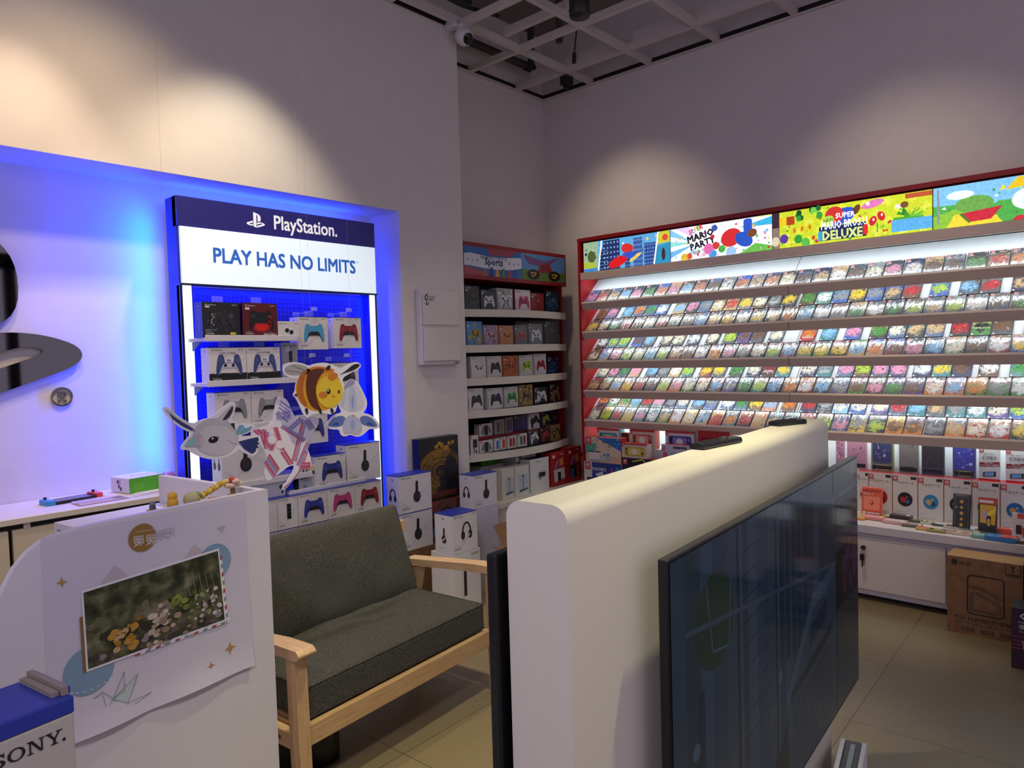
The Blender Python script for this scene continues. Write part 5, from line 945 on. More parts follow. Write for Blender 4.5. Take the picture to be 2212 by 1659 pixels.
# wrapped shell cases standing on top of them
G8 = 'wrapped console shells standing below the lowest game shelf'
ZT = ZA+.001
def shell(pl, pr, pt, body, inner, pad, label, x=5.09):
    y, w, z, h = facex(pl, pr, pt, 1024, x, ZT); h = min(h, .262); w -= .004; b = MB(); tr = M('#d5d9e0', .12, alpha=.07, bump=.5, nscale=25); d = .03; bd = M(body, .35, coat=.4)
    fr, fl = box_frames(w, h, d); b.box(-w/2+.004, .004, .004, w/2-.004, d, h-.004, bd); f2 = Frame((-w/2, .004, 0), (1, 0, 0), (0, 0, 1), (0, -1, 0)); r4 = random.Random(pl)
    b.rrect(f2, .1*w, .26*h, .9*w, .97*h, .02, M(inner[0], .35, coat=.4), 1)
    for i in range(14): b.ell(f2, w*r4.uniform(.18, .82), h*r4.uniform(.32, .92), w*r4.uniform(.03, .1), h*r4.uniform(.01, .05), M(inner[1+i % (len(inner)-1)], .35, coat=.4), 2, 10, r4.uniform(0, 3))
    b.rrect(f2, .08*w, .06*h, .92*w, .22*h, .03, M(pad, .35), 3); b.ell(f2, .3*w, .14*h, .06*w, .035*h, INK, 4, 10); [b.ell(f2, (.72+dx)*w, (.14+dy)*h, .025*w, .014*h, INK, 4, 8) for dx, dy in ((0, .03), (0, -.03), (.06, 0), (-.06, 0))]
    o = put(b, 'console_shell', label, 'console shell', (x, y, ZT), RZ, G8, bevel=.004)
    b = MB(); n = 6; V = [(-w/2+w*i/(n-1), -.004-.004*((i*5+j*3) % 3), h*j/6) for j in range(7) for i in range(n)]; b.add(V, [(j*n+i, j*n+i+1, (j+1)*n+i+1, (j+1)*n+i) for j in range(6) for i in range(n-1)], tr); b.build('plastic_wrap', o)
shell(1803, 1825, 944, '#c88aa6', ('#d49ab4', '#7a4a7a', '#e8d8e0', '#c05a8a'), '#a0509a', 'pink patterned shell at left, beside the plain pink one')
shell(1827, 1874, 946, '#d8a0b8', ('#d89cb4', '#dca4bc'), '#c878a8', 'plain pink shell with purple controls')
shell(1879, 1932, 948, '#8a8c5a', ('#2a3f78', '#7a68b8', '#1a2c5a', '#b0a8d8'), '#b8b098', 'wrapped shell in dark blue and violet with cream controls')
shell(1939, 1986, 952, '#85827c', ('#8a8782', '#918e88', '#7d7a75'), '#3a3836', 'wrapped grey shell with black controls')
shell(1988, 2042, 955, '#2a2438', ('#17151f', '#3a2a4a', '#241c33'), '#5a3f8a', 'wrapped black shell with purple controls')
shell(2055, 2110, 958, '#3a3a8a', ('#2f38b8', '#7a86e0', '#4a4fc8', '#b8c0f0'), '#b8c43a', 'wrapped bright blue shell with lime controls')
G9 = 'white screen film packs'
for pl, pr, pt, lb in ((2113, 2161, 966, 'white screen film pack with red band, left of the pair'), (2171, 2222, 969, 'white screen film pack with red band at the right edge of view')):
    y, w, z, h = facex(pl, pr, pt, 1040, 5.09, ZT); h = min(h, .245); w -= .004; b = MB(); b.box(-w/2, 0, 0, w/2, .012, h, M('#d3d6d8', .35, coat=.3)); fr, _x = box_frames(w, h, .012); swlogo(b, fr, .03*w, .83*h, .2*w); b.text(fr, 'ピタ貼り', .5*w, .64*h, .07*h, INK, 2, 'c', bold=.02); b.line(fr, [(.2*w, .61*h), (.8*w, .61*h), (.8*w, .73*h), (.2*w, .73*h)], .01*w, INK, 2, True); b.text(fr, '貼りやすい', .5*w, .77*h, .04*h, INK, 2, 'c')
    b.poly(fr, [(.03*w, .4*h), (.97*w, .44*h), (.97*w, .57*h), (.03*w, .53*h)], M('#8c2430', .4), 1); b.text(fr, '傷に強い', .5*w, .5*h, .045*h, PAPER, 2, 'c', rot=.05); b.text(fr, 'ガラス並みの高硬度', .5*w, .43*h, .05*h, PAPER, 2, 'c', rot=.05, width=.85*w); b.poly(fr, [(.2*w, .1*h), (.8*w, .13*h), (.8*w, .28*h), (.2*w, .24*h)], INK, 1); b.poly(fr, [(.27*w, .12*h), (.7*w, .145*h), (.7*w, .26*h), (.27*w, .23*h)], M('#6fa8dc', .3), 2); b.ell(fr, .45*w, .34*h, .13*w, .06*h, PAPER, 3); b.rect(fr, 0, 0, w, .05*h, M('#a8242a', .4), 2); b.ell(fr, .45*w, .95*h, .08*w, .012*h, INK, 2, 10)
    put(b, 'film_pack', lb, 'film pack', (5.10, y, ZT), RZ, G9)
# standing packs in front
G10 = 'packs and cards spread on the game counter'
def pack(pl, pr, pt, pb, x, body, draw, label, lean=.2, d=.02):
    y, w, z, h = facex(pl, pr, pt, pb, x, K1); b = MB(); b.box(-w/2, 0, 0, w/2, d, h, M(body, .35, coat=.4)); fr, _x = box_frames(w, h, d); draw(b, fr, w, h); o = put(b, 'accessory_pack', label, 'accessory pack', (x, y, K1+.001+d*math.sin(lean)*0), RZ, G10, .003); o.rotation_euler = (-lean, 0, RZ); return o
pack(1860, 1904, 1054, 1109, 4.955, '#dc5a3c', lambda b, fr, w, h: (b.rect(fr, .06*w, .86*h, .94*w, .9*h, M('#a83428', .4), 1), b.text(fr, '10 in 1', .12*w, .74*h, .08*h, PAPER, 2, bold=.03), b.rrect(fr, .1*w, .24*h, .9*w, .7*h, .01, M('#ee8a68', .35), 1), b.ell(fr, .5*w, .48*h, .1*w, .08*h, M('#c03428', .4), 2, 12), b.ell(fr, .47*w, .5*h, .04*w, .03*h, PAPER, 3, 8), b.ell(fr, .14*w, .13*h, .08*w, .07*h, PAPER, 2, 12), b.rect(fr, .28*w, .11*h, .9*w, .16*h, PAPER, 2)), 'orange-red pack standing in front of the white case boxes', .12)
pack(2057, 2095, 1068, 1138, 4.905, '#17171a', lambda b, fr, w, h: (b.rect(fr, .1*w, .92*h, .9*w, .99*h, M('#8c8d90', .2, alpha=.5), 1), [b.ell(fr, .5*w, (.78-.16*i)*h, .11*w, .05*h, M('#c9a04a', .35), 2, 4 if i % 2 else 8) for i in range(5)], b.line(fr, [(.12*w, .06*h), (.88*w, .06*h), (.88*w, .88*h), (.12*w, .88*h)], .012*w, M('#a8854a', .4), 1, True), b.ell(fr, .2*w, .62*h, .05*w, .02*h, PAPER, 2, 8)), 'upright black pack with column of gold marks', .15)
pack(2112, 2153, 1077, 1146, 4.885, '#2a2426', lambda b, fr, w, h: (b.rect(fr, 0, .82*h, w, h, M('#c2462c', .4), 1), b.rect(fr, .05*w, .86*h, .8*w, .93*h, PAPER, 2), b.poly(fr, [(.1*w, .3*h), (.9*w, .25*h), (.95*w, .8*h), (.1*w, .8*h)], M('#d8a82a', .4), 2), b.poly(fr, [(.15*w, .5*h), (.4*w, .75*h), (.5*w, .5*h), (.35*w, .35*h)], M('#b8a8b8', .4), 3), b.poly(fr, [(.4*w, .55*h), (.95*w, .75*h), (.9*w, .6*h), (.5*w, .45*h)], M('#e8d83a', .4), 3), b.rrect(fr, .45*w, .18*h, .68*w, .5*h, .008, INK, 4), b.rrect(fr, .49*w, .22*h, .64*w, .42*h, .006, M('#d8a82a', .4), 5), b.rect(fr, .05*w, .02*h, .95*w, .16*h, M('#1c1a1e', .4), 3)), 'upright yellow and black pack right of the gold-marked one', .15)
pack(2185, 2216, 1110, 1152, 4.84, '#d6ccc4', lambda b, fr, w, h: (b.rect(fr, .4*w, .8*h, w, h, M('#d0452c', .4), 1), b.rect(fr, .3*w, .2*h, .7*w, .55*h, INK, 2), b.ell(fr, .85*w, .3*h, .15*w, .2*h, M('#d0452c', .4), 2)), 'white and red pack standing at right edge of the counter', .1)
# small flat packs lying about
flats = [(1870, 1112, .11, .075, .014, '#d8c9b0', '#d89a2a', 'white pack with yellow card'), (1856, 1121, .08, .06, .014, '#d8902a', '#e8b84a', 'orange yellow card'), (1888, 1122, .13, .07, .02, '#d88a7a', '#e0b0b8', 'salmon pink pack'), (1905, 1116, .12, .06, .018, '#8a7a2a', '#b8a84a', 'olive gold case'), (1951, 1120, .12, .06, .034, '#3a3638', '#4a4648', 'black rounded case'), (1934, 1130, .13, .075, .018, '#d8a8a8', '#d8c8d8', 'pink and lilac pack'), (1984, 1128, .1, .05, .014, '#4a4a3a', '#6a7a4a', 'dark green pack'), (1971, 1137, .11, .06, .012, '#5a4a52', '#8a7a6a', 'brownish violet pack'), (2008, 1131, .10, .05, .012, '#c9c0b0', '#b8a890', 'cream card pack'), (2000, 1144, .10, .06, .012, '#d8a04a', '#d86a3a', 'orange and yellow card'), (2024, 1148, .10, .06, .012, '#8a8a3a', '#b0a848', 'olive green card'), (2036, 1136, .11, .05, .012, '#4a4448', '#c9c4c0', 'black edged white card'), (2062, 1141, .11, .055, .012, '#c9bcb8', '#3a3436', 'white card before the black pack'), (2055, 1151, .11, .055, .012, '#d8b8a8', '#a87a6a', 'rosy beige card'), (2092, 1149, .12, .055, .012, '#c9c4b8', '#7a8a8a', 'pale grey card'), (2082, 1155, .11, .05, .010, '#d0bca8', '#b89a84', 'beige card at the counter edge'), (2128, 1151, .10, .05, .014, '#4a5a4a', '#b8a878', 'khaki and grey pack'), (2126, 1162, .12, .06, .020, '#7ab0b0', '#a8c8b0', 'pale teal pack'), (2168, 1152, .13, .06, .03, '#c9382c', '#d8503c', 'red case'), (2163, 1168, .15, .075, .028, '#2f7fc4', '#dc4a2c', 'half blue, half red case'), (2195, 1172, .08, .05, .018, '#5a4a42', '#a8442c', 'dark brown and red pack')]
r5 = random.Random(4)
placed = []
for i, (px, py, w, d, h, c1, c2, lb) in enumerate(flats):
    p = at(px, py, 'z', K1); x = min(max(p.x, KX+d/2+.012), 4.985); b = MB(); m1 = M(c1, .3, coat=.5); m2 = M(c2, .3, coat=.5)
    b.box(-w/2, -d/2, 0, w/2, d/2, h, m1); f2 = Frame((-w/2, -d/2, h), (1, 0, 0), (0, 1, 0), (0, 0, 1))
    if 'half' in lb: b.rect(f2, w/2, 0, w, d, m2, 1)
    else: b.rect(f2, .12*w, .14*d, .72*w, .86*d, m2, 1); b.rect(f2, .76*w, .2*d, .92*w, .8*d, M('#d8d4cc', .35), 1)
    o = b.build('card_pack', None, (x, p.y, K1), RZ+r5.uniform(-.15, .15), bevel=.004 if h > .018 else .002); tag(o, lb+' lying on the white game counter', 'card pack', G10)
# cartons standing before the counter at the right edge
kraft = M('#8d6743', .7, noise=.12, nscale=22, mix='#7c5938'); kink = M('#33261b', .65)
b = MB(); w, h, d = .345, .425, .17; b.box(-w/2, 0, 0, w/2, d, h, kraft, top=M('#a88254', .7)); fr, fl = box_frames(w, h, d)
b.ell(fr, .1*w, .925*h, .045*w, .042*h, kink, 1, 20); b.text(fr, 'IINE', .17*w, .895*h, .05*h, kink, 1, bold=.01, width=.17*w); b.line(fr, [(.78*w, h), (.78*w, .86*h), (.80*w, .84*h), (.97*w, .84*h), (.97*w, h)], .004, kink, 1); b.poly(fr, [(.84*w, .97*h), (.91*w, .97*h), (.885*w, .93*h), (.885*w, .88*h), (.865*w, .88*h), (.865*w, .93*h)], kink, 1); b.rect(fr, .8*w, .85*h, .95*w, .87*h, kink, 1)
def rr(u0, v0, u1, v1, r_, n=5): return [(cx+r_*math.cos(math.radians(a0+90*i/n)), cy+r_*math.sin(math.radians(a0+90*i/n))) for cx, cy, a0 in ((u1-r_, v1-r_, 0), (u0+r_, v1-r_, 90), (u0+r_, v0+r_, 180), (u1-r_, v0+r_, 270)) for i in range(n+1)]
b.line(fr, rr(.28*w, .28*h, .76*w, .78*h, .02), .008, kink, 1, True); b.line(fr, [(.32*w, .32*h), (.32*w, .54*h), (.36*w, .57*h), (.44*w, .56*h), (.70*w, .46*h), (.72*w, .44*h), (.72*w, .32*h)], .003, kink, 1, True); b.line(fr, [(.35*w, .34*h), (.35*w, .54*h), (.42*w, .54*h), (.69*w, .43*h), (.69*w, .34*h)], .003, kink, 1, True)
for i in range(4): b.line(fr, [(.30*w, (.60+.015*i)*h), (.45*w, (.61+.012*i)*h), (.74*w, (.49+.02*i)*h)], .002, kink, 1)
b.text(fr, 'PS5 SLIM综合收纳包', .11*w, .185*h, .052*h, kink, 1, bold=.02, width=.87*w); b.text(fr, 'IINE Carrying Storage Bag for PS5 Slim', .12*w, .14*h, .028*h, kink, 1, width=.86*w)
for u, tx_ in ((.2, '鞣质加固'), (.46, '多重隔离'), (.72, '提背均可')): b.rect(fr, u*w, .045*h, (u+.17)*w, .095*h, kink, 1); b.text(fr, tx_, (u+.085)*w, .053*h, .035*h, M('#a07c54', .6), 2, 'c', width=.14*w)
tag(b.build('carton', None, (4.50, .675, 0), RZ, bevel=.003), 'brown carton printed with a storage bag drawing standing before the counter', 'box')
b = MB(); b.box(-.16, 0, 0, .16, .16, .475, kraft); fr, fl = box_frames(.32, .475, .16); [b.rect(fr, .02, .40-.02*i, .12, .405-.02*i, kink, 1) for i in range(4)]
tag(b.build('carton', None, (4.47, .33, 0), RZ, bevel=.003), 'taller brown carton at the right edge, beside the storage bag carton', 'box')
b = MB(); b.box(-.11, 0, 0, .11, .12, .15, M('#9d8148', .6), top=M('#2d3a2a', .5)); fr, fl = box_frames(.22, .15, .12); b.line(fr, rr(.03, .04, .2, .13, .04), .006, kink, 1, True); b.rect(fr, .01, .015, .15, .025, kink, 1); b.line(fr, [(.006, .006), (.214, .006), (.214, .144), (.006, .144)], .003, kink, 1, True)
tag(b.build('small_carton', None, (4.49, .36, .476), RZ, bevel=.002), 'small tan box with green lid on top of the taller carton', 'box')
p = at(2183, 1442, 'z', 0); b = MB(); w, h, d = .36, .30, .14; b.box(-w/2, 0, 0, w/2, d, h, M('#241a2c', .35, coat=.3, noise=.6, nscale=9, mix='#4a1630'), top=M('#17151c', .4)); fr, fl = box_frames(w, h, d); b.text(fr, 'G-STORY', .035, .25, .03, PAPER, 2, bold=.03, width=.17); b.text(fr, 'PORTABLE MONITOR', .03, .228, .011, PAPER, 2); b.text(fr, '液晶显示器', .03, .2, .02, PAPER, 2); b.text(fr, '一键连接', .03, .178, .016, PAPER, 2); b.poly(fr, [(.045, .14), (.3, .14), (.3, .04), (.06, .06)], M('#101826', .2), 2); b.line(fr, [(.045, .14), (.3, .14), (.3, .04), (.06, .06)], .003, GREY, 3, True); [b.line(fr, [(0, .1+.02*i), (.05+.02*i, .105+.02*i)], .003, M('#b03a5a', .4), 1) for i in range(4)]
tag(b.build('monitor_box', None, (p.x+.004, p.y-w/2-.002, 0), RZ, bevel=.002), 'dark purple portable monitor box on the floor at right edge', 'box')
b = MB(); b.box(-.05, 0, 0, .05, .05, .075, M('#d8d4d0', .4), top=M('#d0522c', .4), left=M('#c9302c', .4)); tag(b.build('small_box', None, (p.x+.05, p.y-.14, .301), RZ, bevel=.001), 'small white and red box on top of the dark purple box', 'box')
# ------------------------------------------------------------------ screen partition
PA = math.radians(4.2); ZP = 1.33
P0 = at(1225, 1095, 'z', ZP); P0 = Vector((P0.x, P0.y, 0)); PT = Vector((math.cos(PA), math.sin(PA), 0)); PN = Vector((math.sin(PA), -math.cos(PA), 0))
TK = .138; PL = 1.75
pm = M('#dcd6c6', .45, bump=.04, nscale=25)
b = MB(); rr_ = .034; prof = []
for i in range(9): a = math.radians(90*i/8); prof.append((rr_-rr_*math.cos(a)*1, ZP-rr_+rr_*math.sin(a)))
prof = prof + [(TK-y, z) for y, z in prof[::-1]]
prof = [(0, 0)]+prof+[(TK, 0)]
b.prism([(0, y, z) for y, z in prof][::-1], (PL, 0, 0), pm); o = b.build('partition_board', None, (P0.x, P0.y, 0), PA)
for p_ in o.data.polygons: p_.use_smooth = abs(p_.normal.x) < .5
o.data.set_sharp_from_angle(angle=math.radians(35)); tag(o, 'freestanding white partition with rounded top carrying a screen on each side', 'partition')
o['kind'] = 'thing'
def in_part(u, v, z): return Vector((P0.x, P0.y, z))+PT*u-PN*v
scr = M('#0b141c', .06, spec=.35); bez = M('#101015', .3)
def picture(b, fr, w, h):      # dim standing picture: plank cottage wall, gabled door, tulips, painted reflection upper right
    S = lambda c: M(c, .08, emit=.3, spec=.3)
    R = lambda u0, v0, u1, v1, c, k: b.rect(fr, u0*w, v0*h, u1*w, v1*h, S(c), k*.2)
    P = lambda pts, c, k: b.poly(fr, [(u*w, v*h) for u, v in pts], S(c), k*.2)
    R(0, 0, 1, 1, '#1c2733', 1); r6 = random.Random(6)
    for i in range(15): R(i*.045, 0, i*.045+.0415, 1, ['#1f2c39', '#1b2631', '#223040', '#1d2936'][i % 4], 2)
    for u in (.225, .40): R(u, 0, u+.006, 1, '#141b24', 3); R(u+.012, 0, u+.02, 1, '#263545', 3)
    for i in range(9): v = .35+.07*i; b.line(fr, [(.24*w, v*h), (.39*w, (v+.02)*h)], .0022, S('#141b24'), .7)
    for i in range(5): R(.42+.035*i, .45, .445+.035*i, .93, '#18222d', 3)
    b.ell(fr, .14*w, .78*h, .07*w, .13*h, S('#1b2722'), .8); b.line(fr, [(.11*w, .9*h), (.13*w, .7*h), (.19*w, .68*h), (.2*w, .88*h)], .006, S('#2b3c4a'), .9); R(.08, 0, .10, .62, '#18212c', 4)
    for u, v in ((.07, .48), (.07, .36), (.42, .42)): b.ell(fr, u*w, v*h, .012*w, .022*h, S('#2e3f4e'), 1)
    P([(.46, .34), (.62, .56), (.78, .60), (.80, .52), (.78, 0), (.46, 0)], '#202d3a', 5); P([(.44, .30), (.47, .30), (.63, .53), (.78, .57), (.80, .63), (.62, .59)], '#293846', 6)
    P([(.48, .28), (.76, .36), (.76, .40), (.48, .32)], '#151d26', 7); P([(.49, .26), (.76, .33), (.76, 0), (.49, 0)], '#1c2733', 7); P([(.60, .40), (.72, .45), (.72, .52), (.60, .47)], '#18222c', 8)
    for i in range(6): b.line(fr, [((.52+.04*i)*w, 0), ((.52+.04*i)*w, (.27+.01*i)*h)], .002, S('#131a22'), 1.7)
    P([(.30, 0), (.46, .24), (.46, 0)], '#12161b', 6)
    R(.80, 0, 1, .42, '#1e262d', 5)
    for i in range(7): b.line(fr, [(.80*w, (.04+.05*i)*h), (1*w, (.07+.055*i)*h)], .0022, S('#141a1f'), 1.2)
    R(.80, .42, 1, .66, '#151a22', 5)
    for i in range(26): b.ell(fr, r6.uniform(.86, .99)*w, r6.uniform(.44, .66)*h, .009*w, .03*h, S(['#2e1f38', '#27243f', '#34202e', '#1f1a30'][i % 4]), 1.3+i*.01)
    R(.78, .66, 1, .74, '#212a33', 6); R(.90, .685, .98, .70, '#2c1a28', 7); R(.90, .72, .98, .735, '#2c1a28', 7)
    R(.80, .75, 1, .87, '#172019', 6); b.rrect(fr, .84*w, .77*h, .97*w, .85*h, .01, S('#10170f'), 1.5); R(.82, .88, 1, .90, '#303a3f', 6); R(.78, .90, 1, 1, '#12181a', 6); R(.87, .92, .90, 1, '#2c3231', 7); b.ell(fr, .95*w, .96*h, .025*w, .03*h, S('#3a4140'), 1.6)  # upper right boxes: shop reflection painted into the screen colours
    R(.06, .66, .80, .70, '#2a3645', 9) if False else b.line(fr, [(.04*w, .80*h), (.80*w, .62*h)], .012, S('#273340'), .95)
def tv(name, label, u0, u1, z0, z1, front, v_off, back=True):
    r = empty(name, (P0.x, P0.y, 0), PA); tag(r, label, 'television'); s = -1 if front else 1; v0 = v_off
    def B(b, ua, ub, va, vb, za, zb, m, **k): b.box(ua, min(va, vb), za, ub, max(va, vb), zb, m, **k)
    b = MB(); B(b, u0, u1, v0, v0-s*.022, z0, z1, bez); b.build('frame', r, bevel=.003)
    b = MB(); vv = v0+s*.0008
    P = [(u0+.008, vv, z0+.014), (u1-.008, vv, z0+.014), (u1-.008, vv, z1-.008), (u0+.008, vv, z1-.008)]
    b.add(P if front else P[::-1], [(0, 1, 2, 3)], scr)
    if front: picture(b, Frame((u0+.008, v0-.0011, z0+.014), (1, 0, 0), (0, 0, 1), (0, -1, 0)), u1-u0-.016, z1-z0-.022)
    b.build('screen', r)
    b = MB(); wall_v = 0 if front else TK
    B(b, u0+.25, u1-.25, v0-s*.023, wall_v+s*.001, z0+.12, z1-.25, dk); b.build('wall_mount', r)
    if back: b = MB(); B(b, u0+.12, u1-.12, v0-s*.023, v0-s*.045, z0+.02, z0+.42, bez); b.build('rear_housing', r, bevel=.01)
n_ = PN; TVV = .065
def uz(px, py, v):
    q_ = atp(px, py, in_part(0, v, 0), PN); return (q_-P0).dot(PT), q_.z
a1, a2, a3 = uz(1441, 1200, -TVV), uz(1851, 990, -TVV), uz(1856, 1465, -TVV)
tv('television', 'large dark television facing right on the near side of the partition', a1[0], a2[0], a3[1], (a1[1]+a2[1])/2, True, -TVV)
tv('television', 'black television seen edge-on on the sofa side of the partition', -.02, 1.29, .42, 1.225, False, TK+.036, False)
# two remote controls on the top
def remote(pa, pb, label):
    A, B = at(*pa, 'z', ZP+.012), at(*pb, 'z', ZP+.012); d = B-A; L = d.length; r = empty('remote_control', ((A.x+B.x)/2, (A.y+B.y)/2, ZP+.0005), math.atan2(d.y, d.x)); tag(r, label, 'remote control', 'remote controls on the partition')
    b = MB(); n = 10; pr_ = [(-.021, 0), (.021, 0), (.0235, .006), (.020, .015), (0, .0185), (-.020, .015), (-.0235, .006)]; b.prism([(-L/2, y, z) for y, z in pr_], (L, 0, 0), M('#1b1b1d', .3)); b.build('body', r, bevel=.003)
    b = MB()
    for i in range(9):
        for j in (-1, 0, 1): b.box(-L*.42+i*L*.055, j*.010-.003, .0165-abs(j)*.002, -L*.42+i*L*.055+.006, j*.010+.003, .0198-abs(j)*.002, M('#2c2c30', .5))
    b.build('buttons', r); b = MB(); b.lathe([(.012, .0165), (.012, .0205), (.007, .021)], (L*.2, 0, 0), M('#2c2c30', .4), 18); b.build('ring_button', r)
remote((1505, 962), (1588, 946), 'black remote control on the partition, nearer and lower in view')
remote((1671, 913), (1731, 907), 'black remote control at the far end of the partition top')
# console on the floor at the foot of the far end
q_ = at(1856, 1600, 'z', .13); u_ = (q_-P0).dot(PT); v_ = -(q_-P0).dot(PN)
c = in_part(u_-.17, v_, .001); r = empty('game_console', c, PA+.12); tag(r, 'white and black console standing on the floor below the large television', 'game console'); wh = M('#e2e2e2', .35)
b = MB(); b.box(-.16, -.030, 0, .17, .024, .122, M('#141416', .2)); b.box(-.13, -.012, .1225, .14, .006, .127, M('#8d8f94', .3, .8)); b.build('core', r, bevel=.006)
for y0 in (-.046, .0255):
    b = MB(); b.prism([(-.17, y0, 0), (.175, y0, 0), (.182, y0, .10), (.16, y0, .13), (-.17, y0, .13)], (0, .0145, 0), wh); b.build('cover_plate', r, bevel=.004)

# ------------------------------------------------------------------ sofa
SA = math.radians(5.5); r = empty('sofa', (1.285, 2.165, 0), SA); tag(r, 'two-seat sofa in dark grey fabric with pale wooden frame and arms', 'sofa'); LW_ = 1.17
fab = M('#5a5a53', .95, noise=.55, bump=.9, nscale=260, stretch=(1, 1, .35), mix='#2a2b29'); pine = M('#cfae82', .42, noise=.12, nscale=7, stretch=(1, 14, 14), mix='#c09a6c'); pinev = M('#d1b086', .42, noise=.12, nscale=7, stretch=(14, 14, 1), mix='#c29c70'); piney = M('#d8b88c', .42, noise=.12, nscale=7, stretch=(14, 1, 14), mix='#c8a276')
def cushion(x0, y0, z0, x1, y1, z1, nx, ny, puff, seed):
    b = MB(); r_ = random.Random(seed); V = []; F = []
    def P(i, j, top):
        u, v = i/nx, j/ny; e = (1-abs(2*u-1)**6)*(1-abs(2*v-1)**6); w = puff*e+.006*math.sin(u*17+seed)*math.sin(v*9+u*4)*e
        return (x0+(x1-x0)*u, y0+(y1-y0)*v, (z1+w) if top else z0)
    for top in (0, 1):
        for j in range(ny+1):
            for i in range(nx+1): V.append(P(i, j, top))
    N_ = (nx+1)*(ny+1)
    for j in range(ny):
        for i in range(nx):
            a = j*(nx+1)+i; F.append((a, a+nx+1, a+nx+2, a+1)); F.append((N_+a, N_+a+1, N_+a+nx+2, N_+a+nx+1))
    edge = [i for i in range(nx+1)]+[j*(nx+1)+nx for j in range(1, ny+1)]+[ny*(nx+1)+i for i in range(nx-1, -1, -1)]+[j*(nx+1) for j in range(ny-1, 0, -1)]
    for a, c in zip(edge, edge[1:]+edge[:1]): F.append((a, c, N_+c, N_+a))
    b.add(V, F, fab, True); return b
b = cushion(.075, .085, .305, LW_-.075, .60, .425, 28, 14, .022, 1)
pth = [(.078, .088), (LW_-.078, .088), (LW_-.078, .597), (.078, .597), (.078, .088)]
o = b.build('seat_cushion', r, bevel=.012); o.data.set_sharp_from_angle(angle=math.radians(60))
bp_ = MB(); bp_.tube([(x, y, .423) for x, y in pth], .004, fab, 6); bp_.tube([(x, y, .311) for x, y in pth], .004, fab, 6); bp_.build('piping', o)
b = cushion(.08, -.46, -.055, LW_-.08, 0, .05, 28, 14, .03, 3); o = b.build('back_cushion', r, (0, 0, 0), bevel=.02)
o.location = (0, .55, .40); o.rotation_euler = (math.radians(-70), 0, 0)
for v in o.data.vertices: v.co.y = -v.co.y
o.rotation_euler = (math.radians(72), 0, 0); o.data.flip_normals(); o.data.set_sharp_from_angle(angle=math.radians(60))
for x in (0, LW_-.05):
    b = MB(); b.prism([(x, .03, 0), (x, .085, 0), (x, .095, .57), (x, .045, .57)], (.05, 0, 0), pinev); b.build('front_leg', r, bevel=.006)
    b = MB(); b.prism([(x, .66, 0), (x, .71, 0), (x, .58, .53), (x, .53, .53)], (.05, 0, 0), pinev); b.build('rear_leg', r, bevel=.006)
    b = MB(); b.prism([(x-.012, 0, .585), (x-.012, .02, .567), (x-.012, .12, .566), (x-.012, .62, .528), (x-.012, .64, .545), (x-.012, .62, .562), (x-.012, .15, .602), (x-.012, .02, .603)], (.074, 0, 0), piney); b.build('armrest', r, bevel=.008, seg=3)
    b = MB(); b.box(x+.008, .07, .225, x+.042, .62, .285, piney); [b.lathe([(.008, 0), (.008, .002)], (x+.0065, .16+.32*k, .255), M('#6a4020', .5), 10, 'x') for k in (0, 1)]; b.build('side_rail', r, bevel=.004)
b = MB(); b.box(.05, .062, .222, LW_-.05, .088, .30, pine); b.build('front_rail', r, bevel=.004)
b = MB(); b.box(.05, .60, .23, LW_-.05, .625, .29, pine); b.box(.05, .09, .275, LW_-.05, .60, .295, pine); b.build('seat_base', r)
b = MB(); b.box(.05, .62, .70, LW_-.05, .645, .76, pine); b.box(.10, .60, .29, .13, .645, .72, pinev); b.box(LW_-.13, .60, .29, LW_-.10, .645, .72, pinev); b.build('back_frame', r)
# ------------------------------------------------------------------ checkout counter with the poster
QA = math.radians(6.5); ZQ = 1.20; Q0 = at(578, 1056, 'z', ZQ); Q0 = Vector((Q0.x, Q0.y, 0)); QT = Vector((math.cos(QA), math.sin(QA), 0)); QN = Vector((math.sin(QA), -math.cos(QA), 0))
def quv(px, py):
    q_ = atp(px, py, Q0, QN); return ((q_-Q0).dot(QT), q_.z)
pw = M('#dad5dc', .42, bump=.02, nscale=20)
r = empty('checkout_counter', Q0, QA); tag(r, 'white checkout counter with a rounded front panel corner, nearest at left', 'counter')
tl = quv(250, 1108); P = [(0, 0), (0, ZQ), (-.25, ZQ), (-.52, ZQ)]
for px, py in ((195, 1122), (140, 1140), (95, 1165), (58, 1195), (30, 1230), (10, 1268), (-8, 1310)): P.append(quv(px, py))
P[2] = (-.25, ZQ); P[3] = (quv(250, 1108)[0], ZQ-.002)
for i in range(4, len(P)): P[i] = (P[i][0], min(P[i][1], ZQ-.004*(i-3)))
P.append((P[-1][0]-.02, 0))
b = MB(); b.prism([(u, 0, z) for u, z in P][::-1], (0, .022, 0), pw); b.build('front_panel', r, bevel=.004)
b = MB(); b.box(-.022, .0225, 0, 0, .62, ZQ, pw); b.build('side_panel', r, bevel=.004)
b = MB(); b.box(-.37, .023, 1.08, -.0225, .60, 1.10, pw); b.build('inner_top', r)
b = MB(); b.box(-.37, .60, 0, -.0225, .618, 1.10, pw); b.build('back_board', r)
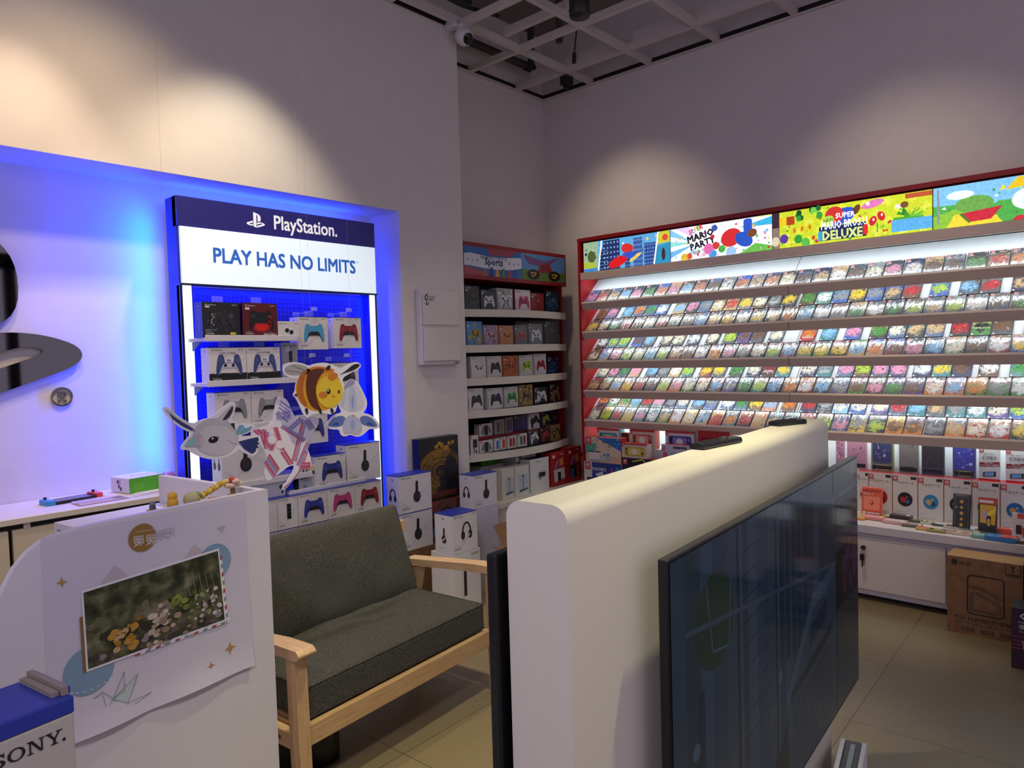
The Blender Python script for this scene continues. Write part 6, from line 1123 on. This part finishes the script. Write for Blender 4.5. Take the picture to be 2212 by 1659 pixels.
# little toys by the inner corner of the counter
def onq(u, v, z): return Q0+QT*u-QN*v+Vector((0, 0, z))
G11 = 'little ornaments inside the counter corner'
yl = M('#d8a52a', .6)
def orn(name, label, u, v, draw):
    b = MB(); draw(b); b.box(-.012, -.012, 0, .012, .012, .055, yl); tag(b.build(name, None, onq(u, v, 1.1305)), label, 'ornament', G11)
b = MB(); b.box(-.36, .06, 1.101, -.026, .16, 1.13, M('#cfc9c4', .5)); tag(b.build('display_riser', None, Q0, QA), 'low white riser under the little ornaments inside the counter', 'riser')
orn('toy_figure', 'round-headed yellow ornament at the left inside the counter corner', -.255, .10, lambda b: (b.ball((0, 0, .062), (.016, .015, .02), yl), b.ball((0, 0, .082), (.014, .013, .013), yl)))
orn('toy_figure', 'pale green fuzzy ornament inside the counter corner', -.195, .10, lambda b: (b.ball((0, 0, .062), (.026, .02, .024), M('#b5b183', .8)), b.ball((.016, 0, .074), (.013, .013, .010), M('#8f9a62', .8))))
orn('bead_garland', 'row of yellow bead-like flowers inside the counter corner', -.125, .10, lambda b: [b.ball((-.033+.011*i, .004*(i % 2), .066+.005*i), (.009, .009, .010), M('#c99a2a', .6) if i % 2 else M('#d8b84a', .6)) for i in range(7)])
orn('flower_ornament', 'small flower with red centre in the counter corner', -.058, .10, lambda b: ([b.ball((.018*math.cos(i*.7), .018*math.sin(i*.7), .088+.008*math.sin(i*2)), (.013, .008, .008), M('#d8b8a0', .6)) for i in range(9)], b.ball((0, 0, .100), .010, M('#c23a2a', .5)), b.ball((0, 0, .066), (.008, .008, .016), M('#8a7a3a', .6))))
orn('toy_figure', 'tiny dark grey ornament, leftmost inside the counter corner', -.315, .10, lambda b: (b.box(-.007, -.006, .03, .007, .006, .066, M('#5d5a60', .5)), b.ball((0, 0, .07), .008, M('#77737a', .5))))
# poster
O_ = Vector((0, -.0012, 0)); sheet = M('#cfcad8', .55, bump=.15, nscale=5); gold = M('#94723c', .5); pbl = M('#7f9cb6', .5); ltb = M('#b9cad6', .5); wp = M('#e6e2ea', .5)
r = empty('poster', Q0, QA); tag(r, 'translucent white poster taped to the counter front with a landscape picture', 'poster')
fr = Frame((0, -.0012, 0), (1, 0, 0), (0, 0, 1), (0, -1, 0))
def qc(x, y): return quv(x/2.185, 900+y/2.185)       # positions read off the poster
b = MB(); c = [qc(190, 575), qc(1155, 385), qc(1195, 1168), qc(365, 1530), qc(235, 1585)]
n = 14; V = []
for j in range(n+1):
    for i in range(n+1):
        s, t = i/n, j/n; L_ = (c[0][0]+(c[4][0]-c[0][0])*t, c[0][1]+(c[4][1]-c[0][1])*t); R_ = (c[1][0]+(c[2][0]-c[1][0])*t, c[1][1]+(c[2][1]-c[1][1])*t)
        lift = .002*math.sin(s*9+t*3)**2*(t > .6)+(.010*max(0, t-.9)/.1*(.3+abs(math.sin(s*7)))); V.append((L_[0]+(R_[0]-L_[0])*s, -.0012-lift, L_[1]+(R_[1]-L_[1])*s))
b.add(V, [(j*(n+1)+i, (j+1)*(n+1)+i, (j+1)*(n+1)+i+1, j*(n+1)+i+1) for j in range(n) for i in range(n)], sheet, True); b.build('sheet', r)
b = MB(); k0 = 5
def circ(x, y, rad, m, k): u, v = qc(x, y); b.ell(fr, u, v, rad, rad, m, k, 36)
ru = abs(qc(734, 570)[0]-qc(602, 570)[0])/2
circ(668, 570, ru, gold, k0); u, v = qc(668, 590); lt = M('#d9d3d8', .5)
for x, y, ch, m in ((650, 605, '暖', lt), (708, 598, '暖', lt), (757, 575, '限', M('#bdb7c4', .5)), (800, 562, '无', M('#bdb7c4', .5))): u, v = qc(x, y); b.text(fr, ch, u, v, .0225, m, k0+1, 'c', mirror=True, rot=.02)
u0, v0 = qc(635, 545); u1, v1 = qc(735, 528); b.line(fr, [(u0, v0), (u1, v1)], .0012, lt, k0+1)
circ(1010, 683, .052, pbl, k0); circ(418, 1195, .062, pbl, k0)
for cx_, cy_, rd in ((1010, 683, .052), (418, 1195, .062)):
    u, v = qc(cx_, cy_); [b.line(fr, [(u+rd*.98*math.cos(a), v-.02+rd*.5*math.sin(a)), (u+rd*.98*math.cos(a+.12), v-.02+rd*.5*math.sin(a+.12))], .0018, wp, k0+1) for a in [3.3+.28*i for i in range(9)]]
q4 = [qc(388, 830), qc(1023, 632), qc(1055, 955), qc(412, 1190)]
def lerp4(s, t, e=0): A = [q4[0][i]+(q4[1][i]-q4[0][i])*s for i in (0, 1)]; B_ = [q4[3][i]+(q4[2][i]-q4[3][i])*s for i in (0, 1)]; return (A[0]+(B_[0]-A[0])*t, A[1]+(B_[1]-A[1])*t)
bd = M('#8b6a3d', .5); b.poly(fr, [lerp4(-.025, .3), lerp4(.2, .3), lerp4(.2, 1.035), lerp4(-.025, 1.035)], bd, k0+1)
for i in range(26): p_ = lerp4(-.025, .32+i*.028); b.ell(fr, p_[0], p_[1], .0035, .0035, bd, k0+1.5, 8)
for i in range(20):
    m = [M('#a5523c', .5), wp, M('#7f9a9c', .5), wp][i % 4]; a, c_ = .32+i*.0365, .32+(i+1)*.0365; b.poly(fr, [lerp4(a, 1.0), lerp4(c_, 1.0), lerp4(c_-.015, 1.06), lerp4(a-.015, 1.06)], m, k0+1); 
for i in range(16):
    m = [M('#a5523c', .5), wp, M('#7f9a9c', .5), wp][i % 4]; a, c_ = .1+i*.06, .1+(i+1)*.06; b.poly(fr, [lerp4(1.0, a), lerp4(1.03, a-.02), lerp4(1.03, c_-.02), lerp4(1.0, c_)], m, k0+1)
b.poly(fr, [lerp4(-.012, -.03), lerp4(1.012, -.03), lerp4(1.012, 1.03), lerp4(-.012, 1.03)], wp, k0+2)
for (px, py) in ((288, 780), (1083, 1090), (993, 1175)):
    u, v = qc(px, py); s_ = .019 if px == 1083 else .013; b.poly(fr, [(u+s_*(1 if i % 2 == 0 else .3)*math.cos(math.pi/2+i*math.pi/4), v+s_*1.1*(1 if i % 2 == 0 else .3)*math.sin(math.pi/2+i*math.pi/4)) for i in range(8)], M('#b58a4c', .5), k0)
ln = M('#8f8f9a', .5); mint = M('#bccfcb', .5)
b.poly(fr, [qc(525, 1330), qc(605, 1285), qc(645, 1210), qc(600, 1350), qc(555, 1355)], mint, k0); b.poly(fr, [qc(525, 1335), qc(600, 1355), qc(588, 1390), qc(505, 1375)], mint, k0)
for L_ in ([(440, 1328), (478, 1296), (530, 1330), (582, 1200), (583, 1290), (525, 1335)], [(530, 1330), (648, 1210), (600, 1350), (525, 1330)], [(478, 1296), (500, 1385), (585, 1390), (710, 1298), (600, 1350)], [(500, 1385), (528, 1335)], [(585, 1390), (600, 1350)], [(440, 1328), (470, 1310)]): b.line(fr, [qc(*p_) for p_ in L_], .0014, ln, k0+1)
b.line(fr, [qc(*p_) for p_ in ((1020, 525), (1057, 515), (1040, 545), (1034, 533), (1020, 525))], .0014, ln, k0+1); b.line(fr, [qc(1034, 533), qc(1057, 515)], .0012, ln, k0+1)
for i in range(8): a = i/8; p_, q_ = qc(1055+70*math.sin(a*1.8), 540+150*a), qc(1055+70*math.sin((a+.07)*1.8), 540+150*(a+.07)); b.line(fr, [p_, q_], .001, ltb, k0)
for x, y in ((540, 755), (915, 650)): u, v = qc(x, y); b.poly(fr, [(u-.045, v-.02), (u, v+.03), (u+.045, v-.02)], M('#beb3bd', .5), k0)
b.build('printed_motifs', r)
# the landscape picture: blurred garden, hills of leaves and flowers
gm_ = bpy.data.materials.new('garden_print'); gm_.use_nodes = True; t = gm_.node_tree; P_ = t.nodes['Principled BSDF']; tc = t.nodes.new('ShaderNodeTexCoord'); nz = t.nodes.new('ShaderNodeTexNoise'); nz.inputs['Scale'].default_value = 22; nz.inputs['Detail'].default_value = 5; t.links.new(tc.outputs['Object'], nz.inputs['Vector']); cr = t.nodes.new('ShaderNodeValToRGB'); e = cr.color_ramp.elements
e[0].position = .3; e[0].color = lin('#23231f'); e[1].position = .72; e[1].color = lin('#8d8678'); x_ = cr.color_ramp.elements.new(.46); x_.color = lin('#3f4330'); x_ = cr.color_ramp.elements.new(.57); x_.color = lin('#5f6144')
t.links.new(nz.outputs[0], cr.inputs[0]); t.links.new(cr.outputs[0], P_.inputs['Base Color']); P_.inputs['Roughness'].default_value = .35
b = MB(); b.poly(fr, [lerp4(0, 0), lerp4(1, 0), lerp4(1, 1), lerp4(0, 1)], gm_, k0+3); rq = random.Random(8)
def blob(s, t, a, c_, k, asp=1.0, rot=0): u, v = lerp4(s, t); b.ell(fr, u, v, a, a*asp, M(c_, .4), k0+k, 16, rot)
for i in range(26): blob(rq.uniform(.02, .98), rq.uniform(.35, .75), rq.uniform(.006, .02), ['#4d5238', '#63654a', '#343526', '#6d6a50', '#7a6f62'][i % 5], 4+i*.02, .6, rq.uniform(-1, 1))
for i in range(40): blob(rq.uniform(.72, .98), rq.uniform(.5, .85), rq.uniform(.003, .008), ['#b9a7b0', '#8a8f6a', '#c9bfc2', '#59613f'][i % 4], 5+i*.02, .8)
for i in range(30): blob(rq.uniform(.0, .98), rq.uniform(.8, .98), rq.uniform(.004, .012), ['#6a5560', '#453a3c', '#8d7c84', '#57483f'][i % 4], 5+i*.02, .7)
for i in range(34): blob(rq.gauss(.52, .07), rq.gauss(.72, .14), rq.uniform(.004, .011), ['#b7a898', '#a3907c', '#c9bcae', '#8c7a66'][i % 4], 6+i*.02, .8)
for i in range(26): blob(rq.gauss(.26, .05), rq.gauss(.75, .1), rq.uniform(.005, .012), ['#a37c2f', '#b58a3c', '#8a6826', '#c0a070'][i % 4], 6+i*.02, .8)
for i in range(14): blob(rq.gauss(.68, .04), rq.gauss(.5, .08), rq.uniform(.004, .011), ['#6f7b34', '#88914a', '#59652a'][i % 3], 6.2+i*.02, .8)
for i in range(5): b.line(fr, [lerp4(.72+.05*i, .15+.03*i), lerp4(.74+.05*i, .5)], .002, M('#8a7f70', .4), k0+5)
b.build('picture', r)
# ------------------------------------------------------------------ box with the big lettering in front
A, Bk, Lf = at(158, 1502, 'z', 1.02), at(115, 1448, 'z', 1.02), at(0, 1563, 'z', 1.02); ang = math.atan2(A.y-Lf.y, A.x-Lf.x)+.02
w, d, h = .42, .15, .44; b = MB(); gy = M('#b9b3ab', .5); b.box(-w, 0, 0, 0, d, h-.03, gy); b.box(-w-.001, -.001, h-.03, .001, d+.001, h, PBLUE); fr = Frame((-w, -.0008, 0), (1, 0, 0), (0, 0, 1), (0, -1, 0)); hh = .0225
sony(b, fr, w-.022-hh*4.85, h-.072, hh, M('#1a1a1c', .5), .4); b.ell(fr, w-.019, h-.070, .003, .003, M('#1a1a1c', .5), .4, 8)
r = empty('console_box', (A.x, A.y, 1.02-h), ang); tag(r, 'large grey box with dark blue lid and big black lettering, bottom left', 'box'); b.build('box_body', r, bevel=.003)
b = MB(); b.box(-.012, .012, h+.0006, -.002, .145, h+.016, M('#8d8279', .6)); b.box(-.026, .02, h+.0006, -.014, .14, h+.009, M('#8d8279', .6)); b.box(-.001, .014, h+.001, .002, .143, h+.013, PBLUE); b.build('lid_flap', r)
b = MB(); b.box(-.5, -.12, 0, .06, .22, 1.018-h, M('#d8d4d6', .5)); tag(b.build('box_stand', None, (A.x, A.y, 0), ang), 'white stand under the large grey lettered box', 'stand')
# ------------------------------------------------------------------ cabinet in the niche
CZN = .95; r = empty('niche_cabinet', (0, 0, 0)); tag(r, 'long white cabinet in the niche left of the blue display', 'cabinet'); cm = M('#dcd2bf', .42); dcm = M('#d2c6a6', .45)
b = MB(); b.box(NX0+.002, 3.68, CZN-.028, 1.622, NB-.002, CZN, cm); b.build('worktop', r, bevel=.003)
b = MB(); b.box(NX0+.003, 3.72, .02, 1.575, NB-.003, CZN-.029, dk); b.build('carcass', r)
for x0, x1 in ((.12, .80), (.815, 1.47)):
    b = MB(); b.box(x0, 3.69, .04, x1, 3.715, CZN-.052, dcm); b.build('door', r, bevel=.003)
b = MB(); b.box(.86, 3.70, CZN-.052, .885, 3.712, CZN-.03, cm); b.build('hinge_block', r)
zc = CZN+.0008
p1, p2 = at(62, 1086, 'z', zc), at(200, 1062, 'z', zc); 
r = empty('handheld_console', ((p1.x+p2.x)/2, 3.93, zc), math.radians(8)); tag(r, 'handheld console with blue left and red right controller lying on the cabinet', 'handheld console')
b = MB(); b.box(-.092, -.052, 0, .092, .052, .014, M('#1a1a1d', .35)); b.box(-.085, -.045, .0142, .085, .045, .0146, M('#0a0a0d', .1)); b.build('tablet', r, bevel=.003)
for s_, c_ in ((-1, '#2f8fc4'), (1, '#d8452f')):
    b = MB(); P = [(s_*.093, -.052), (s_*.093, .052), (s_*.118, .05), (s_*.13, .035), (s_*.13, -.035), (s_*.118, -.05)]; b.prism([(x, y, 0) for x, y in (P if s_ < 0 else P)], (0, 0, .022), M(c_, .4)); o = b.build('side_controller', r, bevel=.004); b = MB(); b.lathe([(.006, .022), (.005, .028), (.009, .030), (.008, .033)], (s_*.11, .02, 0), dk, 14); b.build('thumbstick', o)
b = MB(); n = 10; V = [(-.11+.22*i/n, -.055+.11*j/4, .003+.004*((i*3+j*5) % 3)) for j in range(5) for i in range(n+1)]; b.add(V, [(j*(n+1)+i, j*(n+1)+i+1, (j+1)*(n+1)+i+1, (j+1)*(n+1)+i) for j in range(4) for i in range(n)], M('#d8c8c4', .15, alpha=.45, bump=.8, nscale=40), True); b.box(-.11, -.055, 0, .11, .055, .002, M('#b08f6a', .5)); tag(b.build('plastic_pouch', None, (1.20, 3.79, zc), .05), 'clear crinkled plastic pouch in front of the handheld console', 'pouch')
# papers, green box, bag
b = MB(); b.box(-.17, -.10, 0, .17, .10, .002, M('#d9d2c0', .5)); tag(b.build('leaflet', None, (1.43, 3.86, zc), .05), 'lower cream leaflet under the green controller box', 'leaflet')
b = MB(); b.box(-.19, -.09, .0025, .19, .09, .004, M('#dcd4d4', .5)); b.box(-.16, -.095, .0045, .16, .085, .006, M('#e2dce0', .5)); tag(b.build('leaflet', None, (1.52, 3.90, zc), .22), 'upper pale leaflet under the green controller box', 'leaflet')
b = MB(); w, d, h = .19, .17, .075; gr_ = M('#4fae22', .45); b.box(-w/2, -d/2, 0, w/2, d/2, h, M('#ddd6e0', .45), front=gr_); fr = Frame((-w/2, -d/2, 0), (1, 0, 0), (0, 0, 1), (0, -1, 0)); g2 = M('#8fd05a', .45); [b.rect(fr, .02, .045-.009*i, .085-.01*(i % 2), .047-.009*i, g2, 1) for i in range(4)]; b.rect(fr, .1, .06, .17, .062, g2, 1)
fl = Frame((-w/2, d/2, 0), (0, -1, 0), (0, 0, 1), (-1, 0, 0)); [b.ell(fl, d*u, h*v, .009, .011, M(c_, .4), 1, 12) for u, v, c_ in ((.4, .7, '#2a2a2e'), (.5, .72, '#a9a6ad'), (.45, .4, '#6a2a4a'), (.55, .25, '#2a2a2e'))]
ft = Frame((-w/2, -d/2, h), (1, 0, 0), (0, 1, 0), (0, 0, 1)); [b.ell(ft, .07+.04*i, .09, .014, .010, M('#b9a9cc', .4), 1, 12) for i in range(3)]
tag(b.build('controller_box', None, (1.425, 3.93, zc+.0065), .17, bevel=.002), 'white controller box with bright green side lying on the cabinet', 'box')
b = MB(); n = 10; m = 6; V = []
for j in range(m+1):
    for i in range(n):
        a = 2*math.pi*i/n; rr_ = (1, 1.05, .95, .8, .55, .3, .05)[j]*(1+.18*math.sin(i*2.3+j*1.7)); V.append((.05*rr_*math.cos(a), .045*rr_*math.sin(a), .08*j/m))
b.add(V, [(j*n+i, j*n+(i+1) % n, (j+1)*n+(i+1) % n, (j+1)*n+i) for j in range(m) for i in range(n)], M('#e8dcf0', .12, alpha=.4, bump=.6, nscale=30), True)
r = tag(b.build('gift_bag', None, (1.60, 3.985, zc+.0065), .2), 'small clear bag holding a pink packet at the right end of cabinet', 'bag')
b = MB(); b.ball((.0, 0, .035), (.04, .03, .028), M('#c2326a', .4)); b.ball((.02, -.02, .02), (.025, .02, .016), M('#e8c8a0', .5)); b.build('packet', r)
# edge of a wall rack at the far left
r = empty('wall_rack', (.752, 3.70, zc)); tag(r, 'narrow rack of small dark packs at the far left edge', 'rack')
b = MB(); b.box(-.14, 0, 0, .0, .03, .42, M('#8d8a90', .4)); b.build('frame', r)
for i in range(5):
    b = MB(); b.box(-.13, -.02, .01+i*.08, .0, -.001, .075+i*.08, M(['#3a3436', '#a8a4aa', '#6a2230', '#55505a', '#8a2a3a'][i], .4)); b.build('pack', r)

b = MB(); n = 12; V = []
for j in range(6):
    for i in range(n):
        a = 2*math.pi*i/n; q_ = (1, 1.04, 1.0, .92, .75, .3)[j]*(1+.06*math.sin(i*2.1+j)); V.append((.13*q_*math.cos(a), .15*q_*math.sin(a), .26*j/5))
b.add(V, [(j*n+i, j*n+(i+1) % n, (j+1)*n+(i+1) % n, (j+1)*n+i) for j in range(5) for i in range(n)]+[tuple(range(n))[::-1], tuple(range(5*n, 6*n))], M('#141416', .45, bump=.5, nscale=20), True)
tag(b.build('black_bag', None, (1.52, 2.56, .001)), 'black bag on the floor under the near end of the sofa', 'bag')
# ------------------------------------------------------------------ hanging printed cutouts
G12 = 'hanging printed cutouts'
def cutout(name, label, outline, y, draw, hang, k_edge='#e9e6ee'):
    def uv(X, Y): p_ = at(X/3.191+340, Y/3.191+600, 'y', y); return (p_.x, p_.z)
    pts = [uv(*p_) for p_ in outline]; ar = sum(a[0]*b_[1]-b_[0]*a[1] for a, b_ in zip(pts, pts[1:]+pts[:1]))
    if ar < 0: pts = pts[::-1]
    # smooth the outline once
    sm = []
    for i in range(len(pts)):
        a, c = pts[i], pts[(i+1) % len(pts)]; sm += [(a[0]*.75+c[0]*.25, a[1]*.75+c[1]*.25), (a[0]*.25+c[0]*.75, a[1]*.25+c[1]*.75)]
    r = empty(name, (0, y, 0)); tag(r, label, 'hanging cutout', G12)
    b = MB(); b.prism([(u, .004, v) for u, v in sm], (0, -.004, 0), M(k_edge, .35, coat=.3)); 
    fr = Frame((0, 0, 0), (1, 0, 0), (0, 0, 1), (0, -1, 0))
    class D: pass
    D.poly = lambda P, c, k=1, ro=.35: b.poly(fr, [uv(*p_) for p_ in P], M(c, ro, coat=.3), k)
    D.smooth = lambda P, c, k=1: b.poly(fr, [q_ for a, d_ in zip(P, P[1:]+P[:1]) for q_ in (uv(a[0]*.75+d_[0]*.25, a[1]*.75+d_[1]*.25), uv(a[0]*.25+d_[0]*.75, a[1]*.25+d_[1]*.75))], M(c, .35, coat=.3), k)
    def ell(X, Y, a, c_, col, k=1, rot=0, n=26): b.poly(fr, [uv(X+a*math.cos(t)*math.cos(rot)-c_*math.sin(t)*math.sin(rot), Y+a*math.cos(t)*math.sin(rot)+c_*math.sin(t)*math.cos(rot)) for t in [2*math.pi*i/n for i in range(n)]], M(col, .35, coat=.3), k)
    D.ell = ell
    D.n = 0
    def line(P, w, c, k=1): D.n += 1; b.line(fr, [uv(*p_) for p_ in P], w*.0006, M(c, .35, coat=.3), k+.012*D.n)
    D.line = line
    draw(D); b.build('board', r)
    u, v = uv(*hang); b = MB(); b.tube([(u, .001, v), (u+.01, .0, ZC)], .00035, M('#c9ccd6', .3, alpha=.5), 4); b.build('thread', r)
bird = [(35,895),(60,885),(95,908),(150,960),(240,1010),(300,978),(370,962),(420,920),(480,870),(520,850),(540,868),(535,920),(508,980),(535,985),(560,1022),(600,1000),(660,1008),(678,1030),(640,1065),(565,1092),(650,1090),(700,1082),(714,1110),(692,1160),(694,1210),(650,1232),(600,1208),(560,1175),(545,1200),(470,1242),(380,1254),(310,1242),(240,1208),(212,1186),(165,1188),(158,1165),(200,1110),(238,1070),(170,1042),(100,988),(48,932)]
def dbird(D):
    D.smooth([(52,902),(95,925),(150,975),(250,1030),(262,1068),(180,1030),(110,975),(62,928)], '#b9b6c2', 1); D.smooth([(75,930),(150,985),(240,1035),(252,1060),(170,1025),(105,975)], '#2c3a78', 2)
    for i in range(6): D.line([(90+26*i, 938+20*i), (108+26*i, 985+14*i)], 4, '#1d2857', 2.5)
    D.ell(400, 1100, 158, 132, '#bdbabf', 1, .05, 36); D.ell(410, 1120, 135, 104, '#cac7ca', 1.5, .05, 36)
    D.smooth([(400,985),(450,930),(520,866),(526,905),(492,985),(440,1010)], '#c4c1c4', 2); D.smooth([(440,990),(480,930),(520,875),(522,915),(490,970)], '#2a2730', 3)
    D.smooth([(172,1168),(215,1115),(265,1072),(300,1080),(318,1120),(312,1160),(262,1168)], '#b9aebb', 3); D.smooth([(178,1166),(222,1115),(262,1095),(268,1150),(240,1164)], '#8fc0c0', 4); D.smooth([(300,1095),(318,1120),(310,1158),(280,1150)], '#cdb8c9', 4)
    D.ell(384, 1116, 34, 22, '#121216', 4, -.25); D.ell(378, 1108, 7, 6, '#f4f4f6', 5); D.line([(350,1122),(420,1098)], 6, '#121216', 4.5)
    D.smooth([(540,1062),(562,1015),(590,1012),(602,1042),(650,1020),(655,1036),(620,1062),(560,1085)], '#6fa6bc', 3); D.line([(560,1070),(590,1030)], 4, '#a9d0dc', 4)
    D.smooth([(470,1100),(540,1135),(570,1128),(560,1148),(510,1140)], '#c9c6cc', 4); D.poly([(556,1130),(640,1108),(692,1098),(698,1120),(686,1128),(702,1142),(684,1152),(696,1172),(678,1174),(676,1196),(650,1212),(600,1182)], '#232f6a', 4)
    for i in range(5): D.line([(570,1138),(690-8*i,1106+26*i)], 3, '#41509a', 5)
    D.poly([(500,1005),(530,1000),(535,1050)], '#2a2a30', 2)
star = [(850,815),(900,845),(935,940),(962,968),(1050,955),(1102,962),(1118,988),(1090,1050),(1040,1110),(1025,1150),(1055,1230),(1066,1298),(1040,1322),(988,1310),(962,1370),(900,1440),(872,1464),(855,1450),(905,1388),(938,1325),(942,1292),(905,1300),(840,1350),(772,1400),(745,1392),(735,1330),(748,1200),(700,1140),(640,1085),(655,1050),(700,1035),(790,1010),(808,900),(825,840)]
def dstar(D):
    pk = ['#c4527a', '#d8809a', '#b84a6e', '#cf6a86', '#8e86b8', '#a79fcc']
    for (a, c, n, dx, dy, ci) in (((848,850),(925,905),5,-6,22,4),((815,935),(915,925),4,2,14,5),((660,1050),(700,1085),3,14,-3,0),((700,1045),(745,1180),4,14,0,0),((800,1030),(850,1190),3,12,0,1),((850,1030),(1010,1130),3,6,-8,3),((970,975),(1010,1010),3,10,0,4),((1040,975),(1085,1040),4,-12,4,5),((900,1040),(985,965),3,10,6,4),((1000,985),(930,1260),3,12,3,2),((1030,1130),(960,1290),3,10,4,3),((850,1200),(910,1290),3,12,-4,0),((770,1215),(840,1320),6,-7,12,2),((990,1280),(1055,1275),4,0,12,0),((1010,1190),(985,1270),3,12,2,1),((800,1090),(770,1190),3,12,0,1),((740,1060),(735,1150),3,12,2,2)):
        for i in range(n): D.line([(a[0]+dx*i, a[1]+dy*i), (c[0]+dx*i, c[1]+dy*i)], 11, pk[(ci+i) % 6 if ci < 4 else 4+i % 2], 1+i*.2)
    D.line([(1000,1260),(975,1340),(920,1410),(870,1450)], 12, '#b0789c', 1)
    D.ell(790, 1115, 34, 34, '#e6c2d0', 2.5); D.ell(790, 1115, 26, 26, '#efe9f2', 3); D.ell(845, 1150, 30, 30, '#efe2ea', 2.6)
bee = [(860,625),(872,597),(930,578),(1000,588),(1045,608),(1090,590),(1160,583),(1225,605),(1262,632),(1330,590),(1378,578),(1406,600),(1392,630),(1340,652),(1272,692),(1288,740),(1284,800),(1245,872),(1222,935),(1190,944),(1140,928),(1055,945),(1038,968),(1012,952),(990,905),(958,832),(930,808),(948,785),(952,735),(970,692),(920,692),(875,668)]
def dbee(D):
    D.smooth([(875,622),(930,592),(1000,600),(1045,625),(1062,660),(1000,672),(920,675),(880,655)], '#a9a6a0', 1); D.line([(890,640),(1060,662)], 3, '#5d564c', 2); D.line([(930,605),(1058,655)], 3, '#5d564c', 2)
    D.ell(1110, 765, 158, 155, '#d89a1c', 1, 0, 36); D.smooth([(960,740),(985,660),(1040,620),(1010,700),(1000,800),(1040,890),(1000,880),(965,810)], '#b5641a', 2)
    D.smooth([(1040,640),(1110,622),(1160,632),(1110,690),(1085,770),(1100,850),(1130,915),(1070,900),(1030,830),(1020,720)], '#5a2a14', 3); D.smooth([(1040,622),(1100,612),(1190,622),(1230,640),(1160,650),(1060,650)], '#d8761c', 2.5)
    D.ell(1185, 785, 92, 112, '#e2c02c', 4, 0, 30); D.smooth([(1165,690),(1200,715),(1235,690),(1245,660),(1190,650)], '#c87a1e', 5)
    D.ell(1177, 784, 14, 18, '#17120f', 6); D.ell(1173, 778, 5, 6, '#f4efe4', 7); D.ell(1248, 786, 6, 14, '#17120f', 6); D.ell(1140, 808, 30, 24, '#c8781e', 5); D.line([(1204,810),(1210,822),(1222,818)], 4, '#7a4a14', 6)
    D.smooth([(1245,675),(1300,640),(1345,598),(1388,592),(1395,608),(1345,640),(1290,655)], '#231d1a', 4); D.smooth([(1155,630),(1170,605),(1190,602),(1192,625),(1172,640)], '#231d1a', 5)
    for X in (1025, 1118, 1200): D.smooth([(X-14,900),(X+10,900),(X+14,935),(X+4,945)], '#231d1a', 4)
    D.poly([(938,806),(965,798),(962,822)], '#4a2a16', 2)
fl_ = [(1340,690),(1385,720),(1420,790),(1448,850),(1440,905),(1415,932),(1470,942),(1520,990),(1536,1030),(1510,1046),(1465,1040),(1440,1062),(1410,1090),(1370,1098),(1330,1080),(1290,1098),(1262,1080),(1255,1045),(1200,1046),(1164,1030),(1166,1000),(1220,942),(1275,930),(1250,890),(1250,840),(1275,770),(1305,715)]
def dflow(D):
    D.smooth([(1345,705),(1395,760),(1430,850),(1420,905),(1345,930),(1272,900),(1262,850),(1285,780),(1310,725)], '#cdcfe0', 1); D.smooth([(1342,730),(1370,800),(1372,900),(1345,925),(1318,900),(1316,800)], '#b9bedb', 2); D.smooth([(1345,800),(1355,860),(1345,910),(1334,860)], '#8f9ed0', 3)
    D.smooth([(1290,950),(1230,955),(1180,1005),(1180,1028),(1250,1030),(1300,1000)], '#5f74b8', 1.5); D.smooth([(1400,950),(1465,955),(1512,1005),(1515,1030),(1450,1025),(1390,1000)], '#5f74b8', 1.5); D.smooth([(1240,990),(1190,1015),(1255,1020)], '#34499a', 2); D.smooth([(1450,990),(1505,1018),(1440,1018)], '#34499a', 2)
    D.smooth([(1345,940),(1400,980),(1415,1060),(1370,1085),(1330,1065),(1285,1080),(1275,1010),(1300,960)], '#b7b9d6', 3); D.smooth([(1345,960),(1365,1010),(1345,1060),(1325,1010)], '#9aa5d2', 4); D.ell(1350, 950, 7, 7, '#c9a23a', 5)
cutout('star_cutout', 'hanging pale star-shaped cutout crossed by pink and violet ribbons', star, 2.80, dstar, (1030, 975))
cutout('bird_cutout', 'hanging white round bird cutout with navy tail feathers', bird, 2.70, dbird, (100, 930))
cutout('bee_cutout', 'hanging furry yellow and brown bee cutout', bee, 2.74, dbee, (1065, 600))
cutout('flower_cutout', 'hanging white and blue flower-shaped cutout with leaf-like wings', fl_, 2.78, dflow, (1342, 700))
